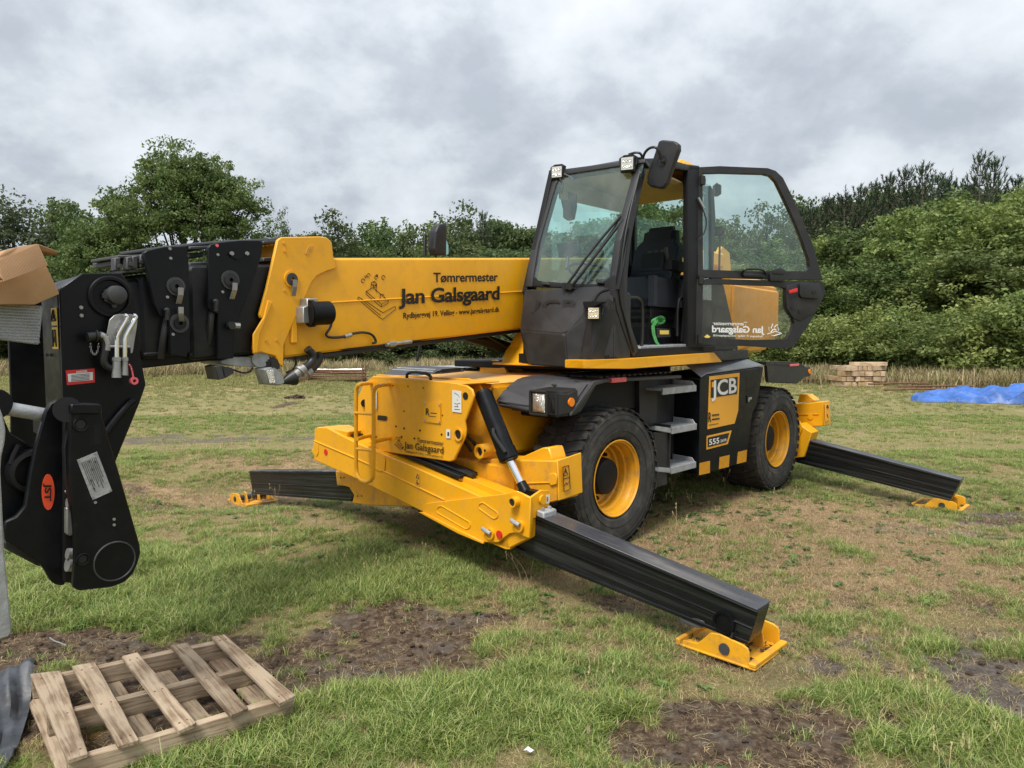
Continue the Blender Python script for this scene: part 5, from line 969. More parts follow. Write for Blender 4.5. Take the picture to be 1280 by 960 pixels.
UI = [(878.5, 217), (902, 216.5), (955, 218), (963, 220), (970, 227), (981, 250), (993, 276), (1004, 304), (1011, 325), (1012, 334), (1008, 339), (940, 339), (879, 337)]
dring('upper_frame', UO, UI, .045, 'plastic')
B().prism([DP(*q, -.02) for q in UI], -DR.d*.005, 0).out('upper_glass', 'glass_door', door)
LO = [(870, 349), (900, 348.5), (950, 350), (990, 351), (1029, 352), (1032, 366), (1027, 377), (1012, 404), (998, 425), (993, 433), (985, 436), (940, 433), (858, 430)]
LI = [(879, 356), (900, 355), (940, 356.5), (975, 358), (986, 362), (983, 374), (984, 384), (991, 396), (993, 404), (990, 414), (983, 424), (940, 425), (877, 422)]
dring('lower_frame', LO, LI, .05, 'plastic', .004)
B().prism([DP(*q, -.02) for q in LI], -DR.d*.005, 0).out('lower_glass', 'glass_low', door)
dpoly('latch_cover', [(983, 357), (1000, 352), (1025, 354), (1029, 370), (1018, 392), (1000, 402), (992, 398), (984, 386), (983, 372)], .06, 'plastic', .012, .012)
dpoly('lock_case', [(1001, 353.5), (1022, 354), (1024, 358), (1024.5, 371), (1023, 374), (1002, 372), (1000, 368), (1000, 357)], .05, 'hose', .04, .01)
dpoly('lock_slot', [(1015, 364), (1020, 363), (1021, 367), (1016, 368)], .004, 'ink', .044, 0)
dpoly('release_lever', [(986.5, 363), (997, 360), (997.5, 364.5), (987, 367)], .012, 'red', .045, .004)
b = B()
for q in ((990, 385), (999.5, 389.5)): p = DP(*q, .014); b.cyl(p, p+DR.d*.006, .014)
b.out('grommet', 'ink', door)
b = B(); b.tube([DP(928, 343, .0), DP(929, 338, .05), DP(934, 336, .06), DP(950, 336.5, .06), DP(955, 338, .05), DP(957, 343, .0)], .012, 10, 2)
b.prism([DP(*q, .03) for q in ((928, 342), (957, 343), (957, 347), (930, 346))], -DR.d*.03, .006).out('door_handle', 'hose', door)
dpoly('window_catch', [(963, 341), (981, 340), (981, 352), (963, 351)], .05, 'hose', .035, .008)
dpoly('catch_arm', [(967, 337), (975, 334.5), (982, 338), (980, 343), (966, 342)], .02, 'hose', .045, .004)
b = B(); b.tube([DP(871, 248, .02), DP(879, 262, .03), DP(884, 278, .03), DP(880, 293, .03), (DP(873, 300, .02))], .006); b.out('gas_strut_hose', 'hose', door)
B().tube([DP(873, 247, .02), DP(880, 260, .03)], .01).out('gas_strut', 'galv', door)
b = B()
for y in (225, 350, 424): b.cyl(H0.xyz*1+UP*(T.V(876, y, 1.18).z-H0.z-.04), H0.xyz*1+UP*(T.V(876, y, 1.18).z-H0.z+.04), .028, bevel=.004)
b.out('hinge', 'hose', door)
# lettering on the outside of the lower glass, so it reads mirrored from here
def dl(body, xr, xl, yb, yb2, ytop, bold, sp=.97): return lettering(body, DP(xr, yb, -.0185), DP(xl, yb2, -.0185), DP(xr, ytop, -.0185), DR.d, 'white', door, bold=bold, space=sp, proud=.0)
dl('Tømrermester', 934, 891, 406.8, 406.2, 402.5, .012); dl('Jan Galsgaard', 955.5, 890, 416, 415, 408, .028); dl('Rydbjergvej 19. Velling - www.jangalsgaard.dk', 953, 891, 421.6, 420.2, 419.2, .01)
lines('line_print', [[DP(977-(977-959)*0-(18)*a, 420-(16)*c, -.021) for a, c in s] for s in ([(0, .2), (.55, 0), (1, .15), (.45, .35), (0, .2)], [(.2, .4), (.3, .9), (.5, .7), (.45, .4)], [(.5, .7), (.62, .95), (.72, .6), (.6, .4)], [(.3, .3), (.4, .5), (.6, .5), (.75, .3)], [(.75, .6), (.9, .7), (.85, .4)])], .0045, 'white', door)
B().prism([DP(*q, -.018) for q in ((880, 421), (884, 418), (888, 421), (884, 423.5))], DR.d*.002, 0).out('glass_sticker', 'ylabel', door)
# ---- mirror on the far front corner
fm = B().prism([T.V(*q, -.95) for q in ((536, 290), (540, 282), (547, 280), (550, 285), (549.5, 320), (537, 320), (534, 312))], T.n*.10, .02, 3).prism([T.V(*q, -.95) for q in ((529, 293), (532, 293), (532, 320), (529, 320))], T.n*.02, .003).out('far_mirror_shell', 'plastic', tele)
B().prism([T.V(*q, -.95) for q in ((551, 299), (557, 299), (560, 307), (560, 318), (551, 319))], T.n*.01, .004).out('mirror_face', 'mirror', fm)
B().tube([T.V(545, 318, -.95), T.V(545, 335, -.95), K.w(1.9, -1.0, 1.5)], .014).out('far_mirror_post', 'hose', tele)
# ---- ratchet strap lying on the cab floor
rs_ = thing('ratchet_strap', 'green ratchet strap with yellow and black buckle lying on the cab floor', 'ratchet strap', T.w(1.0, 1.02, 1.66))
c = T.V(826, 400, 1.03)
b = B()
for rr_, n_ in ((.085, 1), (.072, 1), (.058, 1)):
    L = []
    for k in range(25):
        t = k/24*2*math.pi; L.append((c+T.d*rr_*1.05*math.cos(t)+UP*(.42*rr_*math.sin(t))))
    for k in range(24): b.prism([L[k], L[k+1], L[k+1]-T.n*.05-UP*.02, L[k]-T.n*.05-UP*.02], UP*.003, 0)
b.out('webbing_coil', 'strapg', rs_)
L = [T.V(*q, 1.05) for q in ((821, 400), (816, 408), (817, 418), (820, 427), (823, 431))]
b = B()
for a_, c_ in zip(L, L[1:]): b.prism([a_+T.d*.028, c_+T.d*.028, c_-T.d*.028, a_-T.d*.028], T.n*.003, 0)
b.out('webbing_tail', 'strapg', rs_)
B().prism([T.V(*q, 1.06) for q in ((822, 410), (838, 411), (839, 421), (822, 422))], -T.n*.05, .006).out('ratchet', 'hose', rs_)
B().prism([T.V(*q, 1.064) for q in ((824.5, 413), (835.5, 413), (835.5, 418), (824.5, 418))], T.n*.006, .002).out('ratchet_handle', 'ylabel', rs_)

# ================================================================== GROUND
def vnoise(x, y, seed=0):
    xi = np.floor(x).astype(np.int64); yi = np.floor(y).astype(np.int64); fx = x-xi; fy = y-yi; fx = fx*fx*(3-2*fx); fy = fy*fy*(3-2*fy)
    def h(a, b):
        n = (a*374761393+b*668265263+seed*1442695041) & 0xffffffff; n = ((n ^ (n >> 13))*1274126177) & 0xffffffff; return ((n ^ (n >> 16)) & 0xffff)/65535.0
    return (h(xi, yi)*(1-fx)+h(xi+1, yi)*fx)*(1-fy)+(h(xi, yi+1)*(1-fx)+h(xi+1, yi+1)*fx)*fy
def fbm(x, y, f, o=4, seed=0):
    s = 0; a = .5; t = 0
    for i in range(o): s = s+a*vnoise(x*f, y*f, seed+i); t += a; a *= .5; f *= 2.03
    return s/t
P2, P3 = K.w(-2.3, 2.7, 0), K.w(2.5, -3.5, 0)
def gheight(x, y):
    z = -.16*np.clip((y-9.5)/6, 0, 1)
    z = z-.115*np.exp(-((x-P2.x)**2+(y-P2.y)**2)/1.6)-  .225*np.exp(-((x-P3.x)**2+(y-P3.y)**2)/1.5)
    return z
def glumps(x, y):
    d = np.clip(1.4-np.hypot(x, y)/16, 0.15, 1)
    return (fbm(x, y, 1.1, 3, 5)-.5)*.05*d+(fbm(x, y, 7, 3, 9)-.5)*.022*d
# wear patches: (px, py, half width px, half height px, kind, strength); the ellipse is laid on the ground where it is seen
PATCH = [
 (60, 815, 100, 26, 'm', 1), (200, 860, 210, 50, 'm', .95), (430, 815, 130, 34, 'm', 1), (520, 790, 120, 36, 'm', 1), (590, 830, 60, 18, 'm', .6), (470, 850, 90, 16, 'm', .6),
 (900, 925, 150, 44, 'm', 1), (990, 905, 130, 22, 'm', .8), (760, 950, 60, 14, 'm', .4), (1180, 830, 150, 20, 'g', .9), (1260, 870, 90, 22, 'g', .9), (1060, 800, 70, 12, 'g', .6), (720, 790, 80, 14, 'm', .35),
 (1000, 845, 60, 10, 'm', .4), (1210, 790, 120, 9, 'g', .5), (700, 750, 60, 12, 'm', .3),
 (260, 543, 170, 8, 'g', .55), (520, 545, 90, 6, 'g', .35), (430, 575, 200, 8, 'd', .6), (250, 610, 150, 12, 'd', 1), (430, 590, 120, 9, 'd', .7), (600, 700, 160, 14, 'd', .3),
 (1040, 690, 260, 44, 'd', 1), (1000, 640, 170, 20, 'd', 1), (1180, 690, 130, 20, 'd', 1), (1200, 660, 120, 14, 'g', .5), (1130, 745, 190, 16, 'd', .8), (900, 660, 120, 26, 'd', .8), (1120, 655, 150, 12, 'd', .9), (960, 720, 60, 10, 'm', .35), (1250, 640, 60, 10, 'g', .7),
 (1230, 700, 80, 12, 'd', .7), (760, 690, 160, 20, 'd', .5), (1000, 660, 90, 12, 'm', .3), (560, 640, 240, 22, 'd', .4), (1200, 720, 90, 10, 'm', .35),
 (360, 498, 9, 3, 'm', 1), (350, 462, 130, 5, 'd', .5), (1100, 480, 200, 8, 'd', .4), (230, 480, 160, 8, 'd', .5), (60, 920, 120, 30, 'r', .8), (100, 900, 100, 40, 'r', .5),
 (640, 812, 70, 14, 'd', .5), (820, 870, 80, 14, 'd', .3), (1000, 770, 120, 14, 'm', .3), (690, 720, 90, 12, 'd', .4)]
GREEN = [(170, 740, 200, 55, 1), (560, 900, 300, 50, 1), (700, 840, 180, 26, .6), (1160, 910, 120, 34, 1), (450, 720, 180, 30, .45), (600, 500, 600, 30, .10), (1150, 880, 160, 18, .6), (300, 930, 200, 40, .9), (1120, 520, 180, 30, .15), (350, 520, 240, 14, .25), (1040, 600, 160, 14, .3)]
def ell(x, y, px, py, rx, ry):
    c = gnd(px, py); a = gnd(px, py-ry); b_ = gnd(px, py+ry); L = (a-b_).length/2; c = (a+b_)/2; Wd = rx*c.y/FPX
    return ((x-c.x)/Wd)**2+((y-c.y)/L)**2
def masks(x, y):
    n = fbm(x, y, 2.2, 5, 3); n2_ = fbm(x, y, 6.5, 4, 17)
    out = {k: np.zeros_like(x) for k in 'mgdr'}; gr = np.zeros_like(x)
    for px, py, rx, ry, k, s in PATCH:
        q = ell(x, y, px, py, rx, ry); v = np.clip(((1.5 if k == 'm' else 1.2)-q+(n-.5)*3.2+(n2_-.5)*2.2)*(1.15 if k in 'mg' else 1.7), 0, 1)*s; out[k] = np.maximum(out[k], v)
    for px, py, rx, ry, s in GREEN:
        q = ell(x, y, px, py, rx, ry); gr = np.maximum(gr, np.clip((1.3-q+(n-.5)*1.5)*1.2, 0, 1)*s)
    sp = np.clip((fbm(x, y, .9, 5, 31)-.52)*5, 0, 1)*np.clip((n2_-.42)*4, 0, 1)   # scattered thin spots everywhere
    out['d'] = np.maximum(out['d'], sp*.75*(1-gr)); out['m'] = np.maximum(out['m'], np.clip((fbm(x, y, 1.3, 5, 77)-.60)*7, 0, 1)*.6*(1-gr)*(y < 9))
    gr = np.clip(gr-np.maximum(out['m'], out['g'])*.9, 0, 1)
    return out, gr
def axis(lo, hi, c0, c1, d0, grow):
    a = list(np.arange(c0, c1, d0)); d = d0; p = a[-1]
    while p < hi: d *= grow; p += d; a.append(p)
    d = d0; p = a[0]; L = []
    while p > lo: d *= grow; p -= d; L.append(p)
    return np.array(L[::-1]+a)
xs = axis(-3000, 3000, -4.2, 5.2, .04, 1.035); ys = axis(-3000, 3000, 2.2, 9.6, .04, 1.035)
X, Y = np.meshgrid(xs, ys); ny, nx = X.shape; xf, yf = X.ravel(), Y.ravel()
mk, gr = masks(xf, yf)
zf = gheight(xf, yf)+glumps(xf, yf)-np.maximum(mk['m'], mk['g'])*.018+(fbm(xf, yf, 14, 3, 55)-.5)*.022*np.maximum(mk['m'], mk['g']*.6)*(np.hypot(xf, yf) < 14)
me = bpy.data.meshes.new('ground'); me.vertices.add(len(xf)); me.vertices.foreach_set('co', np.c_[xf, yf, zf].ravel())
idx = np.arange(nx*ny).reshape(ny, nx); q = np.stack([idx[:-1, :-1], idx[:-1, 1:], idx[1:, 1:], idx[1:, :-1]], -1).reshape(-1, 4)
me.loops.add(q.size); me.loops.foreach_set('vertex_index', q.ravel()); me.polygons.add(len(q)); me.polygons.foreach_set('loop_start', np.arange(0, q.size, 4)); me.update(calc_edges=True); me.validate()
for k, v in (('mud', mk['m']), ('greymud', mk['g']), ('dry', mk['d']), ('moss', mk['r']), ('lush', gr)):
    at = me.attributes.new(k, 'FLOAT', 'POINT'); at.data.foreach_set('value', v.astype(np.float32))
for p in me.polygons: p.use_smooth = True
gm = bpy.data.materials.new('field_ground'); gm.use_nodes = True; t = gm.node_tree; n = t.nodes; l = t.links; bs = n['Principled BSDF']; bs.inputs['Roughness'].default_value = .95; bs.inputs['Specular IOR Level'].default_value = .15
tcn = n.new('ShaderNodeTexCoord')
def gn(s, d=6, r=.65):
    q = n.new('ShaderNodeTexNoise'); q.inputs['Scale'].default_value = s; q.inputs['Detail'].default_value = d; q.inputs['Roughness'].default_value = r; l.new(tcn.outputs['Object'], q.inputs[0]); return q.outputs[0]
def gramp(src, st):
    r = n.new('ShaderNodeValToRGB'); l.new(src, r.inputs[0]); e = r.color_ramp.elements
    while len(e) < len(st): e.new(.5)
    for i, (p, c) in enumerate(st): e[i].position = p; e[i].color = (*c, 1)
    return r.outputs[0]
def gmix(f, a, b_):
    m = n.new('ShaderNodeMix'); m.data_type = 'RGBA'; l.new(f, m.inputs[0]); l.new(a, m.inputs[6]); l.new(b_, m.inputs[7]); return m.outputs[2]
def attr(k): a = n.new('ShaderNodeAttribute'); a.attribute_name = k; return a.outputs['Fac']
def sharpen(f, s_, lo=.30, hi=.62):
    a = n.new('ShaderNodeMath'); a.operation = 'MULTIPLY_ADD'; l.new(gn(s_, 5), a.inputs[0]); a.inputs[1].default_value = .6; l.new(f, a.inputs[2])
    m = n.new('ShaderNodeMapRange'); l.new(a.outputs[0], m.inputs[0]); m.inputs[1].default_value = lo+.3; m.inputs[2].default_value = hi+.3; return m.outputs[0]
fine = gn(60, 6, .8); mid = gn(9, 6, .7); far_ = gn(.6, 7, .7)
base_c = gramp(fine, [(.30, (.10, .09, .035)), (.5, (.24, .20, .085)), (.7, (.42, .345, .17))])
farc = gramp(far_, [(.35, (.15, .165, .055)), (.55, (.24, .215, .095)), (.7, (.36, .29, .16))])
base_c = gmix(gn(2.3, 6), base_c, farc)
lush_c = gramp(fine, [(.3, (.045, .085, .014)), (.55, (.10, .17, .03)), (.75, (.20, .25, .07))])
dry_c = gramp(fine, [(.3, (.17, .11, .06)), (.5, (.38, .265, .15)), (.72, (.58, .45, .28))])
mud_c = gramp(gn(25, 8, .75), [(.3, (.025, .018, .012)), (.45, (.075, .050, .033)), (.56, (.15, .104, .068)), (.70, (.30, .24, .17))])
grey_c = gramp(gn(22, 8, .75), [(.3, (.05, .042, .034)), (.5, (.12, .10, .085)), (.7, (.24, .21, .18))])
moss_c = gramp(fine, [(.3, (.07, .04, .012)), (.55, (.17, .10, .03)), (.75, (.26, .19, .07))])
c = gmix(sharpen(attr('lush'), 5), base_c, lush_c); c = gmix(sharpen(attr('dry'), 7), c, dry_c); c = gmix(sharpen(attr('moss'), 7), c, moss_c)
spot = n.new('ShaderNodeMapRange'); l.new(gn(3.1, 6, .7), spot.inputs[0]); spot.inputs[1].default_value = .52; spot.inputs[2].default_value = .66; mud_c = gmix(spot.outputs[0], mud_c, grey_c)
c = gmix(sharpen(attr('greymud'), 8), c, grey_c); c = gmix(sharpen(attr('mud'), 14, .22, .66), c, mud_c)
l.new(c, bs.inputs['Base Color'])
bb = n.new('ShaderNodeBump'); bb.inputs['Strength'].default_value = .9; bb.inputs['Distance'].default_value = .02; l.new(gn(45, 8, .8), bb.inputs['Height']); l.new(bb.outputs[0], bs.inputs['Normal'])
me.materials.append(gm); ground = bpy.data.objects.new('ground', me); COL.objects.link(ground); ground['kind'] = 'structure'; ground['label'] = 'worn grass field with bare soil and straw patches'
def gz(x, y): a = np.array([x], float); b_ = np.array([y], float); return float((gheight(a, b_)+glumps(a, b_))[0])

# ------------------------------------------------------------------ grass
def qmesh(name, V, tone, m):
    """V (n,k,3) polygons of k corners"""
    nf, k = V.shape[:2]; me = bpy.data.meshes.new(name); me.vertices.add(nf*k); me.vertices.foreach_set('co', V.astype(np.float32).ravel())
    me.loops.add(nf*k); me.loops.foreach_set('vertex_index', np.arange(nf*k)); me.polygons.add(nf); me.polygons.foreach_set('loop_start', np.arange(0, nf*k, k)); me.update(calc_edges=True)
    at = me.attributes.new('tone', 'FLOAT', 'POINT'); at.data.foreach_set('value', np.repeat(np.clip(tone, 0, 1), k).astype(np.float32))
    me.materials.append(M[m]); return me
def tuft(name, m, nb, h, spread, wd, lean, flat=False):
    V = []; tn = []
    for _ in range(nb):
        a = rng.uniform(0, 2*math.pi); r = spread*math.sqrt(rng.uniform()); x0, y0 = r*math.cos(a), r*math.sin(a); L = h*rng.uniform(.45, 1.1); b_ = rng.uniform(0, 2*math.pi); ln = lean*rng.uniform(.2, 1.2)
        dx_, dy_ = math.cos(b_), math.sin(b_); px_, py_ = -dy_*wd/2, dx_*wd/2; pts = []
        for s_ in (0, .4, .75, 1.0):
            if flat: out = L*s_; z = .008+.02*math.sin(s_*3)*rng.uniform(0, 1)
            else: out = ln*L*s_*s_; z = L*s_*(1-.35*ln*s_)
            pts.append((x0+dx_*out, y0+dy_*out, z))
        tt = rng.uniform(0, 1)
        ws_ = (1, .9, .6, .08)
        for i in range(3):
            A_, B_ = pts[i], pts[i+1]; V.append([(A_[0]-px_*ws_[i], A_[1]-py_*ws_[i], A_[2]), (A_[0]+px_*ws_[i], A_[1]+py_*ws_[i], A_[2]), (B_[0]+px_*ws_[i+1], B_[1]+py_*ws_[i+1], B_[2]), (B_[0]-px_*ws_[i+1], B_[1]-py_*ws_[i+1], B_[2])]); tn.append(tt)
    o = bpy.data.objects.new(name, qmesh(name, np.array(V), np.array(tn), m)); return o
def scatter(name, pts, sc, sources, label):
    me = bpy.data.meshes.new(name); me.vertices.add(len(pts)); me.vertices.foreach_set('co', pts.astype(np.float32).ravel())
    at = me.attributes.new('sc', 'FLOAT', 'POINT'); at.data.foreach_set('value', sc.astype(np.float32))
    o = bpy.data.objects.new(name, me); COL.objects.link(o); o['kind'] = 'stuff'; o['label'] = label
    ng = bpy.data.node_groups.new(name, 'GeometryNodeTree'); ng.interface.new_socket('Geometry', in_out='INPUT', socket_type='NodeSocketGeometry'); ng.interface.new_socket('Geometry', in_out='OUTPUT', socket_type='NodeSocketGeometry')
    nn = ng.nodes; ll = ng.links; gi = nn.new('NodeGroupInput'); go = nn.new('NodeGroupOutput'); ip = nn.new('GeometryNodeInstanceOnPoints'); g2i = nn.new('GeometryNodeGeometryToInstance')
    for s_ in sources[::-1]:
        oi = nn.new('GeometryNodeObjectInfo'); oi.inputs[0].default_value = s_; oi.inputs['As Instance'].default_value = True; ll.new(oi.outputs['Geometry'], g2i.inputs[0])
    rv = nn.new('FunctionNodeRandomValue'); rv.data_type = 'FLOAT_VECTOR'; rv.inputs[0].default_value = (-.12, -.12, 0); rv.inputs[1].default_value = (.12, .12, 6.283)
    ri = nn.new('FunctionNodeRandomValue'); ri.data_type = 'INT'
    for s_ in ri.inputs:
        if s_.name == 'Min' and s_.type == 'INT': s_.default_value = 0
        if s_.name == 'Max' and s_.type == 'INT': s_.default_value = len(sources)-1
        if s_.name == 'Seed': s_.default_value = 3
    na = nn.new('GeometryNodeInputNamedAttribute'); na.data_type = 'FLOAT'; na.inputs[0].default_value = 'sc'
    ll.new(gi.outputs[0], ip.inputs['Points']); ll.new(g2i.outputs[0], ip.inputs['Instance']); ip.inputs['Pick Instance'].default_value = True
    ll.new([s_ for s_ in ri.outputs if s_.type == 'INT' and s_.enabled][0], ip.inputs['Instance Index']); ll.new(rv.outputs[0], ip.inputs['Rotation']); ll.new(na.outputs[0], ip.inputs['Scale']); ll.new(ip.outputs[0], go.inputs[0])
    md = o.modifiers.new('scatter', 'NODES'); md.node_group = ng
    return o
green = [tuft(f'green_tuft_source{i}', 'grass_green', 22, .085, .05, .0038, 1.1) for i in range(4)]
dryt = [tuft(f'dry_tuft_source{i}', 'grass_dry', 14, .065, .06, .0028, 1.3) for i in range(3)]
litter = [tuft(f'straw_source{i}', 'grass_dry', 12, .09, .08, .003, 1.0, True) for i in range(3)]
tall = [tuft(f'tall_tuft_source{i}', 'grass_green', 26, .20, .06, .0042, 1.4) for i in range(3)]
fart = [tuft(f'meadow_tuft_source{i}', 'grass_far', 34, .26, .24, .018, .9) for i in range(3)]
farg = [tuft(f'meadow_green_source{i}', 'grass_mid', 34, .17, .24, .015, .9) for i in range(2)]
pal_c = [gnd(*q, .02) for q in ((37, 850), (282, 800), (369, 880), (85, 960))]
def in_poly(x, y, P):
    ins = np.zeros(x.shape, bool); j = len(P)-1
    for i in range(len(P)):
        xi, yi, xj, yj = P[i].x, P[i].y, P[j].x, P[j].y; c_ = ((yi > y) != (yj > y)) & (x < (xj-xi)*(y-yi)/(yj-yi+1e-12)+xi); ins ^= c_; j = i
    return ins
def field(n_, y0, y1, margin=.8):
    y = y0+(y1-y0)*rng.uniform(size=n_)**.5 if y0 > 9 else np.sqrt(rng.uniform(y0*y0, y1*y1, n_)); x = rng.uniform(-1, 1, n_)*(y*.74+margin); return x, y
def foot_zone(x, y):
    w_ = np.zeros(x.shape, bool)
    for (c_, r_) in ((K.w(2.6, 2.8, 0), .19), (K.w(-2.45, 2.7, 0), .22), (K.w(2.4, -3.5, 0), .2)): w_ |= np.hypot(x-c_.x, y-c_.y) < r_
    for u in (1.554, -1.554):
        for v in (1, -1):
            q = K.w(u, v, 0); dx_, dy_ = x-q.x, y-q.y; w_ |= (abs(dx_*K.d.x+dy_*K.d.y) < .17) & (abs(dx_*K.n.x+dy_*K.n.y) < .22)
    return w_
def place(n_, y0, y1, kind):
    x, y = field(n_, y0, y1); mk, gr = masks(x, y); mud = np.maximum(mk['m'], mk['g']); dry = mk['d']; r = rng.uniform(size=n_); cl = fbm(x, y, 2.6, 4, 91); cl2 = fbm(x, y, .8, 4, 41)
    mud = np.clip((mud+(fbm(x, y, 8, 4, 23)-.5)*.5-.3)*3, 0, 1)
    if kind == 'green': k = r < np.clip((.30+.85*gr+(cl-.5)*2.0+(fbm(x, y, 9, 3, 71)-.5)*1.8)*(1-mud*.96)*(1-dry*.92)*(1-mk['r']*.8), 0, 1)
    elif kind == 'dry': k = r < np.clip((.60+.5*dry-(gr*.40)+(cl2-.5)*1.5+(fbm(x, y, 7, 3, 72)-.5)*1.5)*(1-mud*.86), 0, 1)
    elif kind == 'litter': k = r < np.clip((.25+.6*dry+mk['r']*.5-(gr*.25))*(1-mud*.72), 0, 1)
    elif kind == 'tall': k = r < np.clip((gr-.55)*2.2*(cl > .5)*(1-mud), 0, 1)
    elif kind == 'far': k = r < np.clip(.75+(cl2-.5)*1.4-gr*.3, 0, 1)
    elif kind == 'fargreen': k = r < np.clip(.4+(.5-cl2)*2.2+gr*.3, 0, 1)
    if y0 < 9: k &= ~foot_zone(x, y)
    if kind in ('green', 'dry', 'tall'): k &= ~in_poly(x, y, pal_c)
    x, y = x[k], y[k]; g_ = gr[k]; z = gheight(x, y)+glumps(x, y)-np.maximum(mk['m'], mk['g'])[k]*.018-.004
    sc = rng.uniform(.5, 1.1, len(x))*(.72+.5*g_)*(.65+.7*cl[k])
    return np.c_[x, y, z], sc
def bands(kind, specs):
    A = [place(n_, a, b_, kind) for n_, a, b_ in specs]; return np.concatenate([a[0] for a in A]), np.concatenate([a[1] for a in A])
p_, s_ = bands('green', ((60000, 2.4, 6), (80000, 6, 11), (40000, 11, 17))); s_ *= np.where(p_[:, 1] > 9, 1.15, 1); scatter('grass', p_, s_, green, 'short green grass of the field')
p_, s_ = bands('dry', ((40000, 2.4, 6), (70000, 6, 11), (36000, 11, 17))); scatter('dry_grass', p_, s_, dryt, 'dry straw coloured grass of the field')
p_, s_ = bands('litter', ((26000, 2.4, 6), (40000, 6, 12))); scatter('straw_litter', p_, s_, litter, 'loose straw lying on the worn soil')
p_, s_ = bands('tall', ((2600, 2.4, 7),)); scatter('long_grass', p_, s_*.75, tall, 'longer bright grass in the foreground')
p_, s_ = bands('far', ((26000, 15, 41),)); s_ *= .45+.75*np.clip((p_[:, 1]-22)/12, 0, 1); scatter('meadow_grass', p_, s_, fart, 'pale meadow grass towards the trees')
p_, s_ = bands('fargreen', ((26000, 13, 36),)); scatter('meadow_green_grass', p_, s_*.6, farg, 'green meadow grass towards the trees')
# single seed stalks and broad leaved weeds among the grass
M['grass_straw'] = leaf_mat('seeding_straw', [(.18, .17, .07), (.34, .29, .14), (.55, .46, .27)], .3)
M['weed'] = leaf_mat('weed_leaves', [(.05, .10, .025), (.10, .18, .05), (.17, .25, .08)], .25)
def stalk_src(i):
    V, tn = [], []
    for _ in range(3):
        a = rng.uniform(0, 6.28); L = rng.uniform(.16, .30); ln = rng.uniform(.05, .45); x0, y0 = rng.uniform(-.03, .03, 2); wd = .0016
        pts = [(x0+math.cos(a)*ln*L*t*t, y0+math.sin(a)*ln*L*t*t, L*t*(1-.2*ln*t)) for t in (0, .35, .7, 1.0)]
        for p, q in zip(pts, pts[1:]): V.append([(p[0]-wd, p[1], p[2]), (p[0]+wd, p[1], p[2]), (q[0]+wd, q[1], q[2]), (q[0]-wd, q[1], q[2])]); tn.append(.6)
        for _ in range(7):
            e = pts[-1]; b_ = rng.uniform(0, 6.28); h = rng.uniform(-.05, .005); V.append([(e[0], e[1], e[2]+h), (e[0]+.006*math.cos(b_), e[1]+.006*math.sin(b_), e[2]+h+.006), (e[0]+.004*math.cos(b_), e[1]+.004*math.sin(b_), e[2]+h+.018), (e[0], e[1], e[2]+h+.012)]); tn.append(.9)
    return bpy.data.objects.new(f'seed_stalk_source{i}', qmesh(f'seed_stalk_source{i}', np.array(V), np.array(tn), 'grass_dry'))
def weed_src(i):
    V, tn = [], []
    for k in range(9):
        a = k*2.4+rng.uniform(-.3, .3); L = rng.uniform(.025, .055); wd = L*.26; c_, s__ = math.cos(a), math.sin(a); z1 = rng.uniform(.006, .03)
        V.append([(0, 0, .004), (c_*L*.5-s__*wd, s__*L*.5+c_*wd, z1), (c_*L, s__*L, z1*.7), (c_*L*.5+s__*wd, s__*L*.5-c_*wd, z1)]); tn.append(rng.uniform())
    return bpy.data.objects.new(f'weed_source{i}', qmesh(f'weed_source{i}', np.array(V), np.array(tn), 'weed'))
for nm, n_, a_, b__, src, lab in (('seed_stalks', 420, 2.4, 12, [stalk_src(i) for i in range(4)], 'thin pale seed stalks standing in the grass'), ('broad_leaf_weeds', 2600, 2.4, 8, [weed_src(i) for i in range(4)], 'small broad leaved weeds in the grass')):
    x, y = field(n_, a_, b__); mk, gr = masks(x, y); k = (rng.uniform(size=n_) < np.clip(1-1.6*np.maximum(mk['m'], mk['g']), 0, 1)*np.clip((fbm(x, y, 1.7, 3, 88)-.35)*4, 0, 1)) & ~foot_zone(x, y) & ~in_poly(x, y, pal_c); x, y = x[k], y[k]
    scatter(nm, np.c_[x, y, gheight(x, y)+glumps(x, y)-.003], rng.uniform(.6, 1.3, len(x)), src, lab)
# tall seeding grass along the foot of the hedge and the thicket
fr_ = [tuft(f'fringe_source{i}', 'grass_straw', 40, .62, .35, .026, .55) for i in range(3)]
xa = rng.uniform(-34, 8, 5200); ya = 35.5+rng.uniform(-2.2, 4.2, 5200)+.03*xa; xb = rng.uniform(7, 26, 4200); yb = np.interp(xb, [7, 13, 20, 26], [33.5, 29.2, 25.3, 24])+rng.uniform(-2.4, 2.6, 4200)
xx, yy = np.r_[xa, xb], np.r_[ya, yb]; cc = fbm(xx, yy, .5, 3, 61); kk = cc > .36; xx, yy, cc = xx[kk], yy[kk], cc[kk]
scatter('hedge_foot_grass', np.c_[xx, yy, gheight(xx, yy)-.02], rng.uniform(.2, 1.0, len(xx))*np.clip((cc-.30)*5.5, .3, 1.45), fr_, 'tall pale seeding grass along the hedge foot')
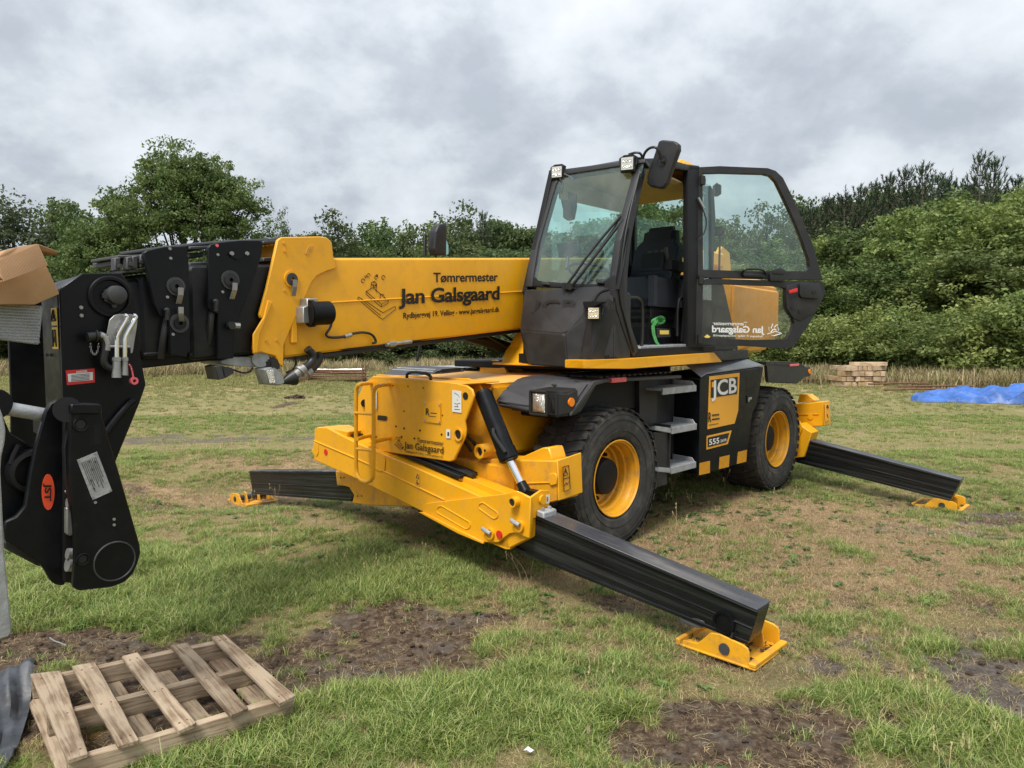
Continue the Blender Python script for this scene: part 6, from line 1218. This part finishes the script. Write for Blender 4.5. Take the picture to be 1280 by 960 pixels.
# soil clods on the bare patches
x, y = field(9000, 2.4, 8); mk, gr = masks(x, y); k = rng.uniform(size=9000) < np.maximum(mk['m'], mk['g']*.7)*.8*(1-gr); x, y = x[k], y[k]
bmc = bmesh.new(); bmesh.ops.create_icosphere(bmc, subdivisions=1, radius=.012)
for v in bmc.verts: v.co *= random.uniform(.6, 1.3); v.co.z *= .7
mc = bpy.data.meshes.new('clod_source'); bmc.to_mesh(mc); bmc.free(); mc.materials.append(M['mud']); oc = bpy.data.objects.new('clod_source', mc)
scatter('soil_clods', np.c_[x, y, gheight(x, y)+glumps(x, y)-.012], rng.uniform(.3, 1.5, len(x))**1.5, [oc], 'small clods of soil on the bare patches')
# molehill
c = gnd(370, 498, -.16); b = B()
for k in range(60):
    a = random.uniform(0, 6.283); r = random.uniform(0, .38)**1.0; h = .12*(1-r/.42); q = Vector((c.x+r*math.cos(a), c.y+r*.7*math.sin(a), gz(c.x, c.y)+h*.6)); b.hull([q+Vector((random.uniform(-.07, .07), random.uniform(-.07, .07), random.uniform(-.08, .05))) for _ in range(8)])
tag(b.out('molehill', 'mud'), 'dark molehill standing alone in the green grass behind the boom head', 'molehill')

# ------------------------------------------------------------------ pallet
pal = thing('wooden_pallet', 'weathered wooden pallet with five deck boards lying on bare soil in the left foreground', 'pallet', gnd(200, 880, 0))
TZ = .145
c00, c10, c11, c01 = [gnd(*q, z) for q, z in (((38, 842), TZ), ((283, 792.5), TZ), ((369, 867), TZ-.01), ((86, 950), TZ-.005))]
def PB(a, b_, z=0.0): p = (c00*(1-a)+c10*a)*(1-b_)+(c01*(1-a)+c11*a)*b_; return Vector((p.x, p.y, p.z+z))
def board(name, corners, th, m='wood', par=None):
    """local mesh along its length so the grain follows the board"""
    o3 = [Vector(q) for q in corners]; L = (o3[1]-o3[0]); Wd_ = (o3[3]-o3[0]); ctr = sum(o3, Vector())/4; xa = L.normalized(); za = xa.cross(Wd_).normalized(); 
    if za.z < 0: za = -za
    ya = za.cross(xa); Mx = Matrix((xa, ya, za)).transposed().to_4x4(); Mx.translation = ctr; inv = Mx.inverted()
    bm = bmesh.new(); a = [bm.verts.new(inv @ q) for q in o3]; b_ = [bm.verts.new(inv @ (q-za*th)) for q in o3]; bm.faces.new(a); bm.faces.new(b_[::-1])
    for i in range(4): bm.faces.new((a[i], b_[i], b_[(i+1) % 4], a[(i+1) % 4]))
    bmesh.ops.recalc_face_normals(bm, faces=bm.faces)
    bmesh.ops.subdivide_edges(bm, edges=[e for e in bm.edges if e.calc_length() > .3], cuts=5)
    for v in bm.verts: v.co += Vector((0, random.uniform(-.002, .002), random.uniform(-.0015, .0015)))
    bmesh.ops.bevel(bm, geom=[e for e in bm.edges if e.calc_face_angle(0) > 1], offset=.003, segments=1, affect='EDGES', clamp_overlap=True)
    me = bpy.data.meshes.new(name); bm.to_mesh(me); bm.free(); o = link(name, me, m, par)
    o.location = Mx.translation; o.rotation_euler = Mx.to_euler(); return o
sl = [(0.0, .150), (.235, .345), (.455, .570), (.68, .785), (.885, 1.0)]
pxs = [((38, 842), (76, 838), (110, 941), (85, 950)), ((90, 832), (119, 827), (174, 924), (148, 932)), ((152, 820), (172, 815), (245, 903), (223, 913)), ((213, 806.5), (234, 803), (310, 884), (289, 894)), ((264, 795.5), (281, 792.5), (369, 869), (349, 879))]
for q in pxs: P_ = [gnd(*s_, TZ) for s_ in q]; board('deck_board', [P_[0], P_[3], P_[2], P_[1]], .020, 'wood', pal)
for q in pxs:
    for fa in (.07, .5, .93):
        for sb in (.28, .72):
            a_ = Vector(q[0]).lerp(Vector(q[3]), fa); b_ = Vector(q[1]).lerp(Vector(q[2]), fa); e_ = a_.lerp(b_, sb); p_n = gnd(e_.x, e_.y, TZ); B().cyl(p_n-UP*.004, p_n+UP*.0015, .0045, seg=8).out('nail', 'rust', pal)
ax_l = (c10-c00); ax_w = (c01-c00)
for b0 in (.03, .485, .955):
    w_ = .05; A_ = PB(-.0, b0, -.021); Bp = PB(1.0, b0, -.021); wv = ax_w.normalized()*.042
    board('stringer', [A_-wv*.5, Bp-wv*.5, Bp+wv*.5, A_+wv*.5], .088, 'wood', pal)
for a0 in (.03, .36, .62, .93):
    A_ = PB(a0, 0, -.110); Bp = PB(a0, 1.0, -.110); wv = ax_l.normalized()*.09
    board('bottom_board', [A_-wv*.5, Bp-wv*.5, Bp+wv*.5, A_+wv*.5], .018, 'wood', pal)
# black rubber flap beside it
xs_ = np.linspace(0, 1, 22); bm = bmesh.new(); G = []
for i, a in enumerate(xs_):
    row = []
    for j, b_ in enumerate(np.linspace(0, 1, 14)):
        x0 = gnd(-60+(48+60)*1.0*a, 850+4*(1-a)+0, .02); x1 = gnd(-60+(30+60)*a-0, 955+40*(1-a), .02)
        p = x0.lerp(x1, b_); lift = .13*math.exp(-((b_-.12)/.22)**2)*(.6+.4*a)+.03*math.sin(a*9+b_*5)*.6+.02*math.sin(b_*15+a*6)+.012*math.sin(a*23-b_*9)
        row.append(bm.verts.new((p.x-.05*b_*a, p.y, .012+max(0, lift))))
    G.append(row)
for i in range(21):
    for j in range(13):
        if 3 < j < 6 and 7 < i < 14 and False: continue
        bm.faces.new((G[i][j], G[i+1][j], G[i+1][j+1], G[i][j+1]))
bmesh.ops.recalc_face_normals(bm, faces=bm.faces); bmesh.ops.solidify(bm, geom=bm.faces, thickness=.006)
b = B(); b.add(bm); tag(b.out('rubber_flap', 'mat_black'), 'wet black rubber mud flap lying bent against the left end of the pallet', 'rubber mat')
# bits of litter
b = B(); p = gnd(660, 938, .03); b.hull([p+Vector(q) for q in ((-.02, 0, 0), (.0, .01, .012), (.025, -.005, .004), (.01, -.015, 0), (-.005, -.012, .01))]); tag(b.out('white_scrap', 'white'), 'small white scrap in the grass at the bottom edge', 'scrap')
b = B(); b.tube([gnd(62, 797, .01), gnd(69, 802, .016), gnd(74, 803, .012), gnd(83, 807, .012)], .0038, 6); tag(b.out('pale_twig', 'bolt'), 'pale stick lying on the dark soil above the pallet', 'stick')
b = B(); b.tube([gnd(205, 778, .02), gnd(209, 788, .02)], .005, 6); tag(b.out('straw_twig', 'cardboard'), 'short tan stick upright in the grass behind the pallet', 'stick')

# ------------------------------------------------------------------ timber stack, tarpaulin, pipes, post
c = gnd(1080, 484, -.16); fx, fy = Vector((1, .12, 0)).normalized(), Vector((-.12, 1, 0)).normalized()
zb = gz(c.x, c.y)-.0
tl_ = 'square sawn timber baulk lying in the stack in front of the hedge'
k = 0
for r_ in range(4):
    x0 = -.86+(.04, .0, .05, .1)[r_]; kk_ = 1
    while x0 < (.90, .88, .85, .45)[r_]:
        w_ = random.choice((.18, .20, .19, .32)); h = .19
        if x0+w_ > 1.0: break
        z0 = zb+r_*.20; dp_ = random.uniform(-.1, .06); L_ = random.uniform(.8, 1.1) if w_ < .3 else .4
        cs = [c+fx*x0+fy*dp_, c+fx*(x0+w_-.03)+fy*dp_, c+fx*(x0+w_-.03)+fy*(dp_+L_), c+fx*x0+fy*(dp_+L_)]
        for q in cs: q.z = z0+h
        o = board('timber_baulk', [cs[0], cs[3], cs[2], cs[1]] if w_ < .3 else [cs[0], cs[1], cs[2], cs[3]], h-.02, 'timber_end' if random.random() < .35 else 'timber')
        tag(o, f'sawn timber baulk in the {("bottom", "second", "third", "top")[r_]} row of the stack, number {kk_} from its left end', 'timber baulk', 'timber baulks stacked in front of the hedge'); x0 += w_; kk_ += 1
tp_ = [c+fx*a+fy*e for a, e in ((-.40, .0), (.95, .05), (.95, .4), (-.40, .35))]
for q in tp_: q.z = zb+.93
tag(board('timber_baulk', tp_, .13, 'timber'), 'long pale timber baulk lying across the top of the stack', 'timber baulk', 'timber baulks stacked in front of the hedge')
tp_ = [c+fx*a+fy*e for a, e in ((.35, -.1), (1.05, .25), (1.0, .55), (.3, .2))]
for q in tp_: q.z = zb+.80
tag(board('timber_baulk', tp_, .17, 'timber'), 'grey timber baulk lying askew at the upper right of the stack', 'timber baulk', 'timber baulks stacked in front of the hedge')
# blue tarpaulin
c = gnd(1240, 503, -.16); bm = bmesh.new(); G = []
nx_, ny_ = 70, 40
for i in range(nx_):
    row = []
    for j in range(ny_):
        a, e = i/(nx_-1), j/(ny_-1); x = c.x-2.05+a*5.2; wdt = min(1, .25+a*1.8); y = c.y-.9*wdt+.15+e*2.6*wdt+.25*math.sin(a*7)
        h = .24*min(1, a*1.8+.2)*math.sin(math.pi*e)**.5*(.1+1.3*float(fbm(np.array([x]), np.array([y]), .9, 2, 8)[0]))+.40*min(1, a*3+.3)*abs(float(fbm(np.array([x+y*.6]), np.array([y*1.2]), 1.7, 2, 12)[0])-.5)*2+.16*abs(float(fbm(np.array([x-y]), np.array([y]), 4, 2, 14)[0])-.5)*1+.015
        if e in (0, 1) or a in (0, 1): h = .01
        row.append(bm.verts.new((x, y+.15*random.random()*0, gz(x, y)+h)))
    G.append(row)
for i in range(nx_-1):
    for j in range(ny_-1): bm.faces.new((G[i][j], G[i+1][j], G[i+1][j+1], G[i][j+1]))
bmesh.ops.recalc_face_normals(bm, faces=bm.faces)
b = B(); b.add(bm); tag(b.out('blue_tarpaulin', 'tarp', sharp=50), 'crumpled bright blue tarpaulin spread on the grass at the right edge', 'tarpaulin')
# pipes stacked far behind the boom
c = gnd(415, 478, -.16); zb = gz(c.x, c.y)
rk = thing('rusty_pipe_stillage', 'low rusty frame holding long steel pipes far behind the boom head', 'pipe rack', (c.x, c.y, zb))
for s_ in (-.95, 1.3):
    b = B(); b.tube([Vector((c.x+s_, c.y-.3, zb)), Vector((c.x+s_+.05, c.y-.3, zb+.75))], .03, 6, 0).tube([Vector((c.x+s_, c.y+.3, zb)), Vector((c.x+s_+.05, c.y+.3, zb+.72))], .03, 6, 0).tube([Vector((c.x+s_, c.y-.3, zb+.08)), Vector((c.x+s_, c.y+.3, zb+.08))], .03, 6, 0); b.out('post_frame', 'rust', rk)
for i in range(16):
    r_ = i//4; z = zb+.12+r_*.13; y = c.y-.22+(i % 4)*.12; L0, L1 = c.x-1.1+random.uniform(-.3, .2), c.x+1.4+random.uniform(-.2, .15)
    b = B(); b.tube([Vector((L0, y, z+random.uniform(-.06, .06))), Vector(((L0+L1)/2, y-.02, z+random.uniform(-.02, .03))), Vector((L1, y, z+random.uniform(-.02, .03)))], .032, 6, 1)
    top = i in (13, 15)
    tag(b.out('steel_pipe', 'steel' if top else 'rust'), 'bright steel pipe in the stillage behind the boom head' if top else 'rusty brown steel pipe in the stillage behind the boom head', 'steel pipe', 'pipes lying in the rusty stillage')
for (x0, x1, y_, z_) in ((1000, 1040, 470, .25), (998, 1038, 473, .18), (1105, 1200, 483, .1), (1125, 1215, 481, .16), (1085, 1160, 479, .2)):
    b = B(); A_, Bp = gnd(x0, y_+8, -.16), gnd(x1, y_+8, -.16); b.tube([A_+UP*z_, (A_+Bp)/2+UP*(z_+.03), Bp+UP*(z_+.02)], .035, 6, 1)
    tag(b.out('rusty_rod', 'rust'), 'rusty brown rod lying in the dry grass beside the timber stack', 'rusty rod', 'rusty rods lying near the timber stack')
c = Vector((-17.6, 38.3, 0)); zb = gz(c.x, c.y)
b = B().cyl((c.x, c.y, zb-.1), (c.x, c.y, zb+1.1), .14, .12, 10); tag(b.out('fence_post', 'stem'), 'short grey wooden post at the hedge foot under the black boom plates', 'post')

# ------------------------------------------------------------------ trees
def leaves(centres, radii, nper, size, up=.25, tone_spread=.25):
    """diamond leaf faces spread through clumps"""
    n_ = len(centres); C_ = np.repeat(np.array(centres), nper, 0); Rr = np.repeat(np.array(radii), nper)
    d = rng.normal(size=(n_*nper, 3)); d /= np.linalg.norm(d, axis=1)[:, None]; rad = rng.uniform(size=n_*nper)**.45; P_ = C_+d*(Rr*rad)[:, None]*np.array([1, 1, .75])
    nv = rng.normal(size=P_.shape)+d*.6+np.array([0, 0, up]); nv /= np.linalg.norm(nv, axis=1)[:, None]
    t_ = rng.normal(size=P_.shape); t_ -= nv*np.sum(t_*nv, 1)[:, None]; t_ /= np.linalg.norm(t_, axis=1)[:, None]; b_ = np.cross(nv, t_); s_ = size*rng.uniform(.6, 1.3, len(P_))[:, None]
    V = np.stack([P_-t_*s_, P_-b_*s_*.55, P_+t_*s_, P_+b_*s_*.55], 1)
    tn = np.repeat(rng.uniform(.1, .9, n_), nper)*.6+rng.uniform(0, 1, n_*nper)*.4
    return V, tn
def make_crown(name, lobes, m, nclump, nper, size, crad, fill=.35):
    """lobes: (x,y,z,rx,ry,rz) in metres; clumps sit mostly on the lobe skins with gaps between them"""
    cs, rs = [], []; tot = sum(l_[3]*l_[5] for l_ in lobes)
    for (x, y, z, rx, ry, rz_) in lobes:
        k = int(nclump*rx*rz_/tot)
        for _ in range(k):
            d = rng.normal(size=3); d /= np.linalg.norm(d); r = rng.uniform(.78, 1.08) if rng.uniform() > fill else rng.uniform(.2, .8)
            if d[2] < -.55: d[2] *= .4
            cs.append((x+d[0]*rx*r, y+d[1]*ry*r, max(.3, z+d[2]*rz_*r))); rs.append(crad*rng.uniform(.55, 1.35))
    V, tn = leaves(cs, rs, nper, size); return qmesh(name, V, tn, m), cs
def trunk_mesh(h, r, cs, m='cladding', nl=14):
    b = B(); lean = random.uniform(-.3, .3); b.cyl((0, 0, -.3), (lean*.3, 0, h*.5), r, r*.65, 10).cyl((lean*.3, 0, h*.48), (lean, .1, h*.85), r*.65, r*.2, 8)
    for q in random.sample(cs, min(nl, len(cs))):
        z0 = random.uniform(.15, .6)*h; a = Vector((lean*.3*z0/h, 0, z0)); e = Vector(q); mid_ = (a+e)/2+Vector((0, 0, -.1*h*random.random())); b.tube([a, mid_, e], r*.16, 5, 1)
    return b
def rlobes(w_, h, n_, base=.15):
    L = []
    for i in range(n_):
        a = random.uniform(0, 6.283); rr_ = random.uniform(0, .62)*w_/2; z = random.uniform(base+.12, .84)*h; fz = math.sin(math.pi*min(1, max(.12, (z/h-base)/(1.02-base))))**.6
        s_ = random.uniform(.26, .42)*w_/2*(.6+.5*fz); L.append((rr_*math.cos(a)*fz, rr_*math.sin(a)*fz, z, s_*1.15, s_*1.15, min(s_*.95, h*.2)))
    L.append((0, 0, h*.86, w_*.13, w_*.13, h*.12)); L.append((0, 0, h*.55, w_*.3, w_*.3, h*.25)); return L
def tree_at(name, crown, tb, loc, rot, sc, label, group=None, cat='tree', crown_name='crown'):
    r = bpy.data.objects.new(name, None); COL.objects.link(r); r.location = loc; r.rotation_euler = (0, 0, rot); r.scale = sc; tag(r, label, cat, group); WL[r.name] = Vector()
    for nm, me in ((crown_name, crown), ('trunk' if cat != 'bush' else 'stems', tb)):
        if me is None: continue
        o = bpy.data.objects.new(nm, me); COL.objects.link(o); o.parent = r
    return r
def stem_me(b, m='cladding'):
    me = bpy.data.meshes.new('trunk'); b.bm.to_mesh(me); b.bm.free(); me.materials.append(M[m]); return me
# the tall tree at the left
def at(px, dist): return ((px-640)/FPX*dist, dist)
D0 = 40.
def Hm(py, dist): return (420-py)/FPX*dist+CAMH+.16
big = [(0, 0, 11.0, 2.3, 2.3, 1.6), (-1.3, .3, 10.6, 1.2, 1.2, 1.5), (1.6, .2, 10.2, 1.5, 1.6, 1.5), (-.4, 0, 8.6, 3.2, 3.0, 1.9), (3.0, 0, 8.0, 2.0, 2.0, 1.6), (-4.2, .5, 7.9, 1.5, 1.6, 1.6), (-2.6, 0, 8.2, 1.8, 1.8, 1.7), (4.3, .3, 6.0, 1.9, 2.0, 1.5), (0, 0, 6, 4.2, 3.4, 2.2), (-4.6, 0, 5.6, 2.4, 2.2, 2.2), (5.4, 0, 4.2, 1.8, 1.8, 1.6), (2.4, -.8, 5, 2.6, 2.2, 2.0), (-3, -1, 3.4, 3.2, 2.4, 2.0), (2, -1, 3.0, 3.6, 2.4, 2.0), (-5.6, 0, 2.6, 2.0, 2.0, 1.8), (-5.2, .3, 7.2, 1.3, 1.3, 1.2), (5.0, .3, 6.2, 1.4, 1.4, 1.2), (1.2, 0, 9.0, 2.6, 2.2, 1.6), (-6.4, 0, 5.6, 1.6, 1.6, 1.6), (-3.6, 0, 9.2, 1.0, 1.0, 1.0), (3.4, 0, 9.4, 1.2, 1.2, 1.2), (0, 0, 10, 2.6, 2.2, 1.6)]
cme, cs = make_crown('oak_crown', big, 'leaf_oak', 1900, 60, .09, .48, .45)
x, y = at(235, D0); tree_at('oak_tree', cme, stem_me(trunk_mesh(11.5, .32, cs, nl=30)), (x, y, -.2), 0, (1, 1, 1), 'tallest broad green tree rising above the black boom plates', cat='tree')
# prototypes
proto = {}
for k in range(3):
    cm, cs = make_crown(f'crown_broad{k}', rlobes(7, 8, 17, .05), 'leaf_oak', 560, 46, .10, .5, .45); proto['oak', k] = (cm, stem_me(trunk_mesh(8, .2, cs)))
    cm, cs = make_crown(f'crown_dark{k}', rlobes(7.5, 8, 18, .0), 'leaf_dark', 560, 46, .10, .5, .45); proto['dark', k] = (cm, stem_me(trunk_mesh(8, .18, cs)))
    cm, cs = make_crown(f'crown_bush{k}', rlobes(6.5, 7, 13, -.05), 'leaf_bush', 430, 64, .072, .42); proto['bush', k] = (cm, stem_me(trunk_mesh(6, .10, cs, 'stem')))
for k in range(2):
    cm, cs = make_crown(f'crown_pale{k}', rlobes(5, 8, 9, .1), 'leaf_pale', 170, 44, .075, .45, .25); proto['pale', k] = (cm, stem_me(trunk_mesh(8, .12, cs), 'stem'))
    cm, cs = make_crown(f'crown_low{k}', rlobes(5, 2.6, 10, -.1), 'leaf_bush', 300, 60, .055, .32); proto['low', k] = (cm, None)
    cm, cs = make_crown(f'crown_lowdark{k}', rlobes(5, 3, 10, -.1), 'leaf_dark', 240, 50, .075, .36); proto['lowdark', k] = (cm, None)
def pine(h, k):
    b = B().cyl((0, 0, -.3), (0, 0, h*.97), .16, .02, 8); cs, ax_, ln = [], [], []
    z = h*.30
    while z < h*.99:
        f = (h-z)/(h*.7); nb = random.randint(4, 6); a0 = random.uniform(0, 6.28)
        for i in range(nb):
            a = a0+i*6.283/nb+random.uniform(-.3, .3); L = (.25+1.9*min(1, f*1.3))*random.uniform(.55, 1.1); e = Vector((math.cos(a)*L, math.sin(a)*L, z+.35*L+.15)); b.tube([(0, 0, z), (e.x*.6, e.y*.6, z+.05*L), e], .022, 4, 1)
            for s_ in np.linspace(.35, 1, max(2, int(L/.28))):
                cs.append((e.x*s_, e.y*s_, z+.35*L*s_*s_+.1)); d_ = Vector((e.x*.35, e.y*.35, .5)); ax_.append(d_.normalized()); ln.append(.32)
        z += random.uniform(.38, .55)
    cs.append((0, 0, h*.99)); ax_.append(Vector((0, 0, 1))); ln.append(.6)
    V, tn = [], []
    for c_, d_, L in zip(cs, ax_, ln):
        c_ = np.array(c_); d_ = np.array(d_)
        for _ in range(26):
            s_ = rng.uniform(-.3, 1)*L; q = rng.normal(size=3); q /= np.linalg.norm(q); dr = d_*1.1+q*.75; dr /= np.linalg.norm(dr); p = c_+d_*s_; wv = np.cross(dr, rng.normal(size=3)); wv /= np.linalg.norm(wv); wv *= .018; ll_ = rng.uniform(.12, .22)
            V.append([p-wv, p+wv, p+dr*ll_+wv*.3, p+dr*ll_-wv*.3]); tn.append(rng.uniform())
    return qmesh(f'pine_crown{k}', np.array(V), np.array(tn), 'needle'), stem_me(b)
for k in range(3): proto['pine', k] = pine((9, 8, 10)[k], k)
LAND = ((-999, 'beyond the left edge'), (0, 'behind the cardboard box'), (100, 'behind the black boom plates'), (330, 'above the yellow boom head'), (430, 'behind the boom lettering'), (560, 'just left of the cab'), (665, 'seen through the cab windscreen'), (790, 'seen through the open doorway'), (880, 'seen through the door glass'), (1000, 'right beside the door edge'), (1055, 'behind the timber stack'), (1110, 'between timber stack and tarpaulin'), (1165, 'behind the tip of the tarpaulin'), (1225, 'near the right edge'), (1285, 'beyond the right edge'))
USED = {}
def where(px): return [t for x, t in LAND if px >= x][-1]
def put(kind, px, dist, ptop, wpx, label, group, name, base=None, cat='tree'):
    if group:
        label = label+', '+where(px)
        n_ = USED[label] = USED.get(label, 0)+1
        if n_ > 1: label = label.replace(' of the back row', ' behind').replace(' of the front row', ' in front')+(', second', ', third', ', fourth', ', fifth', ', sixth')[n_-2]+' from left'
    k = random.randrange(3) if (kind, 2) in proto else random.randrange(2); cm, tb = proto[kind, k]; co = np.empty(len(cm.vertices)*3, np.float32); cm.vertices.foreach_get('co', co); co = co.reshape(-1, 3)
    h0 = np.percentile(co[:, 2], 99.5); w0 = np.percentile(np.abs(co[:, :2]), 98)*2; x, y = at(px, dist); h = Hm(ptop, dist)
    sz = h/h0; sx = (wpx/FPX*dist)/w0 if wpx else sz
    return tree_at(name, cm, tb, (x, y, -.2), random.uniform(0, 6.28), (sx, sx, sz), label, group, cat)
# left
put('pale', 25, 46, 246, 120, 'thin pale crowned tree at the far left edge of the photo', None, 'pale_tree')
put('pale', -40, 44, 250, 120, 'pale tree beyond the left edge beside the thin pale crowned tree', None, 'pale_tree')
put('oak', 82, 50, 258, 90, 'rounded tree between the thin pale tree and the tallest tree', None, 'broad_tree')
put('oak', 120, 43, 275, 120, 'lower green tree touching the left side of the tallest tree', None, 'broad_tree')
put('pale', 150, 38, 330, 150, 'grey green willowy bush in front of the tallest tree at its left', None, 'willow_bush', cat='bush')
put('dark', 20, 41, 330, 170, 'dark bushy tree behind the cardboard box', None, 'hedge_tree')
put('pale', 358, 60, 268, 50, 'small pale tree just right of the tallest tree', None, 'pale_tree')
G1 = 'trees of the wood behind the boom'
for i, (px, pt, wd_, kd) in enumerate(((330, 310, 110, 'dark'), (385, 300, 90, 'dark'), (425, 283, 100, 'dark'), (475, 287, 90, 'oak'), (510, 294, 80, 'dark'), (548, 287, 80, 'oak'), (575, 275, 90, 'dark'), (604, 268, 70, 'pinex'), (625, 283, 80, 'dark'), (655, 292, 70, 'dark'), (700, 296, 90, 'oak'), (750, 285, 100, 'dark'), (800, 260, 110, 'oak'), (850, 262, 100, 'dark'), (905, 285, 90, 'oak'), (955, 275, 90, 'dark'), (450, 320, 130, 'dark'), (540, 322, 130, 'dark'), (640, 320, 130, 'dark'), (740, 330, 130, 'dark'), (860, 320, 130, 'oak'))):
    if kd == 'pinex':
        put('pine', px, 55, pt, 60, 'pointed conifer top standing above the wood left of the cab', None, 'pine_tree'); continue
    put(kd, px, 52+random.uniform(-4, 6), pt-3, wd_*1.25, 'dark woodland tree' if kd == 'dark' else 'lighter broad woodland tree', G1, 'woodland_tree')
for i, px in enumerate(range(-60, 1000, 62)):
    put('lowdark', px+random.uniform(-10, 10), 43+random.uniform(-1.5, 2), 398+random.uniform(-14, 12), 105, 'dark low bush of the field hedge', 'bushes of the low hedge along the field edge', 'hedge_bush', cat='bush')
for i, px in enumerate(range(-60, 1000, 70)):
    put('dark', px+random.uniform(-10, 10), 48+random.uniform(-1, 3), 322+random.uniform(-14, 12), 150, 'mid height tree over the field hedge', 'trees between the low hedge and the wood', 'hedge_tree')
# right: bright bushes, pines behind
G2 = 'bright green bushes of the thicket right of the machine'
for (px, d_, pt, wd_) in ((1020, 42, 300, 130), (1075, 40, 290, 150), (1130, 38, 272, 160), (1190, 36, 255, 170), (1250, 35, 252, 170), (1310, 34, 250, 180), (985, 40, 345, 110), (1050, 36, 340, 150), (1110, 35, 330, 150), (1175, 33, 325, 170), (1240, 32, 320, 170), (1300, 31, 300, 180), (960, 44, 310, 120), (1370, 32, 250, 200), (905, 44, 330, 120)):
    vk_ = 'oak' if px in (1075, 1240, 1110) else 'bush'
    put(vk_, px, d_, pt, wd_, 'bright tree sized thicket bush'+(' of the back row' if pt < 295 else ' of the front row'), G2, 'thicket_bush', cat='bush')
for (px, d_, pt, wd_) in ((1000, 33, 400, 130), (1060, 32, 385, 150), (1120, 31, 392, 150), (1185, 29, 385, 170), (1250, 28, 372, 180), (1320, 27, 365, 200), (960, 35, 405, 120)):
    put('low', px, d_, pt, wd_, 'low leafy shrub at the thicket foot', 'low shrubs at the foot of the thicket', 'thicket_shrub', cat='bush')
for (px, pt, lb) in ((1215, 197, 'tallest pointed pine above the thicket at the right'), (1232, 203, None), (1262, 225, 'slim pine top close to the right edge of the photo'), (1280, 228, None), (1145, 210, 'pine with several spires left of the tallest pine'), (1160, 222, None), (1125, 214, None), (1105, 222, None), (1180, 228, None), (1070, 236, None), (1050, 245, None), (1088, 232, None), (1030, 250, None), (1010, 262, None), (1245, 240, None), (1200, 232, None), (1310, 230, None), (1350, 225, None), (1000, 262, None), (1172, 224, None)):
    put('pine', px, 50+random.uniform(-3, 3), pt, 92, lb or 'dark spiky pine over the thicket', None if lb else 'dark pines behind the bright thicket', 'pine_tree')
for px in range(990, 1400, 52): put('dark', px, 56, 258 if px < 1080 else 245, 110, 'dark bushy tree behind the pines', 'dark trees filling in behind the pines', 'woodland_tree')
wood = [put('dark', -140, 50, 300, 150, 'dark tree beyond the left edge of the photo', None, 'woodland_tree')]
